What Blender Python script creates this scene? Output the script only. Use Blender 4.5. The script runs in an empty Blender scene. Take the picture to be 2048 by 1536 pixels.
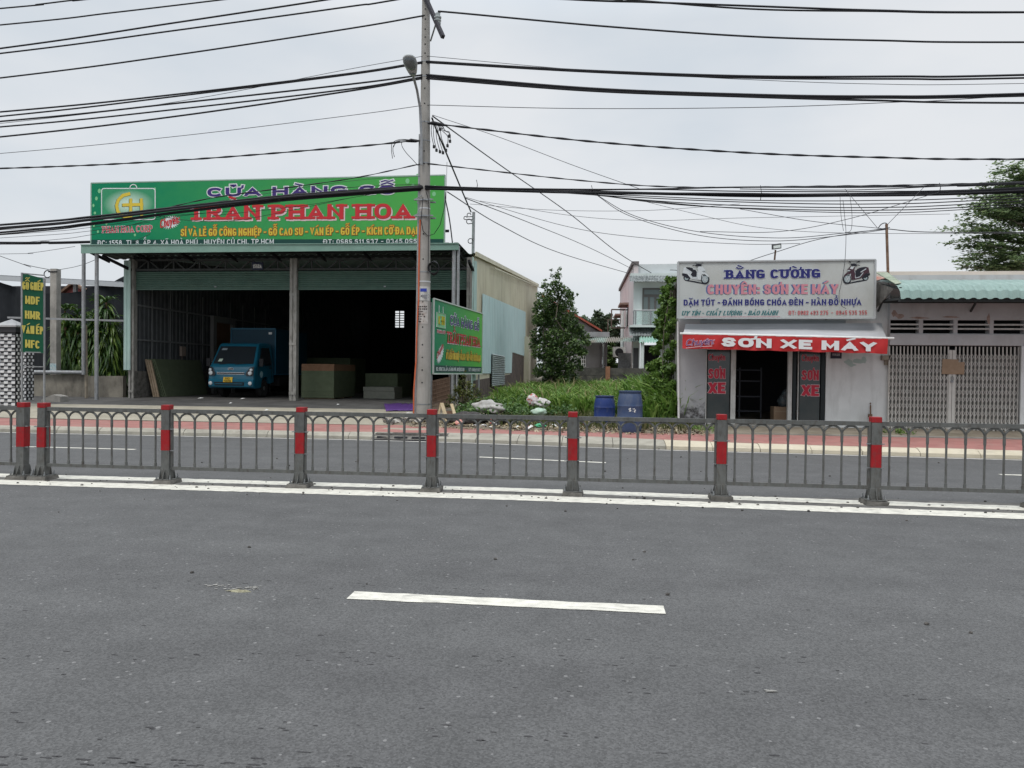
import bpy, bmesh, math, random, unicodedata
from mathutils import Vector, Matrix
random.seed(7)
scene = bpy.context.scene
COL = scene.collection
rad = math.radians

# ------------------------------------------------------------------ camera
CAM_H = 1.55; FPX = 1480.0
YAW = rad(6.2); ROLL = rad(.63); PITCH = math.atan(23 / FPX)
R0 = Vector((math.cos(YAW), math.sin(YAW), 0))
F0 = Vector((-math.sin(YAW) * math.cos(PITCH), math.cos(YAW) * math.cos(PITCH), -math.sin(PITCH)))
U0 = R0.cross(F0)
RIGHT = R0 * math.cos(ROLL) + U0 * math.sin(ROLL)
UP = -R0 * math.sin(ROLL) + U0 * math.cos(ROLL)
cam = bpy.data.objects.new('camera', bpy.data.cameras.new('camera'))
COL.objects.link(cam)
m3 = Matrix((RIGHT, UP, -F0)).transposed()
cam.matrix_world = Matrix.Translation((0, 0, CAM_H)) @ m3.to_4x4()
cam.data.sensor_width = 36; cam.data.lens = 36 * FPX / 2048
cam.data.clip_start = .05; cam.data.clip_end = 3000
scene.camera = cam

# ------------------------------------------------------------------ light: bright overcast sky
SUN_EL = rad(62); SUN_ROT = rad(200)
world = bpy.data.worlds.new('World'); scene.world = world; world.use_nodes = True
nt = world.node_tree; N = nt.nodes; L = nt.links
bg = N['Background']; bg.inputs[1].default_value = .1
sky = N.new('ShaderNodeTexSky'); sky.sky_type = 'NISHITA'; sky.sun_disc = False
sky.sun_elevation = SUN_EL; sky.sun_rotation = SUN_ROT; sky.dust_density = 3.0; sky.air_density = 1.2
tc = N.new('ShaderNodeTexCoord')
mp = N.new('ShaderNodeMapping'); mp.inputs['Scale'].default_value = (1, 1, 2.6)
L.new(tc.outputs['Generated'], mp.inputs[0])
nz = N.new('ShaderNodeTexNoise'); nz.inputs['Scale'].default_value = 1.55; nz.inputs['Detail'].default_value = 5; nz.inputs['Roughness'].default_value = .5
L.new(mp.outputs[0], nz.inputs['Vector'])
cr = N.new('ShaderNodeValToRGB')
cr.color_ramp.elements[0].position = .36; cr.color_ramp.elements[0].color = (6.1, 6.85, 7.6, 1)
cr.color_ramp.elements[1].position = .64; cr.color_ramp.elements[1].color = (8.4, 8.6, 8.85, 1)
L.new(nz.outputs['Fac'], cr.inputs[0])
sx = N.new('ShaderNodeSeparateXYZ'); L.new(tc.outputs['Generated'], sx.inputs[0])
mr = N.new('ShaderNodeMapRange'); mr.inputs['From Min'].default_value = .42; mr.inputs['From Max'].default_value = 1.0
mr.inputs['To Min'].default_value = 1.0; mr.inputs['To Max'].default_value = 3.1      # overcast: brighter overhead
L.new(sx.outputs['Z'], mr.inputs['Value'])
mixs = N.new('ShaderNodeMix'); mixs.data_type = 'RGBA'; mixs.inputs[0].default_value = .9
L.new(sky.outputs[0], mixs.inputs[6]); L.new(cr.outputs[0], mixs.inputs[7])
ml = N.new('ShaderNodeVectorMath'); ml.operation = 'SCALE'
L.new(mixs.outputs[2], ml.inputs[0]); L.new(mr.outputs[0], ml.inputs['Scale'])
L.new(ml.outputs[0], bg.inputs[0])
sun = bpy.data.objects.new('sun', bpy.data.lights.new('sun', 'SUN')); COL.objects.link(sun)
sun.data.energy = 1.3; sun.data.angle = rad(14); sun.data.color = (1, .96, .9)
sd = Vector((math.sin(SUN_ROT) * math.cos(SUN_EL), math.cos(SUN_ROT) * math.cos(SUN_EL), math.sin(SUN_EL)))
sun.rotation_euler = sd.to_track_quat('Z', 'Y').to_euler()
scene.view_settings.view_transform = 'Standard'; scene.view_settings.look = 'None'
scene.view_settings.exposure = 0.0; scene.view_settings.gamma = 1.0
scene.cycles.max_bounces = 6; scene.cycles.diffuse_bounces = 3

# ------------------------------------------------------------------ measuring: pixel of the 2048 px photo -> point on a world plane
def ray(px, py):
    return F0 + RIGHT * ((px - 1024) / FPX) + UP * (-(py - 768) / FPX)
def G(px, py, z=0.0):
    d = ray(px, py); t = (z - CAM_H) / d.z
    return Vector((d.x * t, d.y * t, z))
def aY(px, py, Y):
    d = ray(px, py); t = Y / d.y
    return Vector((d.x * t, Y, CAM_H + d.z * t))
def aX(px, py, X):
    d = ray(px, py); t = X / d.x
    return Vector((X, d.y * t, CAM_H + d.z * t))
def XY(px, Y, py=745): return aY(px, py, Y).x
def ZY(py, Y, px=1024): return aY(px, py, Y).z

# ------------------------------------------------------------------ mesh builder
class MB:
    def __init__(s): s.v = []; s.f = []; s.m = []
    def add(s, vs, fs, mi=0):
        b = len(s.v); s.v += [tuple(v) for v in vs]
        for f in fs: s.f.append(tuple(b + i for i in f)); s.m.append(mi)
        return s
    def box(s, x0, x1, y0, y1, z0, z1, mi=0):
        return s.add([(x0,y0,z0),(x1,y0,z0),(x1,y1,z0),(x0,y1,z0),(x0,y0,z1),(x1,y0,z1),(x1,y1,z1),(x0,y1,z1)],
                     [(0,3,2,1),(4,5,6,7),(0,1,5,4),(1,2,6,5),(2,3,7,6),(3,0,4,7)], mi)
    def bar(s, a, b, w, h=None, mi=0, up=(0,0,1)):
        a = Vector(a); b = Vector(b); h = w if h is None else h
        d = (b - a).normalized(); u = Vector(up)
        if abs(d.dot(u)) > .97: u = Vector((0,1,0))
        r = d.cross(u).normalized() * (w / 2); t = r.cross(d).normalized() * (h / 2)
        vs = [a-r-t, a+r-t, a+r+t, a-r+t, b-r-t, b+r-t, b+r+t, b-r+t]
        return s.add(vs, [(0,1,2,3),(7,6,5,4),(0,4,5,1),(1,5,6,2),(2,6,7,3),(3,7,4,0)], mi)
    def tube(s, pts, r, n=6, mi=0, caps=True):
        pts = [Vector(p) for p in pts]; b = len(s.v); k = len(pts)
        rr = r if isinstance(r, (list, tuple)) else [r] * k
        ref = Vector((0,0,1))
        for i, p in enumerate(pts):
            d = (pts[min(i+1,k-1)] - pts[max(i-1,0)]).normalized()
            if abs(d.dot(ref)) > .95: ref2 = Vector((0,1,0))
            else: ref2 = ref
            x = d.cross(ref2).normalized(); y = x.cross(d).normalized()
            for j in range(n):
                a = 2 * math.pi * j / n
                s.v.append(tuple(p + (x * math.cos(a) + y * math.sin(a)) * rr[i]))
        for i in range(k-1):
            for j in range(n):
                s.f.append((b+i*n+j, b+i*n+(j+1)%n, b+(i+1)*n+(j+1)%n, b+(i+1)*n+j)); s.m.append(mi)
        if caps:
            s.f.append(tuple(b+j for j in range(n))[::-1]); s.m.append(mi)
            s.f.append(tuple(b+(k-1)*n+j for j in range(n))); s.m.append(mi)
        return s
    def lathe(s, prof, c, n=20, mi=0, axis='z'):
        c = Vector(c); b = len(s.v); k = len(prof)
        for r, h in prof:
            for j in range(n):
                a = 2*math.pi*j/n; x, y = r*math.cos(a), r*math.sin(a)
                o = {'z': (x,y,h), 'x': (h,x,y), 'y': (x,h,y)}[axis]
                s.v.append(tuple(c + Vector(o)))
        for i in range(k-1):
            for j in range(n):
                s.f.append((b+i*n+j, b+i*n+(j+1)%n, b+(i+1)*n+(j+1)%n, b+(i+1)*n+j)); s.m.append(mi)
        s.f.append(tuple(b+j for j in range(n))[::-1]); s.m.append(mi)
        s.f.append(tuple(b+(k-1)*n+j for j in range(n))); s.m.append(mi)
        return s
    def prism(s, poly, ext, mi=0):
        """planar polygon (3-D points) pushed along the vector ext"""
        n = len(poly); e = Vector(ext); p = [Vector(q) for q in poly]
        return s.add(p + [q + e for q in p], [tuple(range(n))[::-1], tuple(range(n, 2*n))] +
                     [(i, (i+1) % n, n + (i+1) % n, n + i) for i in range(n)], mi)
    def blob(s, c, rx, ry, rz, seed=0, amp=.25, seg=12, rings=8, mi=0):
        rd = random.Random(seed); c = Vector(c); b = len(s.v)
        ph = [(rd.uniform(0,6.3), rd.randint(2,6), rd.randint(2,6), rd.uniform(.3,1)) for _ in range(6)]
        for i in range(rings+1):
            th = math.pi*i/rings
            for j in range(seg):
                a = 2*math.pi*j/seg
                w = 1 + amp*sum(q[3]*math.sin(q[1]*a+q[0])*math.sin(q[2]*th+q[0]*2) for q in ph)/3
                s.v.append(tuple(c + Vector((rx*w*math.sin(th)*math.cos(a), ry*w*math.sin(th)*math.sin(a), rz*w*math.cos(th)))))
        for i in range(rings):
            for j in range(seg):
                s.f.append((b+i*seg+j, b+(i+1)*seg+j, b+(i+1)*seg+(j+1)%seg, b+i*seg+(j+1)%seg)); s.m.append(mi)
        return s
    def sheet(s, a, b, top_a, top_b, n, depth, nor, mi=0, prof=((0,0),(.35,0),(.5,1),(.85,1))):
        """corrugated sheet: ribs run from edge a-b to edge top_a-top_b"""
        a, b, ta, tb = Vector(a), Vector(b), Vector(top_a), Vector(top_b); nor = Vector(nor).normalized()
        vs = []; fs = []
        for i in range(n):
            for (u, d) in prof:
                t = (i + u) / n
                vs += [a.lerp(b, t) + nor*d*depth, ta.lerp(tb, t) + nor*d*depth]
        vs += [b, tb]
        for i in range(len(vs)//2 - 1): fs.append((2*i, 2*i+2, 2*i+3, 2*i+1))
        return s.add(vs, fs, mi)
    def build(s, name, mats, parent=None, smooth=False, bevel=0):
        me = bpy.data.meshes.new(name); me.from_pydata(s.v, [], s.f)
        if not isinstance(mats, (list, tuple)): mats = [mats]
        for mt in mats: me.materials.append(mt)
        me.polygons.foreach_set('material_index', s.m)
        if smooth: me.polygons.foreach_set('use_smooth', [True]*len(s.f))
        me.update()
        o = bpy.data.objects.new(name, me); COL.objects.link(o)
        if parent is not None: attach(o, parent)
        if smooth and smooth != 'all':
            try: me.set_sharp_from_angle(angle=rad(40))
            except Exception: pass
        if bevel:
            bv = o.modifiers.new('bevel', 'BEVEL'); bv.width = bevel; bv.segments = 2; bv.limit_method = 'ANGLE'
        return o

WM = {}
def attach(o, parent):
    o.parent = parent
    o.matrix_parent_inverse = WM.get(parent.name, Matrix.Identity(4)).inverted()
def tag(o, label, cat, group=None, kind=None):
    if label: o['label'] = label
    if cat: o['category'] = cat
    if group: o['group'] = group
    if kind: o['kind'] = kind
    return o
def thing(name, loc, label, cat, group=None):
    o = bpy.data.objects.new(name, None); COL.objects.link(o); o.location = loc
    o.empty_display_size = .2
    WM[o.name] = Matrix.Translation(Vector(loc))
    return tag(o, label, cat, group)
def struct(o): o['kind'] = 'structure'; return o

# ------------------------------------------------------------------ materials
MATS = {}
def mat(name, c, rough=.7, c2=None, scale=4.0, bump=0.0, bscale=40.0, metal=0.0, spec=.28, stain=None, stain_amt=.0, stain_scale=(6,6,.7), coat=0, contrast=(.35,.65), detail=6):
    if name in MATS: return MATS[name]
    m = bpy.data.materials.new(name); m.use_nodes = True; MATS[name] = m
    nt = m.node_tree; N = nt.nodes; L = nt.links; p = N['Principled BSDF']
    p.inputs['Roughness'].default_value = rough; p.inputs['Metallic'].default_value = metal
    p.inputs['Specular IOR Level'].default_value = spec
    if coat: p.inputs['Coat Weight'].default_value = coat
    p.inputs['Base Color'].default_value = (*c, 1)
    tc = N.new('ShaderNodeTexCoord'); src = None
    if c2 is not None:
        nz = N.new('ShaderNodeTexNoise'); nz.inputs['Scale'].default_value = scale; nz.inputs['Detail'].default_value = detail
        nz.inputs['Roughness'].default_value = .62
        L.new(tc.outputs['Object'], nz.inputs['Vector'])
        cr = N.new('ShaderNodeValToRGB'); e = cr.color_ramp.elements
        e[0].position = contrast[0]; e[1].position = contrast[1]; e[0].color = (*c, 1); e[1].color = (*c2, 1)
        L.new(nz.outputs['Fac'], cr.inputs[0]); src = cr.outputs[0]
    if stain is not None:
        mp = N.new('ShaderNodeMapping'); mp.inputs['Scale'].default_value = stain_scale
        L.new(tc.outputs['Object'], mp.inputs[0])
        n2 = N.new('ShaderNodeTexNoise'); n2.inputs['Scale'].default_value = 1.0; n2.inputs['Detail'].default_value = 8
        n2.inputs['Roughness'].default_value = .65
        L.new(mp.outputs[0], n2.inputs['Vector'])
        r2 = N.new('ShaderNodeMapRange'); r2.inputs[1].default_value = .5; r2.inputs[2].default_value = .75
        r2.inputs[3].default_value = 0; r2.inputs[4].default_value = stain_amt
        L.new(n2.outputs['Fac'], r2.inputs[0])
        mx = N.new('ShaderNodeMix'); mx.data_type = 'RGBA'
        L.new(r2.outputs[0], mx.inputs[0])
        if src: L.new(src, mx.inputs[6])
        else: mx.inputs[6].default_value = (*c, 1)
        mx.inputs[7].default_value = (*stain, 1); src = mx.outputs[2]
    if src: L.new(src, p.inputs['Base Color'])
    if bump:
        nb = N.new('ShaderNodeTexNoise'); nb.inputs['Scale'].default_value = bscale; nb.inputs['Detail'].default_value = 4
        L.new(tc.outputs['Object'], nb.inputs['Vector'])
        b = N.new('ShaderNodeBump'); b.inputs['Strength'].default_value = min(1, bump); b.inputs['Distance'].default_value = .01
        L.new(nb.outputs['Fac'], b.inputs['Height']); L.new(b.outputs[0], p.inputs['Normal'])
    return m

def leafmat(name, c1, c2, c3, rough=.55, trans=.25):
    """each leaf (mesh island) takes its own tone"""
    m = bpy.data.materials.new(name); m.use_nodes = True; nt = m.node_tree; N = nt.nodes; L = nt.links
    p = N['Principled BSDF']; p.inputs['Roughness'].default_value = rough; p.inputs['Specular IOR Level'].default_value = .35
    g = N.new('ShaderNodeNewGeometry'); cr = N.new('ShaderNodeValToRGB'); e = cr.color_ramp.elements
    e[0].color = (*c1, 1); e[1].color = (*c3, 1); e[1].position = 1
    k = e.new(.55); k.color = (*c2, 1)
    L.new(g.outputs['Random Per Island'], cr.inputs[0]); L.new(cr.outputs[0], p.inputs['Base Color'])
    if trans:
        t = N.new('ShaderNodeBsdfTranslucent'); L.new(cr.outputs[0], t.inputs[0])
        mx = N.new('ShaderNodeMixShader'); mx.inputs[0].default_value = trans
        L.new(p.outputs[0], mx.inputs[1]); L.new(t.outputs[0], mx.inputs[2]); L.new(mx.outputs[0], N['Material Output'].inputs[0])
    return m

# ------------------------------------------------------------------ lettering: a stroke alphabet of flat letters
def arc(cx, cy, rx, ry, a0, a1, n=12, p=1.0):
    out = []
    for i in range(n+1):
        a = rad(a0 + (a1-a0)*i/n); c, s = math.cos(a), math.sin(a)
        out.append((cx + rx*math.copysign(abs(c)**p, c), cy + ry*math.copysign(abs(s)**p, s)))
    return out
_S = [(.95,.8),(.84,.95),(.5,1),(.16,.93),(.05,.75),(.16,.59),(.5,.5),(.84,.41),(.97,.25),(.84,.07),(.5,0),(.16,.05),(.03,.2)]
GL = {  # letter: (width, strokes, serif feet)
 'A': (.95, [[(0,0),(.5,1),(1,0)],[(.2,.28),(.8,.28)]], [(0,0),(1,0)]),
 'B': (.8, [[(0,0),(0,1)],[(0,1)]+arc(.55,.76,.37,.24,90,-90,8)+[(0,.52)],[(0,.52)]+arc(.6,.26,.4,.26,90,-90,8)+[(0,0)]], [(0,0),(0,1)]),
 'C': (.85, [arc(.5,.5,.5,.5,48,312,16,.8)], []),
 'D': (.88, [[(0,0),(0,1)],[(0,1)]+arc(.45,.5,.55,.5,90,-90,12,.85)+[(0,0)]], [(0,0),(0,1)]),
 'E': (.72, [[(0,0),(0,1)],[(0,1),(1,1)],[(0,.52),(.82,.52)],[(0,0),(1,0)]], []),
 'F': (.7, [[(0,0),(0,1)],[(0,1),(1,1)],[(0,.52),(.82,.52)]], [(0,0)]),
 'G': (.9, [arc(.5,.5,.5,.5,48,345,16,.8),[(.55,.45),(1,.45),(1,.08)]], []),
 'H': (.88, [[(0,0),(0,1)],[(1,0),(1,1)],[(0,.5),(1,.5)]], [(0,0),(0,1),(1,0),(1,1)]),
 'I': (.0, [[(.5,0),(.5,1)]], [(.5,0),(.5,1)]),
 'K': (.85, [[(0,0),(0,1)],[(0,.42),(1,1)],[(.3,.62),(1,0)]], [(0,0),(0,1)]),
 'L': (.68, [[(0,1),(0,0),(1,0)]], [(0,1)]),
 'M': (1.05, [[(0,0),(0,1)],[(.02,.97),(.5,.2),(.98,.97)],[(1,1),(1,0)]], [(0,0),(1,0)]),
 'N': (.9, [[(0,0),(0,1)],[(.02,.97),(.98,.03)],[(1,0),(1,1)]], [(0,0),(1,1)]),
 'O': (.92, [arc(.5,.5,.5,.5,90,450,24,.85)], []),
 'P': (.78, [[(0,0),(0,1)],[(0,1)]+arc(.5,.72,.5,.28,90,-90,8)+[(0,.44)]], [(0,0),(0,1)]),
 'R': (.85, [[(0,0),(0,1)],[(0,1)]+arc(.5,.74,.45,.26,90,-90,8)+[(0,.48)],[(.45,.48),(1,0)]], [(0,0),(0,1),(1,0)]),
 'S': (.8, [_S], []),
 'T': (.85, [[(0,1),(1,1)],[(.5,0),(.5,1)]], [(.5,0)]),
 'U': (.88, [[(0,1),(0,.4)]+arc(.5,.36,.5,.36,180,360,10,.85)+[(1,.4),(1,1)]], [(0,1),(1,1)]),
 'V': (.92, [[(0,1),(.5,0),(1,1)]], [(0,1),(1,1)]),
 'X': (.9, [[(0,0),(1,1)],[(0,1),(1,0)]], [(0,0),(1,0),(0,1),(1,1)]),
 'Y': (.9, [[(0,1),(.5,.45),(1,1)],[(.5,0),(.5,.5)]], [(.5,0),(0,1),(1,1)]),
 '0': (.7, [arc(.5,.5,.5,.5,90,450,20,.8)], []), '1': (.35, [[(0,.78),(.8,1),(.8,0)]], []),
 '2': (.7, [[(0,.75)]+arc(.5,.7,.48,.3,150,-25,8)+[(0,0),(1,0)]], []),
 '3': (.7, [[(.02,.85)]+arc(.45,.76,.45,.24,130,-90,8)+arc(.45,.26,.52,.26,90,-130,8)], []),
 '4': (.75, [[(.72,0),(.72,1),(0,.28),(1,.28)]], []),
 '5': (.7, [[(.9,1),(.12,1),(.05,.55)]+arc(.47,.31,.5,.31,120,-140,10)], []),
 '6': (.7, [[(.9,.9)]+arc(.5,.5,.5,.5,75,180,6)+arc(.5,.3,.48,.3,180,540,14)], []),
 '7': (.7, [[(0,1),(1,1),(.35,0)]], []),
 '8': (.7, [arc(.5,.75,.42,.25,270,630,14),arc(.5,.26,.5,.26,90,450,14)], []),
 '9': (.7, [[(.1,.1)]+arc(.5,.5,.5,.5,-105,0,6)+arc(.5,.7,.48,.3,0,360,14)], []),
 '-': (.4, [[(0,.45),(1,.45)]], []), '.': (.0, [[(.5,0),(.5,.02)]], []), ',': (.1, [[(.6,.08),(.3,-.12)]], []),
 ':': (.0, [[(.5,.08),(.5,.1)],[(.5,.62),(.5,.64)]], []), ' ': (.38, [], []),
 'h': (.55, [[(0,0),(0,1)],[(0,.5)]+arc(.5,.42,.5,.24,180,0,8)+[(1,0)]], []),
 'u': (.55, [[(0,.65),(0,.25)]+arc(.5,.24,.5,.24,180,360,8)+[(1,.65)],[(1,.3),(1,0)]], []),
 'y': (.55, [[(0,.65),(.5,0)],[(1,.65),(.3,-.32)]], []),
 'e': (.55, [[(0,.34),(1,.34)]+arc(.5,.33,.5,.33,10,310,12)], []),
 'n': (.55, [[(0,0),(0,.65)],[(0,.4)]+arc(.5,.4,.5,.25,180,0,8)+[(1,0)]], []),
}
def ribbon(pts, t, cap, closed):
    n = len(pts); P = [Vector((p[0], p[1])) for p in pts]
    if not closed and cap:
        d = (P[0]-P[1]).normalized(); P[0] = P[0] + d*cap
        d = (P[-1]-P[-2]).normalized(); P[-1] = P[-1] + d*cap
    L_, R_ = [], []
    for i in range(n):
        if closed: a, b = P[(i-1) % (n-1)], P[(i+1) % (n-1)]; p = P[i % (n-1)]
        else: a, b, p = P[max(i-1,0)], P[min(i+1,n-1)], P[i]
        d1 = (p-a) if (p-a).length > 1e-9 else (b-p); d2 = (b-p) if (b-p).length > 1e-9 else (p-a)
        d1 = d1.normalized(); d2 = d2.normalized()
        n1 = Vector((-d1.y, d1.x)); n2 = Vector((-d2.y, d2.x)); mm = n1 + n2
        if mm.length < 1e-4: mm = n1.copy()
        mm.normalize(); k = 1 / max(.30, mm.dot(n1))
        L_.append(p + mm*(t/2*k)); R_.append(p - mm*(t/2*k))
    return L_, R_
def base_of(ch):
    d = unicodedata.normalize('NFD', ch); b = d[0]; marks = d[1:]
    if b in 'Đđ': return 'D', marks + 'Đ'
    return b, marks
def lay_text(text, w, h, tx, ty, slab=0.0, gap=.16, shear=0.0):
    """-> list of strokes (points in text plane) fitted into w x h"""
    adv = []; tot = 0; sx_ = 1.3*slab*tx/h
    gap = gap + sx_
    asp = tx / ty
    for ch in text:
        b, mk = base_of(ch); g = GL.get(b)
        if g is None: g = GL[' ']
        adv.append((b, mk, g)); 
    sw = tx / h
    nat = sum((g[0] + (sw if b != ' ' else 0)) for b, mk, g in adv) + gap*(len(adv)-1)
    fixed = sum(sw for b, mk, g in adv if b != ' ')
    k = (w/h - fixed) / max(1e-6, nat - fixed)
    x = 0; out = []
    for b, mk, g in adv:
        gw = g[0]*k*h; bw = gw + (tx if b != ' ' else 0)
        def M(p): return (x + tx/2 + p[0]*gw, ty/2 + p[1]*(h-ty))
        for st in g[1]:
            pts = [M(p) for p in st]; closed = len(st) > 6 and abs(st[0][0]-st[-1][0]) + abs(st[0][1]-st[-1][1]) < 1e-6
            out.append((pts, closed, .6 if (b in 'NM' and st is g[1][1]) else 1.0, (0, h) if b.isupper() or b.isdigit() else None))
        if slab:
            for (fx, fy) in g[2]:
                c = M((fx, fy)); yy = c[1]
                out.append(([(c[0]-tx/2-slab*tx, yy), (c[0]+tx/2+slab*tx, yy)], False, .75, (0, h)))
        low = .62 if b.islower() else 1.0
        cx = x + bw/2; top = h*low + h*.1; s_ = h*.26; wq = max(bw*.32, h*.2)
        y = top
        for mkk in mk:
            if mkk == '\u0302': out.append(([(cx-wq,y),(cx,y+s_*.7),(cx+wq,y)], False, .55, None)); y += s_*1.1
            elif mkk == '\u0306': out.append(([(cx-wq,y+s_*.6),(cx-wq*.5,y+s_*.1),(cx+wq*.5,y+s_*.1),(cx+wq,y+s_*.6)], False, .55, None)); y += s_*.85
        for mkk in mk:
            if mkk == '\u0300': out.append(([(cx-wq*.7,y+s_*.75),(cx+wq*.3,y+s_*.2)] if y < top+.01*h else [(cx-wq*.55,y+s_*.6),(cx+wq*.35,y+s_*.2)], False, .6, None))
            elif mkk == '\u0301': out.append(([(cx-wq*.4,y+s_*.05),(cx+wq*.8,y+s_*.7)], False, .6, None))
            elif mkk == '\u0303': out.append(([(cx-wq,y+s_*.1),(cx-wq*.4,y+s_*.5),(cx+wq*.4,y+s_*.15),(cx+wq,y+s_*.55)], False, .5, None))
            elif mkk == '\u0309': out.append(([(cx-wq*.5,y+s_*.7),(cx+wq*.4,y+s_*.75),(cx+wq*.45,y+s_*.4),(cx,y+s_*.02)], False, .5, None))
            elif mkk == '\u0323': out.append(([(cx,-h*.17),(cx,-h*.15)], False, .9, None))
            elif mkk == '\u031b':
                hx = x + bw - tx*.2
                out.append(([(hx-tx*.2,h*low*.9),(hx+tx*.5,h*low*.95),(hx+tx*.65,h*low*1.18)], False, .6, None))
            elif mkk == 'Đ': out.append(([(x-tx*.35,h*.5),(x+bw*.5,h*.5)], False, .7, None))
        x += bw + gap*k*h*.8
    k2 = w / max(1e-6, x - gap*k*h*.8)
    if shear:
        out = [([(p[0]+p[1]*shear, p[1]) for p in pts], c, s, cl) for pts, c, s, cl in out]
    return out, asp
def letters(mb, text, o, ux, uz, nor, w, h, tx=.2, ty=.2, fill=0, outline=None, od=.0, slab=0.0, shear=0.0, gap=.16, lift=.006, shadow=None, shd=(0,0)):
    """flat lettering; tx, ty = stroke thickness as a share of the cap height; o = lower left corner"""
    o = Vector(o); ux = Vector(ux).normalized(); uz = Vector(uz).normalized(); nor = Vector(nor).normalized()
    TX, TY = tx*h, ty*h
    strokes, asp = lay_text(text, w, h, TX, TY, slab, gap, shear)
    def put(extra, mi, z0, off=(0,0)):
        for i, (pts, closed, sc, clip) in enumerate(strokes):
            a = (TX + 2*extra) / (TY + 2*extra)
            q = [(p[0]/a, p[1]) for p in pts]
            t = TY*sc + 2*extra
            Lp, Rp = ribbon(q, t, (TY*sc/2 + extra) if len(pts) < 30 else 0, closed)
            vs = []; z = z0 + (i % 12)*.00035
            for a_, b_ in zip(Lp, Rp):
                for r in (a_, b_):
                    yy = r.y
                    if clip: yy = min(max(yy, clip[0]-extra), clip[1]+extra)
                    vs.append(o + ux*(r.x*a + off[0]) + uz*(yy + off[1]) + nor*z)
            mb.add(vs, [(2*j, 2*j+1, 2*j+3, 2*j+2) for j in range(len(Lp)-1)], mi)
    if shadow is not None: put(od, shadow, lift - .004, shd)
    if outline is not None: put(od, outline, lift)
    put(0, fill, lift + .006)
    return mb
# ------------------------------------------------------------------ shared materials
M_gal   = mat('grey galvanised paint', (.088,.090,.086), .42, (.12,.122,.116), 9, bump=.1, bscale=90, stain=(.05,.035,.025), stain_amt=.75, stain_scale=(26,26,9))
M_red   = mat('red reflective sheet', (.25,.008,.012), .45, (.30,.013,.016), 12, stain=(.09,.05,.045), stain_amt=.65, stain_scale=(24,24,14))
M_conc  = mat('grey concrete', (.25,.24,.22), .9, (.36,.34,.31), 3, bump=.4, bscale=60, stain=(.12,.11,.1), stain_amt=.6, stain_scale=(3,3,1.2))
M_conc_d= mat('dirty concrete', (.085,.08,.072), .95, (.17,.16,.145), 6, bump=.6, bscale=50, stain=(.04,.04,.035), stain_amt=.8, stain_scale=(5,5,5))
M_black = mat('black cable sheath', (.009,.009,.012), .6)
M_cable = mat('grey thin wire', (.045,.045,.05), .6)
M_dark  = mat('dark opening', (.01,.01,.012), .9)
M_white = mat('white enamel', (.72,.72,.7), .5, (.62,.62,.6), 8)
M_steel = mat('dull steel', (.22,.23,.24), .45, (.3,.31,.32), 14, metal=.6, stain=(.12,.08,.05), stain_amt=.35, stain_scale=(12,12,3))
M_rust  = mat('rusty steel', (.12,.07,.045), .85, (.2,.13,.09), 12, bump=.3)
M_glass = mat('dark window glass', (.02,.025,.03), .08, spec=.7)

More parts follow.
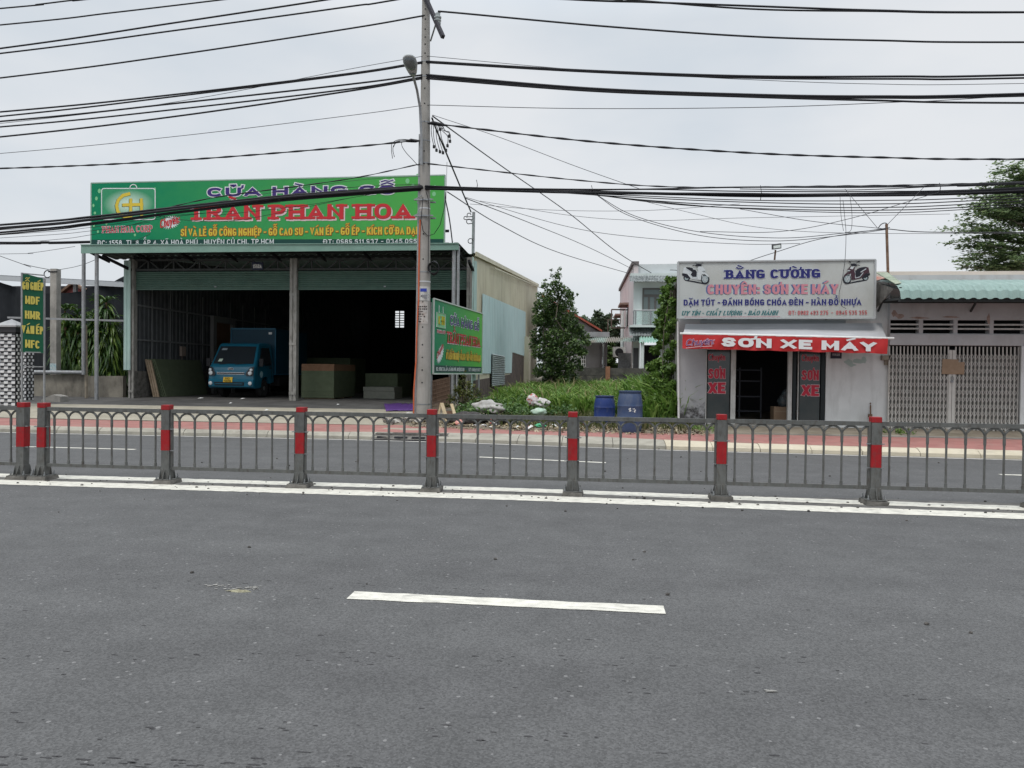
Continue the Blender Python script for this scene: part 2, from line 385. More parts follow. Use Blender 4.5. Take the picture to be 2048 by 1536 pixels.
# ------------------------------------------------------------------ road surface
def asphalt(name, base, hi):
    m = bpy.data.materials.new(name); m.use_nodes = True; nt = m.node_tree; N = nt.nodes; L = nt.links
    p = N['Principled BSDF']; p.inputs['Roughness'].default_value = .8; p.inputs['Specular IOR Level'].default_value = .35
    tc = N.new('ShaderNodeTexCoord')
    def noise(sc, det=4, vec=None, ro=.6):
        n = N.new('ShaderNodeTexNoise'); n.inputs['Scale'].default_value = sc; n.inputs['Detail'].default_value = det; n.inputs['Roughness'].default_value = ro
        L.new(vec or tc.outputs['Object'], n.inputs['Vector']); return n.outputs['Fac']
    def ramp(s, a, ca, b, cb):
        r = N.new('ShaderNodeValToRGB'); e = r.color_ramp.elements
        e[0].position = a; e[0].color = (*ca, 1); e[1].position = b; e[1].color = (*cb, 1)
        L.new(s, r.inputs[0]); return r.outputs[0]
    def mix(f, a, b, mode='MIX'):
        x = N.new('ShaderNodeMix'); x.data_type = 'RGBA'; x.blend_type = mode
        if isinstance(f, float): x.inputs[0].default_value = f
        else: L.new(f, x.inputs[0])
        L.new(a, x.inputs[6])
        if isinstance(b, tuple): x.inputs[7].default_value = (*b, 1)
        else: L.new(b, x.inputs[7])
        return x.outputs[2]
    mp = N.new('ShaderNodeMapping'); mp.inputs['Scale'].default_value = (.22, 1.5, 1); L.new(tc.outputs['Object'], mp.inputs[0])
    big = ramp(noise(1.0, 6, mp.outputs[0]), .3, base, .72, hi)
    med = ramp(noise(2.3, 6), .3, (.86,.86,.86), .7, (1.1,1.1,1.1))
    col = mix(1.0, big, med, 'MULTIPLY')
    v = N.new('ShaderNodeTexVoronoi'); v.inputs['Scale'].default_value = 105; L.new(tc.outputs['Object'], v.inputs['Vector'])
    ag = N.new('ShaderNodeMapRange'); ag.inputs[1].default_value = 0; ag.inputs[2].default_value = 1; ag.inputs[3].default_value = .62; ag.inputs[4].default_value = 1.42
    sp = N.new('ShaderNodeSeparateColor'); L.new(v.outputs['Color'], sp.inputs[0]); L.new(sp.outputs[0], ag.inputs[0])
    cc = N.new('ShaderNodeCombineColor')
    for k in range(3): L.new(ag.outputs[0], cc.inputs[k])
    col = mix(.75, col, cc.outputs[0], 'MULTIPLY')
    v2 = N.new('ShaderNodeTexVoronoi'); v2.inputs['Scale'].default_value = 26; v2.inputs['Randomness'].default_value = 1; L.new(tc.outputs['Object'], v2.inputs['Vector'])
    s2 = N.new('ShaderNodeSeparateColor'); L.new(v2.outputs['Color'], s2.inputs[0])
    gt = N.new('ShaderNodeMath'); gt.operation = 'GREATER_THAN'; gt.inputs[1].default_value = .955; L.new(s2.outputs[0], gt.inputs[0])
    lt = N.new('ShaderNodeMath'); lt.operation = 'LESS_THAN'; lt.inputs[1].default_value = .26; L.new(v2.outputs['Distance'], lt.inputs[0])
    mu = N.new('ShaderNodeMath'); mu.operation = 'MULTIPLY'; L.new(gt.outputs[0], mu.inputs[0]); L.new(lt.outputs[0], mu.inputs[1])
    mu2 = N.new('ShaderNodeMath'); mu2.operation = 'MULTIPLY'; mu2.inputs[1].default_value = .55; L.new(mu.outputs[0], mu2.inputs[0])
    col = mix(mu2.outputs[0], col, (.24,.235,.23))
    # oil drips and tyre polish, dark streaks along the lane
    mp2 = N.new('ShaderNodeMapping'); mp2.inputs['Scale'].default_value = (.9, 6.0, 1); L.new(tc.outputs['Object'], mp2.inputs[0])
    st = ramp(noise(1.6, 7, mp2.outputs[0], .7), .62, (0,0,0), .74, (.55,.55,.55))
    col = mix(st, col, (base[0]*.62, base[1]*.62, base[2]*.62))
    L.new(col, p.inputs['Base Color'])
    b = N.new('ShaderNodeBump'); b.inputs['Strength'].default_value = .5; b.inputs['Distance'].default_value = .004
    L.new(v.outputs['Distance'], b.inputs['Height']); L.new(b.outputs[0], p.inputs['Normal'])
    return m
M_asph = asphalt('asphalt', (.0725,.0718,.0715), (.090,.0895,.0885))
M_paint = mat('worn road paint', (.64,.62,.545), .75, (.52,.50,.44), 9, bump=.3, bscale=120, stain=(.15,.145,.14), stain_amt=.8, stain_scale=(7,22,9))

# ground sheet out to the horizon, road on it
g = MB(); g.add([(-900,-60,-.03),(900,-60,-.03),(900,1500,-.03),(-900,1500,-.03)], [(0,1,2,3)])
struct(g.build('ground', mat('bare soil', (.13,.11,.085), .95, (.2,.175,.14), .8, bump=.5, bscale=8)))
KERB = [(-60,16.25),(-14,16.2),(-5.4,16.25),(-3.0,16.1),(-1.7,15.92),(1.6,15.45),(8.2,15.05),(60,14.4)]   # foot of the far kerb
def kerb_y(x):
    for (x0,y0),(x1,y1) in zip(KERB, KERB[1:]):
        if x0 <= x <= x1: return y0 + (y1-y0)*(x-x0)/(x1-x0)
    return 15
xs = [-60,-30,-20,-14,-10,-7,-5.4,-4.2,-3,-1.7,0,1.6,3.5,5.5,8.2,14,30,60]
r = MB()
for a, b in zip(xs, xs[1:]):
    r.add([(a,-9,0),(b,-9,0),(b,kerb_y(b)+.05,0),(a,kerb_y(a)+.05,0)], [(0,1,2,3)])
struct(r.build('road', M_asph))
def strip(name, pts, m=M_paint, z=.004, seed=1, jag=.012):
    """a painted line with slightly ragged edges: pts = [(x, y, half width)]"""
    rd = random.Random(seed); mb = MB(); vs = []
    n = max(2, int(abs(pts[-1][0]-pts[0][0])/.12)); 
    for i in range(n+1):
        t = i/n*(len(pts)-1); k = min(int(t), len(pts)-2); f = t-k
        x = pts[k][0]+(pts[k+1][0]-pts[k][0])*f; y = pts[k][1]+(pts[k+1][1]-pts[k][1])*f; w = pts[k][2]+(pts[k+1][2]-pts[k][2])*f
        vs += [(x, y-w+rd.uniform(-jag,jag), z), (x, y+w+rd.uniform(-jag,jag), z)]
    mb.add(vs, [(2*i,2*i+2,2*i+3,2*i+1) for i in range(n)])
    return struct(mb.build(name, m))
def line_px(rows, seed):
    pts = []
    for px, y0, y1 in rows:
        a, b = G(px, y1), G(px, y0); pts.append((a.x, (a.y+b.y)/2, (b.y-a.y)/2))
    (xa,ya,wa),(xb,yb,wb) = pts[0], pts[1]; k = (ya-yb)/(xa-xb); pts.insert(0, (-26, ya+k*(-26-xa), wa))
    (xa,ya,wa),(xb,yb,wb) = pts[-1], pts[-2]; k = (ya-yb)/(xa-xb); pts.append((20, ya+k*(20-xa), wa))
    return strip('road_marking', pts, seed=seed)
line_px([(0,959.7,969),(1024,989.8,1000.6),(2000,1025.5,1037)], 1)
line_px([(0,947.2,954.4),(1024,976.2,983.6),(2000,1011,1019.6)], 2)
strip('road_marking', [(-1.64,4.935,.085),(.49,4.915,.08)], seed=3, jag=.008)
for k in (-1, 1): strip('road_marking', [(-1.64+6.4*k,4.935,.085),(.49+6.4*k,4.915,.08)], seed=8+k, jag=.008)
strip('road_marking', [(-11.2,13.28,.055),(-8.65,13.24,.055)], seed=4, jag=.006)
strip('road_marking', [(-2.03,13.33,.055),(.25,12.92,.055)], seed=5, jag=.006)
strip('road_marking', [(6.5,12.6,.055),(9,12.5,.055)], seed=6, jag=.006)
e = []
for x in (-40,-14,-10,-5.4,-3,-1.7,0,1.6,3.5,8.2,20): e.append((x, kerb_y(x)-.16, .06))
mb = MB()
for (a,ya,w),(b,yb,w2) in zip(e, e[1:]): mb.add([(a,ya-w,.004),(b,yb-w,.004),(b,yb+w,.004),(a,ya+w,.004)], [(0,1,2,3)])
struct(mb.build('road_marking', mat('faded edge paint', (.5,.48,.44), .8, (.32,.31,.29), 3, stain=(.12,.12,.12), stain_amt=.6, stain_scale=(2,9,9))))
# dusty ribbon of grit under the fence
strip('road_grit', [(-26,9.15,.4),(-8,9.36,.42),(5,9.36,.4),(20,9.4,.4)], mat('road grit', (.075,.072,.07), .95, (.14,.135,.125), 5, bump=.5, bscale=70, detail=8), z=.002, seed=11, jag=.05)
# pale scuffs on the near lane
def scuff(px, py, L_, W_, seed, m):
    c = G(px, py); rd = random.Random(seed); mb = MB()
    for k in range(22):
        x = c.x + rd.gauss(0, L_*.45); y = c.y + rd.gauss(0, W_*.45); r_ = rd.uniform(.003, .012)
        n = 7; mb.add([(x + r_*1.9*math.cos(6.283*i/n)*rd.uniform(.5,1), y + r_*math.sin(6.283*i/n)*rd.uniform(.5,1), .0025+.0002*k) for i in range(n)], [tuple(range(n))])
    struct(mb.build('road_scuff', m))
M_scuff = mat('pale road scuff', (.2,.195,.18), .9, (.3,.29,.27), 12)
scuff(470, 1178, .16, .05, 1, M_scuff); scuff(440, 1172, .14, .04, 5, M_scuff); scuff(505, 1176, .1, .04, 6, M_scuff); scuff(1540, 1383, .03, .012, 2, M_scuff)
M_dscuff = mat('dark road scuff', (.035,.034,.035), .9, (.05,.048,.05), 12)
mb = MB(); rd = random.Random(31)
for k in range(190):
    row = rd.choice(((0,1305,1700,1330),(0,1440,1200,1475),(0,1512,760,1545),(200,1160,1000,1190),(900,1380,2048,1400),(0,1512,760,1545)))
    t_ = rd.random(); px = row[0]+(row[2]-row[0])*t_; py = row[1]+(row[3]-row[1])*t_+rd.gauss(0,7)
    if k > 150: px, py = rd.uniform(0,2048), rd.uniform(1080,1536)
    c = G(px, py); a_ = rd.uniform(.006,.028)*(1.5 if py > 1500 else 1); b_ = rd.uniform(.003,.008); n = 8
    mb.add([(c.x+a_*math.cos(6.283*i/n)*rd.uniform(.5,1.1), c.y+b_*math.sin(6.283*i/n)*rd.uniform(.5,1.1), .0015) for i in range(n)], [tuple(range(n))])
struct(mb.build('road_scuff', M_dscuff))
c = G(477,1183); mb = MB(); mb.blob(c, .085, .02, .012, 3, .5, 12, 6)
tag(mb.build('dry_leaf', mat('pale dry leaf', (.33,.32,.22), .9, (.22,.2,.14), 20)), 'pale shrivelled leaf lying on the near lane left of the dash', 'leaf')

# ------------------------------------------------------------------ kerb and pavement
def wband(name, f0, z0, f1, z1, m, x0=-60, x1=60, step=None):
    mb = MB(); X = sorted(set([x for x in xs if x0 < x < x1] + [x0, x1]))
    for a, b in zip(X, X[1:]):
        mb.add([(a,f0(a),z0),(b,f0(b),z0),(b,f1(b),z1),(a,f1(a),z1)], [(0,1,2,3)])
    return mb
M_kerb = mat('kerb concrete', (.26,.245,.205), .9, (.35,.33,.275), 2.5, bump=.4, bscale=50, stain=(.17,.155,.13), stain_amt=.7, stain_scale=(2.2,5,5))
M_kerb_y = mat('pale yellow kerb', (.45,.40,.30), .9, (.50,.45,.35), 2.5, bump=.3, bscale=50, stain=(.25,.22,.17), stain_amt=.5, stain_scale=(2,5,5))
def kw(x):
    P_ = [(-60,.14),(-6,.14),(-5,.3),(-2.2,.78),(.3,.85),(3.2,.3),(7,.22),(60,.22)]
    for (a,b),(c,d_) in zip(P_, P_[1:]):
        if a <= x <= c: return b+(d_-b)*(x-a)/(c-a)
    return .2
k0 = lambda x: kerb_y(x); k1 = lambda x: kerb_y(x)+kw(x)*.55; k2 = lambda x: kerb_y(x)+kw(x)
mb = MB(); rd = random.Random(3)
edges = []; x = -42.0
while x < 40:
    w = rd.uniform(.92, 1.08)
    if not (-4.95 < x+w/2 < -3.15):
        a, b = x+.006, x+w-.006; dz = rd.uniform(-.006,.006); mi = 1 if x > 1.2 else 0
        pa = [(a,k0(a),0),(a,k0(a)+.012,.07),(a,k1(a)+.01,.135+dz),(a,k2(a),.15+dz),(a,k2(a)+.03,0)]
        pb = [(b,k0(b),0),(b,k0(b)+.012,.07),(b,k1(b)+.01,.135+dz),(b,k2(b),.15+dz),(b,k2(b)+.03,0)]
        mb.add(pa+pb, [(i,5+i,6+i,i+1) for i in range(4)] + [(0,1,2,3,4),(9,8,7,6,5)], mi)
    x += w
struct(mb.build('kerb', [M_kerb, M_kerb_y]))
M_paver = None
def paver(name, c1, c2, mortar, scale):
    m = bpy.data.materials.new(name); m.use_nodes = True; nt = m.node_tree; N = nt.nodes; L = nt.links; p = N['Principled BSDF']
    p.inputs['Roughness'].default_value = .9
    tc = N.new('ShaderNodeTexCoord'); b = N.new('ShaderNodeTexBrick'); b.inputs['Scale'].default_value = scale
    b.inputs['Color1'].default_value = (*c1,1); b.inputs['Color2'].default_value = (*c2,1); b.inputs['Mortar'].default_value = (*mortar,1)
    b.inputs['Mortar Size'].default_value = .03; b.inputs['Brick Width'].default_value = 1; b.inputs['Row Height'].default_value = 1
    L.new(tc.outputs['Object'], b.inputs['Vector'])
    n = N.new('ShaderNodeTexNoise'); n.inputs['Scale'].default_value = 1.4; n.inputs['Detail'].default_value = 7; L.new(tc.outputs['Object'], n.inputs['Vector'])
    r = N.new('ShaderNodeMapRange'); r.inputs[1].default_value = .5; r.inputs[2].default_value = .78; r.inputs[3].default_value = 0; r.inputs[4].default_value = .55; L.new(n.outputs['Fac'], r.inputs[0])
    x = N.new('ShaderNodeMix'); x.data_type = 'RGBA'; L.new(r.outputs[0], x.inputs[0]); L.new(b.outputs['Color'], x.inputs[6]); x.inputs[7].default_value = (.22,.17,.14,1)
    L.new(x.outputs[2], p.inputs['Base Color']); return m
M_paver = paver('red pavers', (.265,.105,.09), (.32,.14,.12), (.22,.13,.11), 4)
M_lot = mat('lot dirt', (.15,.125,.095), .95, (.23,.2,.155), 1.6, bump=.6, bscale=14, stain=(.09,.09,.05), stain_amt=.6, stain_scale=(1.2,1.2,1.2))
BACK = [(-60,20.5),(-16,20.2),(-12.5,19.8),(-6.3,18.9),(-2.1,17.75),(0.3,17.55),(2.4,17.55),(3.7,17.68),(8,17.8),(60,18.0)]
def back_y(x):
    for (x0,y0),(x1,y1) in zip(BACK, BACK[1:]):
        if x0 <= x <= x1: return y0+(y1-y0)*(x-x0)/(x1-x0)
    return 19
xs = sorted(set(xs + [b[0] for b in BACK]))
struct(wband('pavement', lambda x: k2(x)+.02, .145, back_y, .17, 0, -60, 60).build('pavement', M_paver))
# apron in front of the shed: pale strip, then dark floor ramping up
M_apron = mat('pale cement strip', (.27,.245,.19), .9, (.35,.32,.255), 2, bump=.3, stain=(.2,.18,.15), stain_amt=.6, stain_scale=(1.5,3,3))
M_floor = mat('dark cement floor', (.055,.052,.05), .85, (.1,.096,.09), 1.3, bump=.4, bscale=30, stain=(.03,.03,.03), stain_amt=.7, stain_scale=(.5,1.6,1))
mb = MB(); mb.add([(-40,18.6,.174),(-5.1,18.4,.174),(-5.0,20.6,.24),(-40,20.6,.24)], [(0,1,2,3)]); mb.add([(-40,20.6,.24),(-5.0,20.6,.24),(-4.8,23.0,.33),(-40,23.0,.33)], [(0,1,2,3)])
struct(mb.build('apron', M_apron))
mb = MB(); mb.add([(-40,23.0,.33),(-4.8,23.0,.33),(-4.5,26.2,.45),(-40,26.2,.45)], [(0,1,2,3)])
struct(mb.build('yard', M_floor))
# vacant lot
lot = MB(); nx, ny = 26, 40; vs = []
def lot_z(x, y):
    t = max(0, min(1, (y-17)/6)); return .165 + .28*t + .02*max(0,y-24) + .04*math.sin(x*1.7+y)*t
for j in range(ny+1):
    for i in range(nx+1):
        x = -5.2 + 30*i/nx; y0 = back_y(x); y = y0 + (75-y0)*(j/ny)**1.6
        vs.append((x, y, lot_z(x, y) if j else .168))
lot.add(vs, [(j*(nx+1)+i, j*(nx+1)+i+1, (j+1)*(nx+1)+i+1, (j+1)*(nx+1)+i) for j in range(ny) for i in range(nx)])
struct(lot.build('lot', M_lot, smooth='all'))
# cement strip before the paint shop and the house
M_step = mat('stained cement apron', (.2,.195,.18), .9, (.3,.29,.26), 1.6, bump=.3, stain=(.1,.1,.09), stain_amt=.7, stain_scale=(1.5,3,3))
mb = MB(); mb.box(2.75, 30, 17.75, 19.6, .0, .195); struct(mb.build('forecourt', M_step))
# gully with its slotted cover
t = thing('drain_cover', G(795,878,.05), 'dark slotted storm drain cover set into the kerb', 'drain')
xa, xb = -4.93, -3.17; ya = kerb_y(-4)
mb = MB(); mb.prism([(xa,ya-.02,.0),(xa,ya+.12,.105),(xa,ya+.5,.135),(xa,ya+.5,.0)], (xb-xa,0,0))
mb.build('slab', M_conc_d, t)
mb = MB()
for k in range(4):
    a = xa+.12+k*.4; mb.prism([(a,ya+.03,.05),(a,ya+.075,.084),(a,ya+.075,.05)], (.3,0,0))
mb.prism([(xa+.05,ya-.035,.0),(xa+.05,ya-.024,.025),(xa+.05,ya-.02,.0)], (xb-xa-.1,0,0))
mb.build('slot', M_dark, t)
mb = MB()
for k in range(3): 
    y0 = ya+.16+k*.1; mb.box(xa+.05, xb-.05, y0, y0+.05, .12, .142+.004*k)
mb.build('grating', M_conc_d, t)
mb = MB(); mb.add([(xa-.1,ya+.5,.142),(xb+.2,ya+.5,.142),(xb+.2,ya+1.5,.163),(xa-.1,ya+1.5,.163)], [(0,1,2,3)])
struct(mb.build('pavement_patch', M_apron))

# ------------------------------------------------------------------ median fence
FP = [(57,955),(95,957),(339,965),(598,975),(868,979),(1145,990),(1442,1001),(1755,1012)]
posts = [(G(*p).x, 9.47-.012*i) for i, p in enumerate(FP)]
d = posts[-1][0]-posts[-2][0]
posts += [(posts[-1][0]+1.85*k, 9.36) for k in (1,2,3)]
leftposts = [(posts[0][0]-1.85*k, 9.5) for k in (2,1)] + [posts[0]]
rightposts = posts[1:]
HF = 1.06
def fence_post(root, x, y, seed):
    w = .112; rd = random.Random(seed)
    s = MB(); s.box(x-w/2, x+w/2, y-w/2, y+w/2, .06, HF-.068)
    a, b = w/2, .088
    for sy in (-1,1): s.prism([(x-b,y+sy*w/2-.004,.066),(x+b,y+sy*w/2-.004,.066),(x+a+.003,y+sy*w/2-.004,.2),(x-a-.003,y+sy*w/2-.004,.2)], (0,.008,0))
    for sx in (-1,1): s.prism([(x+sx*(a+.003),y-.1,.066),(x+sx*(a+.003),y+.1,.066),(x+sx*(a+.003),y+.06,.2),(x+sx*(a+.003),y-.06,.2)], (sx*.007,0,0))
    s.prism([(x-.004,y-w/2-.006,.2),(x-.004,y-w/2-.006,.066),(x-.004,y-w/2-.07,.066)], (.008,0,0))
    s.box(x-.115, x+.115, y-.115, y+.115, .055, .066)
    lx, ly = rd.uniform(-.012,.012), rd.uniform(-.012,.012)
    lean = lambda b_: setattr(b_, 'v', [(p_[0]+lx*p_[2], p_[1]+ly*p_[2], p_[2]) for p_ in b_.v])
    lean(s); o = s.build('post', M_gal, root, bevel=.004)
    c = MB(); c.box(x-w/2-.002, x+w/2+.002, y-w/2-.002, y+w/2+.002, HF-.066, HF); lean(c); c.build('cap', M_red, o, bevel=.004)
    c = MB(); c.box(x-w/2-.002, x+w/2+.002, y-w/2-.002, y+w/2+.002, .45, .725); lean(c); c.build('reflective_band', M_red, o)
    c = MB()
    j = lambda: rd.uniform(-.014,.014)
    c.add([(x-.135+j(),y-.14+j(),0),(x+.135+j(),y-.14+j(),0),(x+.13+j(),y+.14,0),(x-.13,y+.14,0),(x-.125+j(),y-.13,.056+j()*.4),(x+.13+j(),y-.13,.05+j()*.5),(x+.125,y+.13,.056),(x-.125,y+.13,.056)],
          [(0,3,2,1),(4,5,6,7),(0,1,5,4),(1,2,6,5),(2,3,7,6),(3,0,4,7)]); c.build('concrete_base', M_conc_d, o)
    for sx in (-1,1):
        for sy in (-1,1):
            c = MB(); c.lathe([(.013,.07),(.013,.085),(.007,.085),(.007,.12)], (x+sx*.095,y+sy*.095,0), 6); c.build('bolt', M_steel, o)
        for zz in (.445,.735):
            c = MB(); c.bar((x+sx*(w/2),y-.03,zz),(x+sx*(w/2+.05),y-.03,zz),.012); c.build('pin', M_steel, o)
def fence_panel(root, p, q):
    (x0,y0),(x1,y1) = p, q; w = .065
    A = lambda t, z: Vector((x0+w+(x1-x0-2*w)*t, y0+(y1-y0)*t, z))
    s = MB(); s.bar(A(0,HF-.083), A(1,HF-.083), .045, .052); top = s.build('railing_panel', M_gal, root)
    for e_ in (0,1):
        s = MB(); s.box(A(e_,0).x-.014, A(e_,0).x+.014, A(e_,0).y-.02, A(e_,0).y+.02, .19, HF-.06); s.build('end_stile', M_gal, top)
    s = MB(); s.bar(A(0,.205), A(1,.205), .04, .045); s.build('bottom_rail', M_gal, top)
    n = 9; st = (x1-x0-2*w)/(n-.25) 
    L_ = x1-x0-2*w; sp = L_/8.0; bx = [sp*(k+.5) for k in range(8)]
    R = sp/2
    for b in bx:
        s = MB(); c = A(b/L_, 0)
        s.tube([c+Vector((0,0,.222)), c+Vector((0,0,.275)), c+Vector((0,0,.277)), c+Vector((0,0,.745)), c+Vector((0,0,.747)), c+Vector((0,0,HF-.108-R))], [.018,.018,.0135,.0135,.0175,.0175], 8)
        s.build('baluster', M_gal, top, smooth=True)
    s = MB(); R = sp/2; zc = HF-.114-R
    for k in range(9):
        pts = []
        for i in range(0, 13):
            a = math.pi*i/12; xx = sp*k + R*math.cos(math.pi-a)
            if -1e-6 <= xx <= L_+1e-6: pts.append(A(xx/L_, zc + R*math.sin(a)))
        if len(pts) > 1: s.tube(pts, .0145, 6)
    s.build('arches', M_gal, top, smooth=True)
for lst, lab in ((leftposts, 'short grey median fence run at the left edge with red banded posts'), (rightposts, 'long grey arched median railing with red banded posts along the road')):
    f = thing('median_fence', (lst[0][0], lst[0][1], 0), lab, 'fence')
    for i, (x, y) in enumerate(lst): fence_post(f, x, y, i)
    for p, q in zip(lst, lst[1:]): fence_panel(f, p, q)
# ------------------------------------------------------------------ planes and lettering placed on them
class Plane:
    def __init__(s, p, u):
        s.p = Vector(p); s.u = Vector(u).normalized(); s.n = s.u.cross(Vector((0,0,1))).normalized()
    def at(s, px, py):
        d = ray(px, py); o = Vector((0,0,CAM_H)); t = (s.p - o).dot(s.n) / d.dot(s.n); return o + d*t
    def text(s, mb, txt, a, b, hpx, **k):
        """a, b = photo positions of the two ends of the base line, hpx = cap height at a"""
        A = s.at(*a); B = s.at(*b); T = s.at(a[0], a[1]-hpx)
        return letters(mb, txt, A, (B-A), (0,0,1), s.n, (B-A).length, (T-A).length, **k)
def facing(Y): return Plane((0,Y,0), (1,0,0))

# ------------------------------------------------------------------ timber shed
YF = 26.0; ZF = .45
XL = XY(266, YF); XM = XY(588, YF); XR = -4.24
M_mint  = mat('mint corrugated sheet', (.36,.50,.46), .5, (.42,.55,.51), 1.2, stain=(.2,.22,.2), stain_amt=.45, stain_scale=(2,2,.5))
M_mint2 = mat('pale mint sheet', (.42,.57,.56), .55, (.47,.61,.6), 1.0, stain=(.3,.36,.35), stain_amt=.5, stain_scale=(2,2.5,.4))
M_fasc  = mat('green fascia sheet', (.17,.29,.24), .5, (.2,.32,.27), 2, stain=(.1,.14,.12), stain_amt=.4, stain_scale=(.8,3,3))
M_shut  = mat('green roller shutter', (.075,.135,.11), .55, (.095,.16,.13), 3, stain=(.06,.08,.07), stain_amt=.5, stain_scale=(1,1,5))
M_beige = mat('beige corrugated sheet', (.50,.47,.34), .55, (.56,.53,.40), .8, stain=(.25,.2,.14), stain_amt=.6, stain_scale=(1.4,1.4,.35))
M_inwall= mat('dark inner sheet', (.05,.055,.06), .7, (.08,.085,.09), 2)  # shade inside the shed put into the sheet colour
M_inblk = mat('inner wall painted as shade', (.02,.022,.025), .9)  # near black colour stands in for indoor shade
M_brick_d = mat('mossy brick base', (.06,.05,.042), .95, (.13,.10,.085), 5, bump=.8, bscale=24, stain=(.02,.02,.018), stain_amt=.8, stain_scale=(3,3,1.5))
M_post  = mat('galvanised post', (.26,.27,.28), .5, (.33,.34,.35), 10, metal=.3, stain=(.13,.09,.06), stain_amt=.6, stain_scale=(14,14,2.5))
shed = thing('timber_shed', (XL, YF, ZF), 'open fronted metal timber shed with green fascia and half raised shutters', 'building')
slope = .082
def roofz(y): return 5.74 + slope*(y-YF)
YB = 56.0
# roof
m = MB(); m.sheet((XL-.2,YF,roofz(YF)),(XR+.12,YF,roofz(YF)),(XL-.2,YB,roofz(YB)),(XR+.12,YB,roofz(YB)), 46, .035, (0,0,1))
m.build('roof', M_mint, shed)
m = MB(); m.box(XR+.02,XR+.16,YF,YF+.02,5.5,5.6)
m = MB()
m.bar((XR+.1,YF-.1,roofz(YF)-.02),(XR+.1,YB,roofz(YB)-.02),.06,.16); m.bar((XR+.2,YF+4,roofz(YF+4)-.26),(XR+.2,YB,roofz(YB)-.2),.05,.05)
m.build('eaves_trim', M_beige, shed)
# canopy
YC = 24.7
cl = aY(163,490,YC); cr_ = aY(918,487,YC); hb = aY(163,507,YC).z
m = MB(); zt = (cl.z+cr_.z)/2
m.sheet((cl.x,YC,zt-.02),(cr_.x,YC,zt-.02),(cl.x,YF+.6,5.7),(cr_.x+.15,YF+.6,5.7), 44, .03, (0,0,1)); can = m.build('canopy', mat('canopy sheet darkened as shade', (.05,.06,.06), .7, (.07,.08,.08), 2), shed)  # underside shade is put into the canopy sheet colour
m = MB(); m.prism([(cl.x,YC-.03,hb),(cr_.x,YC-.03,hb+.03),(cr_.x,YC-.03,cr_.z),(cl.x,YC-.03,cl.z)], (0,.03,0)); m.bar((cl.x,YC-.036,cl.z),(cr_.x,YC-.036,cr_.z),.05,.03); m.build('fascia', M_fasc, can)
m = MB()
for k in range(9):
    x = cl.x+.1+(cr_.x-cl.x-.2)*k/8; m.bar((x,YC,zt-.12),(x,YF+.1,5.55),.05,.1)
m.bar((cl.x,YC+.1,zt-.2),(cr_.x,YC+.1,zt-.2),.06,.1); m.bar((cl.x,YC+.75,zt-.15),(cr_.x,YC+.75,zt-.15),.06,.06)
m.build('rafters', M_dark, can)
for a, b in (((205,512),(264,541)),((938,522),(946,541))):
    s_ = MB(); s_.bar(aY(*a,YC+.1), aY(*b,YF-.05), .09, .09); s_.build('brace', M_dark, can)
# posts under the canopy edge
for px, y, y0z, w in ((193,YC+.12,.36,.13),(167,YC+.75,1.3,.13),(906,YC+.1,.36,.14),(914.5,YC+.1,.36,.10)):
    x = XY(px,y); s_ = MB(); s_.tube([(x,y,y0z),(x,y,zt-.1)], w/2, 10); s_.build('canopy_post', M_post, shed, smooth=True)
# columns of the front
for px, w in ((266,.2),(588,.26),(942,.2)):
    x = XY(px,YF) if px != 942 else XR-.12
    s_ = MB(); s_.box(x-w/2,x-w*.1,YF-.13,YF+.1,ZF-.05,5.6); s_.box(x+w*.1,x+w/2,YF-.13,YF+.1,ZF-.05,5.6); s_.box(x-w*.1,x+w*.1,YF-.1,YF+.07,ZF-.05,5.6)
    for k in range(3): s_.box(x-w/2,x+w/2,YF-.145,YF-.13,ZF+.2+k*1.8,ZF+.3+k*1.8)
    s_.build('column', mat('stained column paint', (.24,.23,.21), .7, (.3,.29,.27), 5, stain=(.04,.035,.03), stain_amt=.85, stain_scale=(9,9,2)), shed)
# truss
z1 = ZY(519,YF,560); z0 = ZY(541,YF,560)
for xa, xb in ((XL+.1,XM-.13),(XM+.13,XR-.2)):
    s_ = MB(); s_.bar((xa,YF,z1),(xb,YF,z1),.08,.07); s_.bar((xa,YF,z0+.04),(xb,YF,z0+.04),.08,.07)
    n = 6
    for k in range(n):
        a = xa+(xb-xa)*k/n; c = xa+(xb-xa)*(k+1)/n; mid = (a+c)/2
        s_.bar((a,YF,z0),(mid,YF,z1),.04); s_.bar((mid,YF,z1),(c,YF,z0),.04); s_.bar((mid,YF,z0),(mid,YF,z1),.05)
    s_.build('truss', mat('grey truss paint', (.04,.045,.045), .6, (.055,.06,.06), 6), shed)
# half raised shutters
zs = ZY(577,YF,560)
for xa, xb in ((XL+.12,XM-.14),(XM+.14,XR-.22)):
    s_ = MB(); s_.sheet((xa,YF+.02,z0-.02),(xa,YF+.02,zs),(xb,YF+.02,z0-.02),(xb,YF+.02,zs), 9, .035, (0,-1,0), prof=((0,0),(.2,.7),(.5,1),(.8,.7)))
    s_.box(xa,xb,YF-.02,YF+.05,zs-.05,zs); o = s_.build('roller_shutter', M_shut, shed)
    s_ = MB(); xm = xa+(xb-xa)*.52; s_.box(xm-.04,xm+.04,YF-.045,YF-.02,zs+.04,zs+.09); s_.build('lock', M_steel, o)
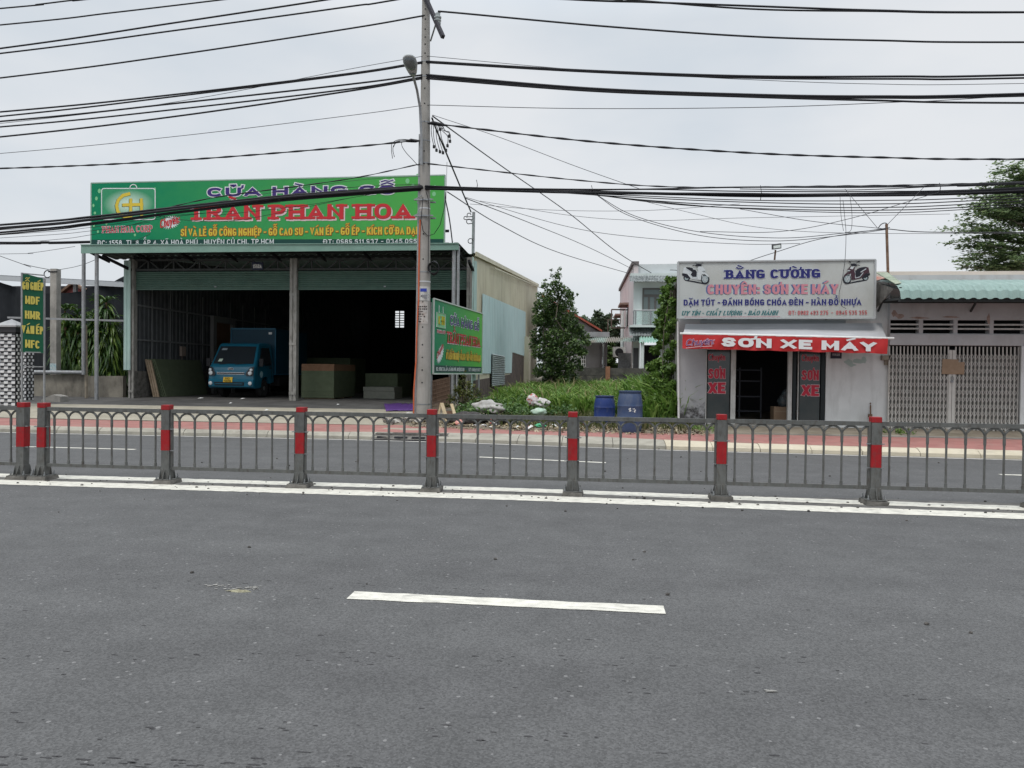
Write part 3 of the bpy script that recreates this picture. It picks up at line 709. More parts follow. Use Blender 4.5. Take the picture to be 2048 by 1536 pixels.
# side and rear walls
def wall_poly(pts, X, th, name, m_, parent): 
    s_ = MB(); s_.prism([(X, p.y, p.z) for p in pts], (th,0,0)); return s_.build(name, m_, parent)
s_ = MB(); s_.sheet((XR,YF,1.2),(XR,YB,1.2),(XR,YF,roofz(YF)),(XR,YB,roofz(YB)), 100, .028, (1,0,0)); s_.box(XR-.06,XR-.02,YF,YB,.3,roofz(YF)-.1); s_.build('side_wall', M_beige, shed)
s_ = MB(); s_.sheet((XR+.03,YF-.05,.5),(XR+.03,YF+.5,.5),(XR+.03,YF-.05,5.5),(XR+.03,YF+.5,5.55), 3, .02, (1,0,0)); s_.box(XR-.02,XR+.02,YF-.16,YF-.05,.45,5.6); s_.build('corner_trim', M_mint, shed)
PX = XR+.06
ptl = aX(965,587,PX); ptr = aX(1051,624,PX); pbl = aX(964,747,PX); pmid = aX(1023,746,PX); pst = aX(1023,704,PX); pbr = aX(1051,713,PX)
s_ = MB(); n = 34
vs = []
for i in range(n+1):
    for q, (u, dd) in enumerate(((0,0),(.3,0),(.42,.02),(.88,.02))):
        t = (i+u)/n
        if t > 1: break
        y = ptl.y + (ptr.y-ptl.y)*t; zt_ = ptl.z + (ptr.z-ptl.z)*t
        zb_ = pbl.z + (pmid.z-pbl.z)*min(1,t/.55) if y < pmid.y else pst.z+(pbr.z-pst.z)*(y-pst.y)/(pbr.y-pst.y)
        vs += [(PX+dd,y,zb_),(PX+dd,y,zt_)]
s_.add(vs, [(2*i,2*i+2,2*i+3,2*i+1) for i in range(len(vs)//2-1)])
s_.build('patch_sheet', M_mint2, shed)
s_ = MB(); rd = random.Random(4); y = YF-.02
base = [(XR+.02, YF, .2)]
s_.prism([(XR+.02,YF,.2),(XR+.02,pbr.y+1,.2),(XR+.02,pbr.y+1,pbr.z-.05),(XR+.02,pst.y,pst.z-.02),(XR+.02,pst.y-.1,1.45),(XR+.02,YF,1.25)], (.03,0,0))
s_.build('base_wall', M_brick_d, shed)
lv0 = aX(983,707,PX+.04); lv1 = aX(1008,770,PX+.04); lt = aX(983,707,PX+.04)
s_ = MB(); s_.sheet((PX+.04,lv0.y,lv0.z),(PX+.04,lv0.y,lv1.z),(PX+.04,lv1.y,lv0.z),(PX+.04,lv1.y,lv1.z), 17, .06, (1,0,0), prof=((0,0),(.45,1)))
s_.build('louvre_sheet', mat('galvanised corrugated sheet', (.33,.38,.37), .45, (.42,.47,.46), 4, metal=.3), shed)
c0 = aX(1053,673,XR+.2); c1 = aX(1062,760,XR+.2)
s_ = MB(); s_.box(XR+.05,XR+.35,c0.y,c0.y+1.6,.3,c0.z); s_.build('buttress', M_beige, shed)
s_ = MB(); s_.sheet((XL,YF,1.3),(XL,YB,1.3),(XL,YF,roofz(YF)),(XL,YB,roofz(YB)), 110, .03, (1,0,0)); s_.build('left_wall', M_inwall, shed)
s_ = MB()
for k in range(9):
    y = YF+1.1+k*1.25; s_.box(XL+.035,XL+.06,y,y+.05,1.3,4.7)
for z in (2.6,3.9): s_.box(XL+.03,XL+.07,YF,YF+14,z,z+.06)
s_.build('wall_studs', mat('pale purlin', (.16,.165,.17), .6), shed)
s_ = MB(); s_.box(XL-.1,XL+.12,YF-.1,YF+7.2,ZF-.1,1.45); s_.build('plinth', M_conc_d, shed)
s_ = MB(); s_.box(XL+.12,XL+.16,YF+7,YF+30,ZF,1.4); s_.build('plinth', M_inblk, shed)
# corner strips of the front left
s_ = MB(); x0, x1 = XY(247,YF-.2), XY(261,YF-.2); s_.sheet((x0,YF-.2,ZY(740,YF,260)),(x1,YF-.2,ZY(740,YF,260)),(x0,YF-.2,5.55),(x1,YF-.2,5.55), 2, .03, (0,-1,0)); s_.build('corner_trim', M_mint, shed)
# rear wall with the grilled window
wx0 = aY(790,640,YB).x; wx1 = aY(808,640,YB).x; wz0 = aY(799,655,YB).z; wz1 = aY(799,622,YB).z; zr = roofz(YB)
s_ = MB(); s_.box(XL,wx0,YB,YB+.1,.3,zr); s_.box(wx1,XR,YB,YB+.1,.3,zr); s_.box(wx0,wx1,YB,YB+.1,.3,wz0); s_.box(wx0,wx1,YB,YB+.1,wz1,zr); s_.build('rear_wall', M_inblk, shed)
s_ = MB()
for k in range(1,7): z = wz0+(wz1-wz0)*k/7; s_.box(wx0,wx1,YB+.02,YB+.05,z-.03,z+.03)
s_.box((wx0+wx1)/2-.04,(wx0+wx1)/2+.04,YB+.02,YB+.05,wz0,wz1); s_.build('window_grille', M_dark, shed)
s_ = MB(); s_.box(XL,XR,YF+.2,YB,ZF-.2,ZF+.01); s_.build('floor', mat('shed floor', (.05,.048,.046), .9, (.08,.076,.07), 1.5, stain=(.02,.02,.02), stain_amt=.7, stain_scale=(1,1,1)), shed)  # floor colour kept dark as part of the interior shade
# doorway in the left wall
y0 = aX(422,700,XL+.1).y; y1 = aX(466,700,XL+.1).y; zt_ = aX(440,646,XL+.1).z
dw = MB(); dw.box(XL+.06,XL+.22,y0,y0+.28,ZF,zt_); dw.box(XL+.06,XL+.22,y1-.28,y1,ZF,zt_); dw.box(XL+.06,XL+.22,y0,y1,zt_,zt_+.28); o = dw.build('door_frame', mat('grey door frame', (.2,.2,.2), .7), shed)
dw = MB(); dw.box(XL+.07,XL+.1,y0+.28,y1-.28,ZF,zt_); dw.build('door', mat('brown door leaf', (.13,.07,.04), .7, (.17,.1,.06), 3), o)
# switch box on the inner wall
b0 = aX(366,700,XL+.2); s_ = MB(); s_.box(XL+.05,XL+.15,b0.y,b0.y+.3,b0.z-.25,b0.z+.15); s_.tube([(XL+.1,b0.y+.1,b0.z-.2),(XL+.1,b0.y+.1,b0.z-1)],.012,5); s_.build('switch_box', mat('switch box', (.25,.2,.17), .6), shed)
# number plate on the truss
pn = facing(YF-.08); q = pn.at(504,540); q1 = pn.at(526,524)
s_ = MB(); s_.box(q.x,q1.x,YF-.08,YF-.06,q.z,q1.z); np_ = s_.build('number_plate', mat('dark enamel plate', (.015,.02,.045), .4), shed)
s_ = MB(); pn.text(s_, '1562A', (506,536.5), (524,536.2), 8, tx=.2, ty=.2); s_.build('lettering', M_white, np_)

# ------------------------------------------------------------------ the big green sign above the canopy
def signgreen(name, c1, c2, axis_len, x0):
    m = bpy.data.materials.new(name); m.use_nodes = True; nt = m.node_tree; N = nt.nodes; L = nt.links; p = N['Principled BSDF']
    p.inputs['Roughness'].default_value = .45; p.inputs['Specular IOR Level'].default_value = .15
    tc = N.new('ShaderNodeTexCoord'); sx = N.new('ShaderNodeSeparateXYZ'); L.new(tc.outputs['Generated'], sx.inputs[0])
    nz = N.new('ShaderNodeTexNoise'); nz.inputs['Scale'].default_value = 2.2; nz.inputs['Detail'].default_value = 2; L.new(tc.outputs['Object'], nz.inputs[0])
    mm = N.new('ShaderNodeMath'); mm.operation = 'MULTIPLY_ADD'; mm.inputs[1].default_value = .22; L.new(nz.outputs['Fac'], mm.inputs[0]); L.new(sx.outputs['X'], mm.inputs[2])
    cr = N.new('ShaderNodeValToRGB'); e = cr.color_ramp.elements; e[0].position = .2; e[0].color = (*c1,1); e[1].position = 1.05; e[1].color = (*c2,1)
    L.new(mm.outputs[0], cr.inputs[0]); L.new(cr.outputs[0], p.inputs['Base Color']); return m
M_sgreen = signgreen('printed green vinyl', (.004,.20,.095), (.075,.36,.075), 12, 0)
M_sdark  = mat('printed dark green band', (.008,.055,.045), .45)
M_purple = mat('printed purple', (.045,.022,.16), .45)
M_pale   = mat('printed white', (.62,.66,.66), .45)
M_pink   = mat('printed pink', (.66,.48,.52), .45)
M_sred   = mat('printed red', (.50,.025,.035), .45)
M_syel   = mat('printed yellow', (.62,.47,.05), .45)
M_sora   = mat('printed orange red', (.33,.09,.02), .45)
M_slite  = mat('printed light green', (.2,.5,.25), .45)
M_glow   = None
def glowmat(name, c_in, c_out):
    m = bpy.data.materials.new(name); m.use_nodes = True; nt = m.node_tree; N = nt.nodes; L = nt.links; p = N['Principled BSDF']; p.inputs['Roughness'].default_value = .45
    tc = N.new('ShaderNodeTexCoord'); mp = N.new('ShaderNodeMapping'); mp.inputs['Location'].default_value = (-1,-0.0,-1); mp.inputs['Scale'].default_value = (2,0.0,2)
    L.new(tc.outputs['Generated'], mp.inputs[0]); gr = N.new('ShaderNodeTexGradient'); gr.gradient_type = 'SPHERICAL'; L.new(mp.outputs[0], gr.inputs[0])
    cr = N.new('ShaderNodeValToRGB'); e = cr.color_ramp.elements; e[0].position = .05; e[0].color = (*c_out,1); e[1].position = .8; e[1].color = (*c_in,1)
    L.new(gr.outputs['Fac'], cr.inputs[0]); L.new(cr.outputs[0], p.inputs['Base Color']); return m
M_glow = glowmat('printed logo ground', (.5,.66,.55), (.02,.25,.11))
YS = 24.95; P = facing(YS)
TL, TR = P.at(182,366), P.at(890,350); zb = hb+.1
sg = thing('shop_sign', (TL.x, YS, zb), 'very wide green timber shop sign standing on the shed canopy', 'sign')
m = MB(); m.prism([(TL.x,YS,zb),(TR.x,YS,zb),(TR.x,YS,TR.z),(TL.x,YS,TL.z)], (0,.08,0)); m.build('panel', M_sgreen, sg)
m = MB()
for a, b in (((TL.x,TL.z),(TR.x,TR.z)),((TL.x,zb),(TL.x,TL.z)),((TR.x,zb),(TR.x,TR.z))):
    m.bar((a[0],YS+.02,a[1]),(b[0],YS+.02,b[1]),.05,.04)
m.build('frame', mat('sign edge trim', (.3,.42,.35), .5), sg)
m = MB()
for x in (TL.x+.6,-12,-8,TR.x-.5): m.bar((x,YS+.14,5.8),(x,YS+.14,TL.z-.1),.06); m.bar((x,YS+.14,TL.z-.5),(x,YS+1.6,5.9),.05)
m.build('support_frame', M_steel, sg)
m = MB(); q0 = P.at(182,479.5); q1 = P.at(890,478); m.prism([(TL.x+.02,YS-.004,zb),(TR.x-.03,YS-.004,zb),(TR.x-.03,YS-.004,q1.z),(TL.x+.02,YS-.004,q0.z)], (0,.003,0)); m.build('address_band', M_sdark, sg)
m = MB(); P.text(m, 'CỬA HÀNG GỖ', (415,393.5), (808,388), 17.5, tx=.44, ty=.24, outline=1, od=.035, gap=.3); m.build('lettering', [M_purple, M_pale], sg)
m = MB(); P.text(m, 'TRẦN PHAN HOA', (378,440), (844,437), 29, tx=.27, ty=.18, slab=.55, outline=1, od=.012, shadow=2, shd=(.045,-.05), gap=.13); m.build('lettering', [M_sred, M_sora, M_pink], sg)
m = MB(); P.text(m, 'SỈ VÀ LẺ GỖ CÔNG NGHIỆP - GỖ CAO SU - VÁN ÉP - GỖ ÉP - KÍCH CỠ ĐA DẠNG', (362,472.5), (874,468.5), 14.5, tx=.19, ty=.15, outline=1, od=.018, gap=.3); m.build('lettering', [M_syel, M_sora], sg)
m = MB(); P.text(m, 'ĐC: 1558, TL 8, ẤP 4, XÃ HOÀ PHÚ , HUYỆN CỦ CHI, TP.HCM', (196,491), (568,488), 10, tx=.18, ty=.17, gap=.3, lift=.012); m.build('lettering', M_pale, sg)
m = MB(); P.text(m, 'ĐT: 0989.611.937 - 0345.096.152', (647,488.2), (873,486.8), 9.5, tx=.18, ty=.17, gap=.3, lift=.012); m.build('lettering', M_pale, sg)
# emblem: hanging tag with yellow monogram
def disk(mb, c, rx, rz, mi=0, n=16, yo=0): mb.add([(c.x+rx*math.cos(6.2832*i/n), c.y-yo, c.z+rz*math.sin(6.2832*i/n)) for i in range(n)], [tuple(range(n))], mi)
def pstroke(mb, pts, t, nor, z, mi=0, closed=False, pl=None):
    """a flat printed stroke through photo points"""
    pl = pl or P; Q = [pl.at(*p) for p in pts]; o = Q[0]; u = pl.u
    q2 = [((v-o).dot(u), (v-o).z) for v in Q]
    if closed: q2 = q2 + [q2[0]]
    Lp, Rp = ribbon(q2, t, 0 if closed else t/2, closed)
    vs = []
    for a_, b_ in zip(Lp, Rp):
        for r_ in (a_, b_): vs.append(o + u*r_.x + Vector((0,0,r_.y)) + pl.n*z)
    mb.add(vs, [(2*j,2*j+1,2*j+3,2*j+2) for j in range(len(Lp)-1)], mi)
def rrect(x0, y0, x1, y1, r, n=5):
    out = []
    for cx, cy, a in ((x1-r,y0+r,-90),(x1-r,y1-r,0),(x0+r,y1-r,90),(x0+r,y0+r,180)):
        for i in range(n+1): t = rad(a+90*i/n); out.append((cx+r*math.cos(t), cy+r*math.sin(t)))
    return out
lg = MB(); pts = [P.at(*p) for p in rrect(204,378,310,438,4)]; lg.add([v-Vector((0,.004,0)) for v in pts], [tuple(range(len(pts)))]); lo = lg.build('emblem', M_glow, sg)
lg = MB(); pstroke(lg, rrect(203.5,377,310.5,439,5), .035, 0, .008, 0, True); pstroke(lg, arc(267,376,7,7,180,360,8), .035, 0, .008, 0)
# monogram shadow, then monogram
def mono(dx, dy, z, mi):
    pstroke(lg, [(x+dx,y+dy) for x,y in [(258,388),(246,391),(237,400),(233.5,411),(236,423),(243,431),(256,435)]], .115, 0, z, mi)
    pstroke(lg, [(x+dx,y+dy) for x,y in [(248,410),(284,409)]], .11, 0, z+.0012, mi)
    pstroke(lg, [(x+dx,y+dy) for x,y in [(262,400),(262,434)]], .11, 0, z+.0024, mi)
    pstroke(lg, [(x+dx,y+dy) for x,y in [(283,400),(284,434)]], .11, 0, z+.0036, mi)
mono(-1.2,.8,.007,1); mono(0,0,.011,2)
lg.build('monogram', [M_pale, M_sdark, M_syel], lo)
m = MB(); P.text(m, 'PHAN HOA CORP', (205,466), (309,463.5), 13, tx=.13, ty=.11, slab=.4, outline=1, od=.012, gap=.2); m.build('lettering', [M_sred, M_pale], sg)
m = MB(); c = P.at(341,444.5); rd = random.Random(2); N_ = 26; st = []
ca, sa = math.cos(rad(12)), math.sin(rad(12))
for i in range(2*N_):
    a = math.pi*i/N_; k = 1 if i % 2 == 0 else .66
    x, z = .40*k*math.cos(a), .25*k*math.sin(a); st.append((c.x+x*ca-z*sa, c.y-.005, c.z+x*sa+z*ca))
m.add([tuple(c-Vector((0,.005,0)))]+st, [(0,i+1,(i+1)%(2*N_)+1) for i in range(2*N_)])
A = P.at(320,457); B = P.at(360,446)
letters(m, 'Chuyên:', A, B-A, (-.12,0,1), P.n, (B-A).length, .30, tx=.14, ty=.14, fill=1, shear=.2, gap=.1)
m.build('starburst', [M_pale, M_sred], sg)
m = MB(); rd = random.Random(9)
for (px, py, r_) in ((199,382,.08),(193,397,.07),(187,411,.06),(190,426,.05),(310,378,.06),(815,362,.09),(835,350.5,.05),(858,378,.11),(868,388,.08),(870,374,.07),(196,463,.06),(188,452,.05),(270,470,.05),(213,447,.05),(826,371,.06)):
    disk(m, P.at(px,py), r_*rd.uniform(.6,1), r_, 0, 12, .0045+.0004*len(m.f)/12)
m.build('leaf_print', M_slite, sg)

# ------------------------------------------------------------------ the smaller sign beside the pole
S1 = Vector((-4.57,20.95,0)); S2 = Vector((-3.97,26.3,0)); P2 = Plane(S1, S2-S1)
a0, a1, b0_, b1_ = P2.at(865,599), P2.at(964.5,625), P2.at(872,752), P2.at(963.5,744)
zt_ = (a0.z+a1.z)/2; zb_ = (b0_.z+b1_.z)/2
pa = Vector((S1.x,S1.y,0)); pb = P2.at(964,690); pb.z = 0; pa = P2.at(866,690); pa.z = 0
ss = thing('roadside_sign', (pa.x,pa.y,.35), 'smaller slanting green timber shop sign right beside the concrete pole', 'sign')
n2 = P2.n
if n2.dot(Vector((0,-1,0)))+n2.dot(Vector((1,0,0))) < 0: n2 = -n2
m = MB(); m.prism([(pa.x,pa.y,zb_),(pb.x,pb.y,zb_),(pb.x,pb.y,zt_),(pa.x,pa.y,zt_)], -n2*.05); m.build('panel', signgreen('printed green banner', (.004,.19,.09), (.10,.40,.06), 5, 0), ss)
m = MB(); off = n2*.01
for q, w in (((pa,zb_),(pa,zt_)),((pa,zb_),(pb,zb_)),((pa,zt_),(pb,zt_)),((pb,zb_),(pb,zt_))) and [(((pa,zb_),(pa,zt_)),.05),(((pa,zb_),(pb,zb_)),.04),(((pa,zt_),(pb,zt_)),.035),(((pb,zb_),(pb,zt_)),.035)]:
    m.bar(q[0][0]+Vector((0,0,q[0][1]))+off, q[1][0]+Vector((0,0,q[1][1]))+off, w)
m.build('frame', mat('pale sign frame', (.5,.54,.5), .5), ss)
for f_ in (.02,.35,.98):
    x = pa.lerp(pb,f_)-n2*.08; s_ = MB(); s_.tube([(x.x,x.y,.2),(x.x,x.y,zt_-.1)], .035, 8); s_.build('post', M_post, ss, smooth=True)
class PlaneN(Plane):
    pass
P2.n = n2
U2 = (pb-pa).normalized(); LW = (pb-pa).length; LH = zt_-zb_
def uv(u, v, off=0): return pa + U2*(u*LW) + Vector((0,0,zb_+v*LH)) + n2*off
m = MB(); m.add([uv(.012,.015,.006),uv(.988,.015,.006),uv(.988,.115,.006),uv(.012,.115,.006)], [(0,1,2,3)]); m.build('address_band', M_sdark, ss)
def t2(txt, u0, u1, v, hv, mats, **k):
    m = MB(); letters(m, txt, uv(u0,v), U2, (0,0,1), n2, (u1-u0)*LW, hv*LH, lift=.01, **k); m.build('lettering', mats, ss)
t2('CỬA HÀNG GỖ', .29, .94, .70, .135, [M_purple, M_pale], tx=.25, ty=.17, outline=1, od=.02, gap=.22)
t2('TRẦN PHAN HOA', .23, .97, .44, .155, [M_sred, M_sora, M_pink], tx=.2, ty=.13, slab=.35, outline=1, od=.006, shadow=2, shd=(.02,-.03), gap=.16)
t2('SỈ VÀ LẺ GỖ CÔNG NGHIỆP - GỖ CAO SU - VÁN ÉP - GỖ ÉP - KÍCH CỠ ĐA DẠNG', .22, .98, .205, .10, [M_syel, M_sora], tx=.2, ty=.14, outline=1, od=.01, gap=.3)
t2('ĐC: 1558, TL 8, ẤP 4, XÃ HOÀ PHÚ , HUYỆN CỦ CHI', .05, .6, .04, .05, M_pale, tx=.24, ty=.17, gap=.24)
t2('ĐT: 0989.611.937', .68, .97, .04, .05, M_pale, tx=.24, ty=.17, gap=.2)
t2('PHAN HOA CORP', .06, .21, .555, .04, [M_sred, M_pale], tx=.2, ty=.14, outline=1, od=.012)
m = MB(); m.add([uv(.05,.63,.006),uv(.2,.63,.006),uv(.2,.83,.006),uv(.05,.83,.006)], [(0,1,2,3)], 0)
for q in (((.05,.63),(.2,.63)),((.2,.63),(.2,.83)),((.2,.83),(.05,.83)),((.05,.83),(.05,.63)),((.09,.83),(.09,.93)),((.16,.83),(.16,.93))):
    m.bar(uv(*q[0],.009), uv(*q[1],.009), .03, .004, 1)
for q in (((.085,.68),(.085,.78)),((.085,.78),(.12,.78)),((.085,.68),(.12,.68)),((.12,.73),(.175,.73)),((.14,.67),(.14,.79)),((.17,.67),(.17,.79))): m.bar(uv(*q[0],.011), uv(*q[1],.011), .07, .004, 2)
m.build('emblem', [M_slite, M_pale, M_syel], ss)
m = MB()
st = [];
for i in range(40):
    a = math.pi*i/20; k = 1 if i % 2 == 0 else .7; x, z = .42*k*math.cos(a), .22*k*math.sin(a); cc, s0 = .8, .6
    st.append(uv(.12,.27,.008)+U2*(x*cc-z*s0)+Vector((0,0,x*s0+z*cc)))
m.add([uv(.12,.27,.008)]+st, [(0,i+1,(i+1)%40+1) for i in range(40)])
letters(m, 'Chuyên', uv(.055,.19), U2+Vector((0,0,.6)), (0,0,1), n2, .72, .2, tx=.16, ty=.14, fill=1, lift=.012); m.build('starburst', [M_pale, M_sred], ss)
# ------------------------------------------------------------------ the blue box truck
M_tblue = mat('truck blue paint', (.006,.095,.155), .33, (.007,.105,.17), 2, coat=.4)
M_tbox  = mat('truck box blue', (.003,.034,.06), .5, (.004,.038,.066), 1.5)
M_tyre  = mat('tyre rubber', (.02,.02,.02), .9)
M_chrome= mat('chrome trim', (.6,.6,.62), .2, metal=1)
M_lens  = mat('lamp lens', (.55,.57,.58), .12, spec=.8)
M_plas  = mat('black plastic', (.015,.015,.017), .6)
KS = 1.07; T0 = aY(461, 793, 27.0); T0.z = ZF+.015
truck = thing('box_truck', T0, 'small blue box truck parked inside the open shed', 'truck')
def tp(x, y, z): return Vector((T0.x + x*KS, T0.y + y*KS, T0.z + z*KS))
def tbox(mb, x0,x1,y0,y1,z0,z1, mi=0):
    a = tp(x0,y0,z0); b = tp(x1,y1,z1); return mb.box(a.x,b.x,a.y,b.y,a.z,b.z,mi)
prof = [(.06,.34),(-.02,.40),(-.04,.62),(.0,.66),(.0,.72),(.03,.98),(.10,1.14),(.17,1.20),(.62,1.88),(.72,1.96),(.9,1.99),(1.5,2.0),(1.62,1.95),(1.66,1.7),(1.68,.55),(1.3,.5),(1.22,.62),(1.06,.74),(.86,.76),(.68,.68),(.58,.5),(.54,.36)]
def halfw(z): return .86 if z < 1.15 else .86 - (z-1.15)*.13
def cab_shell(prof):
    mb = MB(); n = len(prof); cols = (-1,-.97,-.8,0,.8,.97,1)
    for c in cols:
        for (y,z) in prof:
            e = abs(c); yy = y + (.10 if e == 1 else .035 if e > .9 else 0)*(1 if y < .3 else .3) * (1 if y < 1.4 else -.2); zz = z - (.05 if e == 1 and z > 1.9 else 0)
            mb.v.append(tuple(tp(halfw(z)*c, yy, zz)))
    for k in range(len(cols)-1):
        for i in range(n):
            mb.f.append((k*n+i, k*n+(i+1)%n, (k+1)*n+(i+1)%n, (k+1)*n+i)); mb.m.append(0)
    mb.f.append(tuple(range(n))); mb.m.append(0); mb.f.append(tuple(range((len(cols)-1)*n, len(cols)*n))[::-1]); mb.m.append(0)
    return mb
cab = cab_shell(prof).build('cab', M_tblue, truck, smooth=True)
def on_front(x, z, off=.012):
    for (y0,z0),(y1,z1) in zip(prof[1:10], prof[2:11]):
        if z0 <= z <= z1:
            y = y0+(y1-y0)*(z-z0)/(z1-z0+1e-9); break
    e = abs(x)/halfw(z); yy = y + (max(0,e-.8)/.17*.035 if e < .97 else .035+(e-.97)/.03*.065)
    return tp(x, yy-off, z)
def front_panel(mb, pts, mi=0, off=.012):
    P_ = [on_front(x, z, off) for x, z in pts]; return mb.prism(P_, (0,.02,0), mi)
m = MB(); front_panel(m, [(-.76,1.22),(0,1.22),(.76,1.22),(.68,1.86),(0,1.865),(-.68,1.86)], 0, .022); m.build('windshield', M_glass, cab)
m = MB(); front_panel(m, [(-.6,1.30),(-.46,1.30),(-.43,1.40),(-.56,1.40)], 0, .017); m.build('inspection_sticker', mat('sticker paper', (.45,.55,.45), .6), cab)
m = MB(); front_panel(m, [(-.6,1.72),(-.4,1.72),(-.39,1.79),(-.58,1.79)], 0, .017); m.build('windshield_sticker', mat('faded sticker', (.2,.24,.26), .6), cab)
m = MB()
for a, b in (((-.5,1.2),(-.02,1.25)),((.1,1.2),(.58,1.25))): m.bar(on_front(*a,.03), on_front(*b,.03), .018)
m.build('wiper', M_plas, cab)
for sx in (-1,1):
    m = MB(); front_panel(m, [(sx*.835,.80),(sx*.60,.79),(sx*.56,.86),(sx*.70,1.08),(sx*.835,1.12)], 0, .045); h = m.build('headlight', mat('lamp housing', (.03,.03,.035), .3), cab)
    m = MB()
    for x_, z_, r_ in ((.735,.88,.075),(.765,1.0,.055)):
        c = on_front(sx*x_, z_, .05); m.lathe([(r_*KS,.0),(r_*.9*KS,-.03),(.01,-.05)], c, 14, axis='y')
    m.build('lens', M_lens, h, smooth=True)
    m = MB(); c = on_front(sx*.74,.52,.012); m.lathe([(.075,0),(.07,-.02),(.01,-.04)], c, 12, axis='y'); m.build('fog_lamp', M_lens, cab, smooth=True)
    s_ = MB(); a = tp(sx*.84,.42,1.25); b = tp(sx*1.0,.30,1.28); s_.bar(a,b,.03); s_.prism([b+Vector((-.07,0,-.16)),b+Vector((.07,0,-.16)),b+Vector((.08,0,.14)),b+Vector((-.08,0,.14))], (0,.06,0)); s_.build('mirror', M_plas, cab)
    X = halfw(1.5); w0 = MB()
    q = [tp(sx*(halfw(1.2)+.012),.42,1.2),tp(sx*(halfw(1.2)+.012),1.42,1.2),tp(sx*(halfw(1.82)+.012),1.38,1.82),tp(sx*(halfw(1.82)+.012),.78,1.82)]
    w0.prism(q, (sx*.012,0,0)); w0.build('side_window', M_glass, cab)
    w0 = MB()
    for (ya,za),(yb,zb) in (((.36,.8),(.36,1.18)),((1.5,.66),(1.5,1.2)),((.36,1.18),(1.5,1.18)),((1.5,1.2),(1.42,1.86))): w0.bar(tp(sx*(halfw(za)+.004),ya,za),tp(sx*(halfw(zb)+.004),yb,zb),.012)
    w0.build('door_seam', M_plas, cab)
    w0 = MB(); w0.bar(tp(sx*.885,1.25,1.08),tp(sx*.885,1.42,1.08),.03,.04); w0.build('door_handle', M_plas, cab)
    if sx > 0:
        w0 = MB(); c = tp(.873,.6,.84); w0.lathe([(.13,0),(.13,.004)], c, 18, axis='x'); w0.build('door_emblem', mat('pale decal', (.25,.4,.45), .6), cab)
m = MB(); front_panel(m, [(-.5,.85),(.5,.85),(.52,.90),(-.52,.90)]); m.build('grille', M_plas, cab)
m = MB(); 
for z_ in (.845,.905): m.bar(on_front(-.52,z_,.014), on_front(.52,z_,.014), .016)
m.build('grille_trim', M_chrome, cab)
m = MB(); front_panel(m, [(-.58,.44),(.5,.44),(.52,.56),(-.6,.56)]); m.build('bumper_intake', M_plas, cab)
m = MB(); m.bar(on_front(-.55,.5,.02), on_front(.47,.5,.02), .03); m.build('intake_bar', M_tblue, cab)
m = MB(); c = on_front(-.02,1.03,.014)
m.add([c+Vector((.115*math.cos(6.283*i/18),-.0,.058*math.sin(6.283*i/18))) for i in range(18)], [tuple(range(18))], 0)
m.add([c+Vector((.1*math.cos(6.283*i/18),-.004,.047*math.sin(6.283*i/18))) for i in range(18)], [tuple(range(18))], 1)
letters(m, 'KIA', c+Vector((-.065,-.004,-.025)), (1,0,0), (0,0,1), (0,-1,0), .13, .05, tx=.16, ty=.16, fill=0, lift=.003); m.build('emblem', [M_chrome, M_plas], cab)
m = MB(); front_panel(m, [(-.25,.56),(.09,.56),(.09,.74),(-.25,.74)], 0, .035); pl_ = m.build('number_plate', mat('yellow plate', (.62,.40,.03), .5), cab)
m = MB(); o = on_front(-.25,.66,.04); letters(m, '51D', o+Vector((.09,-.03,.0)), (1,0,0), (0,0,1), (0,-1,0), .18, .07, tx=.18, ty=.18, lift=.002)
letters(m, '730.56', o+Vector((.03,-.03,-.09)), (1,0,0), (0,0,1), (0,-1,0), .3, .07, tx=.18, ty=.18, lift=.002); m.build('lettering', M_plas, pl_)
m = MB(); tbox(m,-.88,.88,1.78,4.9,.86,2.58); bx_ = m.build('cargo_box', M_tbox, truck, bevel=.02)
m = MB()
for x_ in (-.88,.88): tbox(m,x_-.02,x_+.02,1.755,1.785,.86,2.58)
tbox(m,-.88,.88,1.755,1.785,2.54,2.6); tbox(m,-.9,.9,1.755,4.9,.82,.87); m.build('box_edging', mat('box edge blue', (.008,.08,.14), .4), bx_)
m = MB(); tbox(m,.62,.74,1.745,1.77,2.36,2.44); m.build('marker_lamp', M_lens, bx_)
m = MB(); tbox(m,-.4,-.3,.3,4.9,.52,.7); tbox(m,.3,.4,.3,4.9,.52,.7); tbox(m,-.7,.7,.3,1.6,.42,.5); tbox(m,.45,.85,2.2,2.9,.4,.75); m.build('chassis', M_plas, truck)
for sx in (-1,1):
    for y_ in (.96,3.9):
        c = tp(sx*.72, y_, .33); R_ = .33*KS
        m = MB(); m.lathe([(R_*.62,-.1),(R_*.92,-.11),(R_,-.08),(R_,.08),(R_*.92,.11),(R_*.62,.1)], c, 24, axis='x'); w_ = m.build('wheel', M_tyre, truck, smooth=True)
        m = MB(); m.lathe([(R_*.62,-.09*sx),(R_*.62,.085*sx),(R_*.5,.06*sx),(R_*.3,.05*sx),(R_*.25,.1*sx),(.01,.105*sx)], c, 20, axis='x'); m.build('rim', M_steel, w_, smooth=True)
    m = MB(); tbox(m, sx*.84-.01, sx*.84+.01, 1.38,1.42,.2,.52); m.build('mud_flap', M_plas, truck)

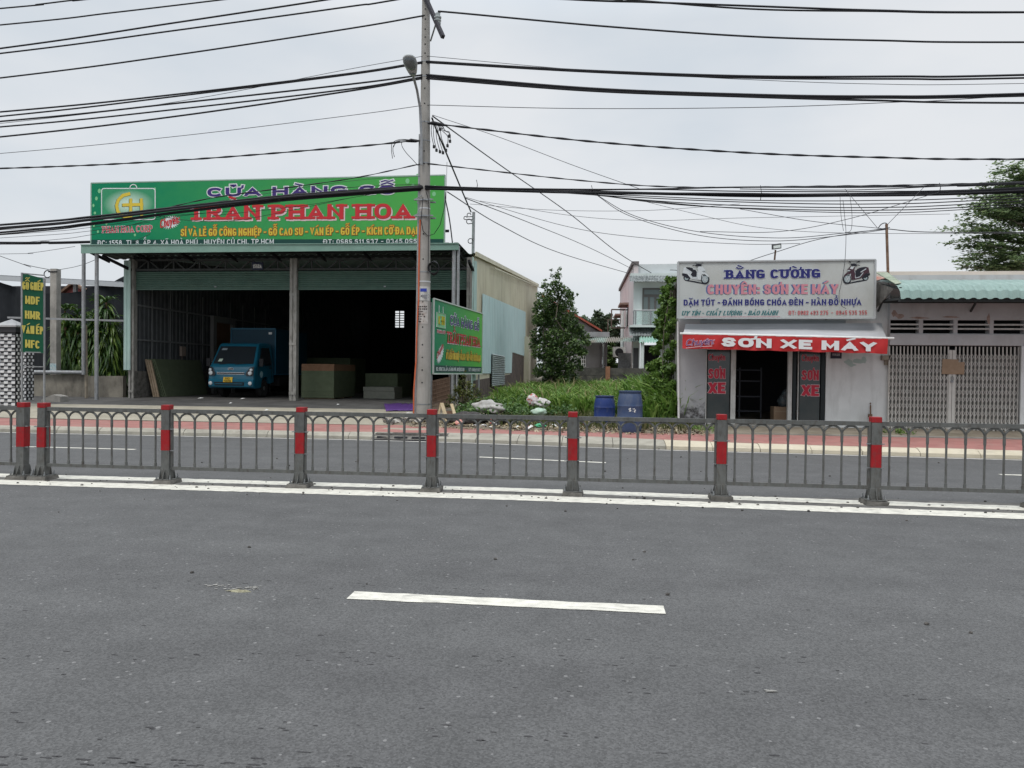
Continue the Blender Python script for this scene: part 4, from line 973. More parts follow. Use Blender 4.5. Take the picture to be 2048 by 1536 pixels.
# ------------------------------------------------------------------ boards stored in the shed
M_mdf = mat('green moisture board', (.07,.088,.052), .85, (.085,.104,.064), 5)
M_mdfb = mat('brown board', (.15,.082,.047), .85, (.18,.1,.06), 6)
def stack(name, x0, x1, y0, y1, z0, z1, th, mats, label, seed, split=None, mbn='boards'):
    t = thing(name, ((x0+x1)/2,(y0+y1)/2,z0), label, 'boards')
    rd = random.Random(seed); z = z0; groups = {}
    while z < z1-.001:
        h = min(th, z1-z); key = 1 if (split and z >= split) else 0; mb = groups.setdefault(key, MB())
        dx, dy = rd.uniform(-.008,.008), rd.uniform(-.008,.008)
        mb.box(x0+dx, x1+dx, y0+dy, y1+dy, z, z+h*.97); z += h
    for k, mb in groups.items(): mb.build(('green_boards','brown_boards')[k], mats[k], t)
    return t
ya = 27.0; xa, xb = XY(603,ya), XY(668,ya); zt_ = ZY(728,ya,635); zs_ = ZY(742,ya,635)
stack('board_stack', xa, xb, ya, ya+2.5, ZF+.06, zt_, .027, (M_mdf, M_mdfb), 'tall stack of green boards topped with brown boards behind the central column', 1, zs_)
m = MB(); 
for k in range(3): m.box(xa+.05, xb-.05, ya+.15+k*1.0, ya+.3+k*1.0, ZF+.01, ZF+.06)
tag(m.build('pallet_bearers', mat('raw timber', (.25,.19,.12), .85, (.32,.25,.17), 6)), 'timber bearers under the tall green board stack', 'timber')
ya = 28.5; xa, xb = XY(727,ya), XY(789,ya)
stack('board_stack', xa, xb, ya, ya+1.2, ZF+.01, ZY(774,ya,760), .3, (mat('grey board edges', (.16,.165,.14), .85, (.2,.2,.17), 8),)*2, 'low grey board stack at the front of the right bay', 2)
stack('board_stack', XY(731,ya+1.3), XY(795,ya+1.3), ya+1.3, ya+3.7, ZF+.01, ZY(747,ya+1.3,760), .027, (M_mdf, M_mdf), 'dim green board stack behind the low grey one', 3)
stack('board_stack', XY(600,34), XY(700,34), 34, 36.4, ZF+.01, ZF+1.7, .027, (M_mdf, M_mdfb), 'board stack deep in the dark behind the tall green one', 4)
# boards leaning on the left wall
t = thing('leaning_boards', (-16.4,28.2,ZF), 'large green boards leaning against the left shed wall', 'boards')
a = aX(319,720,-16.85); y0 = a.y
m = MB()
for k in range(5): m.prism([(-16.55+.05*k,26.75+.04*k,ZF+.02),(-16.55+.05*k,30.0,ZF+.02),(-16.9+.05*k,30.0,1.92),(-16.9+.05*k,26.6+.02*k,1.92)], (.04,0,0))
m.build('green_boards', M_mdf, t)
m = MB()
for k in range(3): m.bar((-16.62+.1*k,26.6-.02*k,ZF+.02),(-16.93+.09*k,26.55,1.9-.02*k),.07,.05)
m.build('battens', mat('weathered batten', (.2,.15,.1), .85, (.28,.22,.16), 7), t)
# purple sheet on the yard
c0 = G(770,815,.29); m = MB(); rd = random.Random(8); vs = []
for j in range(5):
    for i in range(13):
        p_ = G(769+5.4*i+ (3-j)*1.0, 819.5-1.9*j, .36); vs.append((p_.x, p_.y, .238+(p_.y-20.6)/5.6*.212 + .03 + .05*abs(math.sin(i*1.3+j))*rd.uniform(.1,.5) + (.03 if j == 4 else 0)*rd.random()))
m.add(vs, [(j*13+i, j*13+i+1, (j+1)*13+i+1, (j+1)*13+i) for j in range(4) for i in range(12)])
o = m.build('purple_sheet', mat('purple plastic sheet', (.075,.03,.15), .5, (.10,.045,.19), 3), smooth='all')
sf = o.modifiers.new('thickness', 'SOLIDIFY'); sf.thickness = .012
tag(o, 'crumpled purple plastic sheet lying on the yard beside the concrete pole', 'sheet')
# scraps of paper on the yard
M_paper = mat('litter paper', (.6,.6,.58), .8)
for k, (px, py) in enumerate(((401,799),(485,800),(461,805),(676,808),(533,813))):
    c = aY(px, py, 24.0); z = .238+(c.y-20.6)/5.6*.212
    c = G(px, py, .42); rd = random.Random(k); m = MB()
    zz = min(.45, .245+max(0,c.y-20.6)/5.55*.212)
    q = (.085,.07,.045,.04,.05)[k]; m.add([(c.x-q,c.y-q*.8,zz+.01),(c.x+q*.9,c.y-q,zz+.02),(c.x+q,c.y+q,zz+.03),(c.x-q*.8,c.y+q,zz+.012),(c.x,c.y,zz+.05)], [(0,1,4),(1,2,4),(2,3,4),(3,0,4)])
    tag(m.build('paper_scrap', M_paper), 'white paper scrap lying on the dark yard before the shed', 'litter', 'paper scraps on the yard')

# ------------------------------------------------------------------ left edge: gate pillar, banner, low wall, net, plants
def tilemat(name):
    m = bpy.data.materials.new(name); m.use_nodes = True; nt = m.node_tree; N = nt.nodes; L = nt.links; p = N['Principled BSDF']; p.inputs['Roughness'].default_value = .3
    return m
def tile_pillar(x0, x1, y0, y1, z0, z1, name, label, cap):
    t = thing(name, ((x0+x1)/2,(y0+y1)/2,z0), label, 'pillar')
    m = MB(); m.box(x0,x1,y0,y1,z0,z1); m.build('shaft', mat('dark tile grout', (.02,.02,.022), .4), t)
    wh, gr, bl = MB(), MB(), MB(); h = .115; n = max(2, round((x1-x0)/.26)); w = (x1-x0)/n
    rows = int((z1-z0)/h)
    for r_ in range(rows):
        z = z0 + r_*h
        for k in range(-1, n):
            a = x0 + (k + (.5 if r_ % 2 else 0))*w; b = a+w
            ca, cb = max(a,x0), min(b,x1)
            if cb-ca < .02: continue
            m2 = min(a+w*.55, cb)
            if m2 > ca+.01: wh.add([(ca,y0-.02,z+.012),(m2,y0-.02,z+.012),(m2,y0-.02,z+h-.04),(ca,y0-.02,z+h-.04)], [(0,1,2,3)]); wh.add([(ca,y0-.02,z+h-.04),(m2,y0-.02,z+h-.04),(m2,y0-.004,z+h-.012),(ca,y0-.004,z+h-.012)], [(0,1,2,3)], 1)
            c2 = max(a+w*.55, ca)
            if cb > c2+.01: wh.add([(c2,y0-.006,z+.012),(cb,y0-.006,z+.012),(cb,y0-.02,z+h*.5),(c2,y0-.02,z+h*.5)], [(0,1,2,3)], 1); wh.add([(c2,y0-.02,z+h*.5),(cb,y0-.02,z+h*.5),(cb,y0-.006,z+h-.012),(c2,y0-.006,z+h-.012)], [(0,1,2,3)], 2)
        d = y0
        for k in range(2): 
            a = y0+ (y1-y0)*k/2 + (.06 if r_ % 2 else 0); wh.add([(x1+.012,a+.01,z+.012),(x1+.012,a+(y1-y0)*.3,z+.012),(x1+.012,a+(y1-y0)*.3,z+h-.02),(x1+.012,a+.01,z+h-.02)], [(0,1,2,3)], 0)
    wh.build('tile_facing', [mat('white glazed tile', (.62,.62,.62), .25), mat('grey glazed tile', (.33,.33,.34), .25), mat('black glazed tile', (.015,.015,.017), .25)], t)
    if cap:
        m = MB(); m.box(x0-.04,x1+.04,y0-.04,y1+.04,z1,z1+.16); m.build('neck', mat('dark stone neck', (.05,.05,.055), .5), t)
        m = MB(); cx, cy = (x0+x1)/2, (y0+y1)/2; e = .12; zc = z1+.16
        m.add([(x0-e,y0-e,zc),(x1+e,y0-e,zc),(x1+e,y1+e,zc),(x0-e,y1+e,zc),(x0-e,y0-e,zc+.05),(x1+e,y0-e,zc+.05),(x1+e,y1+e,zc+.05),(x0-e,y1+e,zc+.05),(cx,cy,zc+.26)], [(0,3,2,1),(0,1,5,4),(1,2,6,5),(2,3,7,6),(3,0,4,7),(4,5,8),(5,6,8),(6,7,8),(7,4,8)])
        m.build('cap', mat('grey cement cap', (.33,.33,.34), .8, (.4,.4,.4), 4), t)
Yp = 21.6
tile_pillar(XY(1,Yp,735), XY(31,Yp,735), Yp, Yp+.3, .2, aY(16,664,Yp).z, 'gate_pillar', 'black and white tiled gate pillar with pyramid cap at left edge', True)
Yq = 24.2
tile_pillar(XY(37,Yq,735), XY(53,Yq,735), Yq, Yq+.35, .25, aY(45,702,Yq).z, 'gate_pillar', 'lower tiled pillar half hidden behind the vertical green banner', False)
# gate edge at the very border
m = MB(); m.box(XY(-30,Yp,735), XY(-2,Yp,735), Yp+.2, Yp+.26, .25, aY(0,650,Yp).z); tag(m.build('iron_gate', mat('dark gate paint', (.05,.055,.06), .5)), 'dark iron gate edge left of the tiled pillar', 'gate')
# vertical banner on its frame
A = aY(42,545,21.1); B = aY(87,557,21.6); PB = Plane((A.x,21.1,0), (B.x-A.x,.5,0))
if PB.n.y > 0: PB.n = -PB.n
za = PB.at(43,704).z; zb2 = PB.at(86,706).z
bn = thing('vertical_banner', ((A.x+B.x)/2,21.35,.3), 'tall narrow green banner of yellow words on a steel frame', 'sign')
m = MB(); vs = []
for j in range(13):
    f_ = j/12
    for i in range(5):
        u = i/4; p_ = A.lerp(B,u); z = za+(A.z-za)*f_ if True else 0; z = (za+(zb2-za)*u)*(1-f_)+(A.z+(B.z-A.z)*u)*f_
        vs.append((p_.x, p_.y+.02*math.sin(3*u+2*f_), z))
m.add(vs, [(j*5+i, j*5+i+1, (j+1)*5+i+1, (j+1)*5+i) for j in range(12) for i in range(4)])
m.build('panel', mat('dark green banner', (.006,.085,.042), .5, (.008,.10,.05), 2), bn)
m = MB()
for txt, xa_, xb_, y_, h_ in (('GỖ GHÉP',43.5,87,580,16),('MDF',49.5,79,608.5,16),('HMR',49,80,638,16),('VÁN ÉP',42.5,86.5,667.5,16),('MFC',49.5,79,696,16)):
    PB.text(m, txt, (xa_,y_-1), (xb_,y_+1.5), h_, tx=.21, ty=.17, gap=.2, lift=.03)
m.build('lettering', mat('banner yellow', (.55,.47,.10), .5), bn)
m = MB()
for p_, px in ((A,43),(B,86)): m.bar((p_.x,p_.y+.04,.25),(p_.x,p_.y+.04,p_.z),.045)
for z in (za, za-.45, A.z-.02): m.bar((A.x,A.y+.04,z),(B.x,B.y+.04,z),.035)
m.build('frame', M_post, bn)
# low wall along the yard edge
M_lw = mat('stained low wall', (.17,.155,.13), .95, (.26,.24,.2), 2, bump=.5, bscale=20, stain=(.05,.045,.04), stain_amt=.85, stain_scale=(2.5,2.5,.8))
x0, x1 = XY(-120,26.2,735), XY(246,26.2)
m = MB(); zt_ = aY(120,748,26.2).z
m.prism([(x0,26.2,.2),(x1,26.2,.2),(x1,26.2,aY(246,752,26.2).z),(XY(170,26.2),26.2,aY(170,752,26.2).z),(XY(168,26.2),26.2,zt_),(XY(60,26.2),26.2,zt_-.05),(XY(40,26.2),26.2,.75),(x0,26.2,.7)], (0,.2,0)); 
tag(m.build('low_wall', M_lw), 'stained rendered low wall beside the shed yard', 'wall')
t = thing('pipe_rail', (XY(120,26),26,zt_), 'horizontal grey pipe rails in front of the leafy plants', 'railing')
m = MB(); m.tube([(XY(60,26.1),26.1,aY(60,744,26.1).z),(XY(168,26.1),26.1,aY(168,745,26.1).z)],.07,8); m.build('bottom_rail', M_post, t, smooth=True)
m = MB(); m.bar((XY(16,25.9),25.9,aY(16,635,25.9).z),(XY(258,25.9),25.9,aY(258,642,25.9).z),.07); m.build('top_rail', M_post, t)
m = MB(); m.tube([aY(171,650,25.6), aY(173,798,25.6)],.06,6); tag(m.build('wooden_prop', mat('grey bamboo prop', (.22,.19,.15), .9, (.3,.26,.2), 5)), 'thin weathered prop leaning beside the canopy post', 'pole')
# concrete post
xc = XY(110,26.6); zt_ = aY(110,538,26.6).z
t = thing('concrete_post', (xc,26.6,.4), 'square grey concrete post standing behind the low wall', 'post')
m = MB(); m.box(xc-.13,xc+.13,26.5,26.75,.3,zt_); m.build('shaft', M_conc, t)
m = MB(); c = Vector((xc-.28,26.55,zt_-.2)); m.tube([c+Vector((.14*math.cos(a*.5),0,.14*math.sin(a*.5))) for a in range(12)],.02,5); m.bar((xc-.2,26.5,zt_-.12),(xc+.16,26.5,zt_-.12),.04); m.build('cable_clamp', M_plas, t)
m = MB(); m.add([(xc-.131,26.495,aY(110,744,26.6).z),(xc+.131,26.495,aY(110,744,26.6).z),(xc+.131,26.495,aY(110,727,26.6).z),(xc-.131,26.495,aY(110,727,26.6).z)], [(0,1,2,3)]); m.build('torn_poster', mat('torn poster', (.2,.35,.4), .8, (.5,.5,.48), 14), t)
# neighbouring lean-to with net wall
YN = 31.0
t = thing('netted_shed', (XY(120,YN),YN,.4), 'low neighbouring shed walled with sagging dark shade net', 'building')
m = MB(); n = 40; xa, xb = XY(-150,YN), XY(252,YN); vs = []
for j in range(13):
    for i in range(n+1):
        f_ = i/n; top = aY(0,552,YN).z if f_ < .3 else aY(0,552,YN).z - .8*math.sin(math.pi*min(1,(f_-.3)/.7))
        z = .3 + (top-.3)*j/12; vs.append((xa+(xb-xa)*f_, YN + .12*math.sin(f_*37+j*.4)+.05*math.sin(f_*90), z))
m.add(vs, [(j*(n+1)+i, j*(n+1)+i+1, (j+1)*(n+1)+i+1, (j+1)*(n+1)+i) for j in range(12) for i in range(n)])
m.build('net_wall', mat('dark shade net', (.011,.013,.016), .95, (.017,.02,.024), 2, stain=(.03,.034,.038), stain_amt=.5, stain_scale=(3,3,.4)), t, smooth='all')
m = MB(); pa_, pb_ = aY(-150,548,YN-.1), aY(252,570,YN-.1); m.bar(pa_, pb_, .12, .2); m.build('roof_beam', mat('pale roof beam', (.42,.44,.46), .6), t)
m = MB(); m.prism([pa_+Vector((0,.1,.1)), pb_+Vector((0,.1,.1)), pb_+Vector((0,1.3,.0)), pa_+Vector((0,1.3,.0))], (0,0,.05)); m.build('roof', M_steel, t)
m = MB(); m.bar(aY(151,560,YN+.3), aY(151,640,YN+.3), .14); m.build('post', M_post, t)
# red gable behind
YG = 33.2
t = thing('red_gable_house', (XY(155,YG),YG,.4), 'red gabled house peeping over the dark shade net', 'house')
m = MB(); m.prism([aY(100,640,YG),aY(215,640,YG),aY(215,598,YG),aY(147,568,YG),aY(108,600,YG)], (0,.2,0)); m.build('wall', mat('red painted gable', (.42,.12,.11), .8, (.5,.17,.15), 2), t)
m = MB(); m.bar(aY(100,604,YG-.1), aY(147,567,YG-.1), .3, .1); m.bar(aY(147,567,YG-.1), aY(222,606,YG-.1), .3, .1); m.build('roof', M_rust, t)
m = MB(); m.box(XY(-150,34),XY(252,34),34,34.1,.3,aY(120,572,34).z+1.0-1.0); 
tag(m.build('back_fence', mat('dark back fence', (.03,.03,.034), .95)), 'dark sheet fence behind the shade net', 'fence')
# broken lump of concrete
c = G(100,810,.25); m = MB(); m.prism([c+Vector((-.42,0,-.05)),c+Vector((.4,0,-.05)),c+Vector((.38,.0,.3)),c+Vector((.1,0,.36)),c+Vector((-.3,0,.2))], (0,.4,0)); tag(m.build('concrete_lump', M_conc), 'broken wedge of pale concrete beside the banner leg', 'rubble')

# long drooping leaves in rosettes (cordyline like shrubs)
M_drac = leafmat('glossy long leaves', (.025,.06,.015), (.05,.11,.025), (.16,.24,.04), .35, .2)
def strap_leaf(mb, base, az, length, width, up, droop, mi=0):
    d = Vector((math.cos(az), math.sin(az), 0)); s_ = Vector((-d.y, d.x, 0)); n = 5; vs = []
    for i in range(n+1):
        t = i/n; p_ = base + d*(length*(t*.8)) + Vector((0,0,length*(up*t - droop*t*t)))
        w = width*math.sin(math.pi*(.12+.86*t))**.8 if t < 1 else .004
        fold = Vector((0,0,.25*w)); vs += [p_ - s_*w/2 + fold, p_, p_ + s_*w/2 + fold]
    mb.add(vs, [(3*i+k, 3*i+k+1, 3*i+k+4, 3*i+k+3) for i in range(n) for k in (0,1)], mi)
def cordyline(x, y, z0, spots, label, seed, grp='leafy shrubs behind the low wall'):
    rd = random.Random(seed); t = thing('cordyline_shrub', (x,y,z0), label, 'shrub', grp)
    st = MB(); lf = MB()
    for dx, dy, h in spots:
        st.tube([(x+dx*.3,y+dy*.3,z0),(x+dx,y+dy,z0+h*.6),(x+dx*1.05,y+dy,z0+h)],.035,6)
        for lev in range(int(h/.14)):
            zc = z0 + h - lev*.14
            for k in range(11 if lev else 16):
                young = lev == 0
                strap_leaf(lf, Vector((x+dx,y+dy,zc+rd.uniform(-.05,.08))), rd.uniform(0,6.283), rd.uniform(.5,.75), rd.uniform(.075,.11), 1.0 if young else rd.uniform(.1,.5), rd.uniform(.55,.9) if young else rd.uniform(.9,1.35))
    st.build('stem', M_rust, t); lf.build('foliage', M_drac, t)
Yc_ = 27.6
def hz(py, px): return aY(px,py,Yc_).z - .45
cordyline(XY(142,Yc_), Yc_, .45, [(-.25,0,hz(622,142)),(.1,.2,hz(628,142)),(-.5,.1,hz(670,142)),(.35,-.1,hz(665,142)),(-.2,-.2,hz(690,142)),(.3,.2,hz(640,142)),(-.05,-.25,hz(655,142)),(.45,0,hz(690,142))], 'tall drooping leaved shrub right of the concrete post', 5)
cordyline(XY(205,Yc_), Yc_, .45, [(-.2,.1,hz(612,205)),(.15,0,hz(605,205)),(.3,.1,hz(640,205)),(-.35,-.1,hz(650,205)),(.05,-.2,hz(680,205)),(-.45,0,hz(680,205)),(.4,-.1,hz(660,205)),(-.1,-.15,hz(640,205))], 'drooping leaved shrub between the canopy posts', 6)
cordyline(XY(238,Yc_+.4), Yc_+.4, .45, [(0,0,hz(672,238)),(.25,.1,hz(700,238)),(-.3,0,hz(690,238))], 'lower drooping leaved shrub beside the mint corner strip', 7)
# ------------------------------------------------------------------ concrete utility pole
YPOLE = 20.5
xb_ = XY(846.5, YPOLE, 800); xt_ = XY(852, YPOLE, 0); ztop = 13.6
M_pole = mat('pale pole concrete', (.25,.24,.22), .9, (.32,.305,.285), 2.2, bump=.3, bscale=60, stain=(.17,.155,.135), stain_amt=.6, stain_scale=(7,7,.8))
pole = thing('utility_pole', (xb_, YPOLE, .2), 'tall tapered concrete utility pole with crossarm at the roadside', 'pole')
def px_(z): 
    t = (z-.2)/(12-.2); return xb_ + (xt_-xb_)*t
def pr(z): return .212 - (z-.2)*.0088
m = MB(); zs_ = [.15,1,2,3,4.5,6,7.5,9,10.5,12,ztop]; m.tube([(px_(z),YPOLE,z) for z in zs_], [pr(z) for z in zs_], 20); shaft = m.build('shaft', M_pole, pole, smooth=True)
def zpx(py): return aY(848, py, YPOLE).z
m = MB()
for py in (22,42,62,78,92,110,180,210,246,305,330,470,520,605,630,655,690,715,740,765):
    z = zpx(py); m.lathe([(.022,0),(.018,-.008),(.001,-.004)], (px_(z)+.01, YPOLE-pr(z)+.002, z), 8, axis='y')
m.build('bolt_holes', M_dark, pole)
for py, c in ((418,'w'),(564,'w'),(545,'d'),(590,'d'),(596,'d'),(808,'d'),(246,'d'),(283,'d'),(125,'d'),(155,'d'),(328,'d')):
    z = zpx(py); m = MB(); m.lathe([(pr(z)+.006,-.015),(pr(z)+.006,.015)], (px_(z),YPOLE,z), 20); m.build('steel_band', mat('bright steel band',(.55,.56,.57),.4,metal=.4) if c == 'w' else M_steel, pole)
for py in (402,434):
    z = zpx(py)
    m = MB(); r_ = pr(z); 
    m.bar((px_(z)-r_-.1,YPOLE-r_-.01,z),(px_(z)+r_+.12,YPOLE-r_-.01,z),.05,.04); m.build('clamp_bracket', M_steel, pole); m = MB(); m.bar((px_(z)-r_-.1,YPOLE+r_+.01,z),(px_(z)+r_+.12,YPOLE+r_+.01,z),.05,.04)
    m.build('clamp_bracket', M_steel, pole); m = MB(); m.bar((px_(z)-r_-.1,YPOLE-r_,z),(px_(z)-r_*.2,YPOLE-r_-.03,z+.12),.02); m.build('clamp_bracket', M_steel, pole)
# crossarm and insulator
z0_ = zpx(2)
m = MB(); a = Vector((px_(z0_)-.12,YPOLE+.55,z0_+.55)); 
a = aY(852,-2,YPOLE-.18); b = aY(886,74,YPOLE-.95); b2 = a + (a-b)*.9
m.bar(b2+Vector((0,.0,0)), b, .09, .10); 
m.build('crossarm', mat('dark crossarm', (.03,.028,.035), .7), pole)
m = MB(); m.bar(a.lerp(b,.62), aY(861,82,YPOLE-.12), .035); m.build('crossarm_brace', M_steel, pole)
m = MB(); c = aY(875.5,42,YPOLE-.62); 
m.lathe([(.03,-.12),(.08,-.1),(.09,-.05),(.06,-.04),(.095,0),(.095,.03),(.06,.04),(.1,.08),(.1,.11),(.06,.14),(.07,.2),(.03,.22)], c, 14); m.build('insulator', mat('grey porcelain', (.33,.36,.36), .25), pole, smooth=True)
# galvanised pipe and orange conduit up the face
m = MB(); zz = [zpx(y) for y in (835,740,640,560,480,400,330,270)]
m.tube([(px_(z)-pr(z)*.93,YPOLE-pr(z)*.45,z) for z in zz], .035, 8); m.build('riser_pipe', M_post, pole, smooth=True)
m = MB(); zz = [zpx(y) for y in (838,780,720,660,600,540,480,442)]
m.tube([(px_(z)-pr(z)*(.85-.25*math.sin(i*.9)*(.3 if i>2 else 0))-(.05 if i<2 else 0)+.05*(i>3),YPOLE-pr(z)*.8-.02,z) for i, z in enumerate(zz)], .022, 7); m.build('orange_conduit', mat('orange conduit', (.45,.09,.03), .6, (.5,.13,.06), 4), pole, smooth=True)
# bills pasted round the shaft
def bill(py0, py1, mt, a0=-150, a1=-30, off=.004, name='paper_notice'):
    za_, zb_ = zpx(py1), zpx(py0); m = MB(); vs = []
    for j in range(2):
        z = za_ if j == 0 else zb_
        for i in range(9):
            a = rad(a0+(a1-a0)*i/8); vs.append((px_(z)+(pr(z)+off)*math.cos(a), YPOLE+(pr(z)+off)*math.sin(a), z))
    m.add(vs, [(i,i+1,10+i,9+i) for i in range(8)]); return m.build(name, mt, pole)
M_bill = mat('weathered bill paper', (.50,.50,.48), .85, (.40,.39,.37), 7, stain=(.25,.22,.18), stain_amt=.5, stain_scale=(9,9,5))
bill(574,602,M_bill,-160,-20,.006); bill(604,648,mat('grey bill remains', (.36,.33,.30), .9, (.46,.44,.42), 9, stain=(.2,.1,.08), stain_amt=.6, stain_scale=(12,12,9)),-165,-40,.004)
m = MB(); rd = random.Random(5)
zf = zpx(586)
n_ = Plane((0,YPOLE-pr(zf)-.008,0),(1,0,0))
for (x_, y_, w_, h_, mi) in ((845,580,4.5,3.2,0),(851,580,2.5,3.2,0),(843,592,1.5,1.5,1),(849,591,6,1.6,2),(849,594,5,1.2,2),(851,596.5,3,1,2)):
    q0, q1 = n_.at(x_-w_,y_+h_), n_.at(x_+w_,y_-h_); yo = .004 + .02*((x_-847)/14)**2
    m.add([(q0.x,q0.y+yo-.004,q0.z),(q1.x,q0.y+yo-.004,q0.z),(q1.x,q0.y+yo-.004,q1.z),(q0.x,q0.y+yo-.004,q1.z)], [(0,1,2,3)], mi)
for r_ in range(7):
    y_ = 613+r_*5
    for k in range(rd.randint(3,5)):
        x_ = 838+k*3.6+rd.uniform(-.5,.5); q0, q1 = n_.at(x_-1.3,y_+1.5), n_.at(x_+1.2,y_-1.3)
        m.add([(q0.x,q0.y+.0,q0.z),(q1.x,q0.y+.0,q0.z),(q1.x,q0.y,q1.z),(q0.x,q0.y,q1.z)], [(0,1,2,3)], 1)
m.build('bill_print', [mat('bill blue', (.03,.05,.3), .7), mat('bill black', (.04,.035,.035), .7), mat('bill grey', (.2,.2,.21), .7)], pole)
# coil and loops of slack cable
m = MB(); c = aY(868,536,YPOLE-.1)
for k in range(5): m.tube([c+Vector((.13*math.cos(6.283*i/16)*(1+.06*k),-.02*k,.2*math.sin(6.283*i/16)*(1-.05*k))) for i in range(17)], .011, 5)
tag(m.build('cable_coil', M_black), 'coil of slack black cable hanging on the pole beside the shed shutter', 'cable')
m = MB(); pts = [(846,395),(842,440),(846,462),(856,472),(868,468),(880,450),(889,415),(891,385)]
m.tube([aY(x,y,YPOLE-.3+.05*i) for i,(x,y) in enumerate(pts)], .010, 5); m.tube([aY(x,y,YPOLE-.26) for x,y in ((852,383),(857,400),(858,440),(857,480),(856,540))], .010, 5)
tag(m.build('slack_loop', M_black), 'thin slack cable loop drooping beside the pole in front of the sign', 'cable')

# street lamp on the pole
lz = aY(818,150,19.6)
lamp = thing('street_lamp', aY(843,300,20.1), 'grey cobra head street lamp on a bent arm on the pole', 'street lamp')
m = MB(); arm = [aY(843,330,20.26), aY(842.5,270,20.24), aY(840,215,20.15), aY(834,180,19.9), aY(828,158,19.5), aY(825,146,19.2)]
m.tube(arm, .036, 8); m.build('arm', M_post, lamp, smooth=True)
# head: a shallow pod from the arm end towards the road, its lens underneath
h0 = aY(826,150,19.2); h1 = aY(817,110,18.45); ax = (h1-h0); LL = ax.length; ax.normalize()
sd_ = ax.cross(Vector((0,0,1))).normalized(); upv = sd_.cross(ax).normalized()
def pod(mb, prof_, up_s, dn_s, mi=0, lift=0):
    b = len(mb.v); n = 16
    for t, w, h in prof_:
        for j in range(n):
            a = 2*math.pi*j/n; s_ = math.sin(a); mb.v.append(tuple(h0 + ax*(LL*t) + sd_*(w*math.cos(a)) + upv*(h*(up_s if s_ > 0 else dn_s)*s_ + lift)))
    k = len(prof_)
    for i in range(k-1):
        for j in range(n): mb.f.append((b+i*n+j, b+i*n+(j+1)%n, b+(i+1)*n+(j+1)%n, b+(i+1)*n+j)); mb.m.append(mi)
    mb.f.append(tuple(b+j for j in range(n))[::-1]); mb.f.append(tuple(b+(k-1)*n+j for j in range(n))); mb.m += [mi,mi]
m = MB(); pod(m, [(-.02,.07,.05),(.12,.115,.08),(.3,.145,.10),(.6,.185,.12),(.85,.17,.11),(.97,.1,.07),(1.0,.04,.03)], 1, .35); m.build('housing', mat('lamp housing grey', (.40,.42,.43), .5, (.46,.48,.48), 6), lamp, smooth='all')
m = MB(); pod(m, [(.34,.10,.06),(.45,.145,.10),(.65,.165,.12),(.85,.14,.10),(.93,.07,.04)], .05, .75, 0, -.02); m.build('lens', mat('cloudy lamp glass', (.14,.16,.17), .2, (.2,.22,.23), 14), lamp, smooth='all')
m = MB(); 
p0 = h0+ax*(LL*.12)-upv*.045; m.bar(p0-sd_*.08, p0+sd_*.08, .05, .02); m.build('latch', M_steel, lamp)

# ------------------------------------------------------------------ cables
def spline(P_, n):
    """smooth curve through the points"""
    out = []; k = len(P_)
    for i in range(k-1):
        p0, p1, p2, p3 = P_[max(i-1,0)], P_[i], P_[i+1], P_[min(i+2,k-1)]
        if i == 0: p0 = p1*2 - p2
        if i == k-2: p3 = p2*2 - p1
        for j in range(n):
            t = j/n; out.append(.5*((2*p1) + (p2-p0)*t + (2*p0-5*p1+4*p2-p3)*t*t + (3*p1-p0-3*p2+p3)*t**3))
    out.append(P_[-1]); return out
def cable(pts, r, label, Y0=YPOLE-.1, Y1=None, m_=None, ext=None, group='overhead cables', twist=False, name='overhead_cable', cat='cable', n=10):
    """pts: photo positions; Y runs from Y0 (first) to Y1 (last); ext prolongs an end that leaves the frame"""
    Y1 = Y0 if Y1 is None else Y1; x0, x1 = pts[0][0], pts[-1][0]
    P_ = [aY(x, y, Y0+(Y1-Y0)*((x-x0)/(x1-x0) if x1 != x0 else i/(len(pts)-1))) for i, (x, y) in enumerate(pts)]
    if ext in ('both','end') or pts[-1][1] < 0: d = P_[-1]-P_[-2]; P_.append(P_[-1]+d.normalized()*14+Vector((0,0,.25)))
    if ext in ('both','start') or pts[0][1] < 0: d = P_[0]-P_[1]; P_.insert(0, P_[0]+d.normalized()*14+Vector((0,0,.25)))
    c = spline(P_, n); mb = MB()
    if twist:
        L_ = 0; ph = []
        for i, p_ in enumerate(c): L_ += (p_-c[i-1]).length if i else 0; ph.append(L_)
        c2 = [c[0].lerp(c[-1],0)]; 
        dense = spline(P_, 40); acc = 0; rr = []
        for i, p_ in enumerate(dense):
            acc += (p_-dense[i-1]).length if i else 0; rr.append(r*(1+.32*math.sin(acc*9)))
        mb.tube(dense, rr, 5)
    else: mb.tube(c, r, 5)
    o = mb.build(name, m_ or M_black, smooth='all'); return tag(o, label, cat, group)
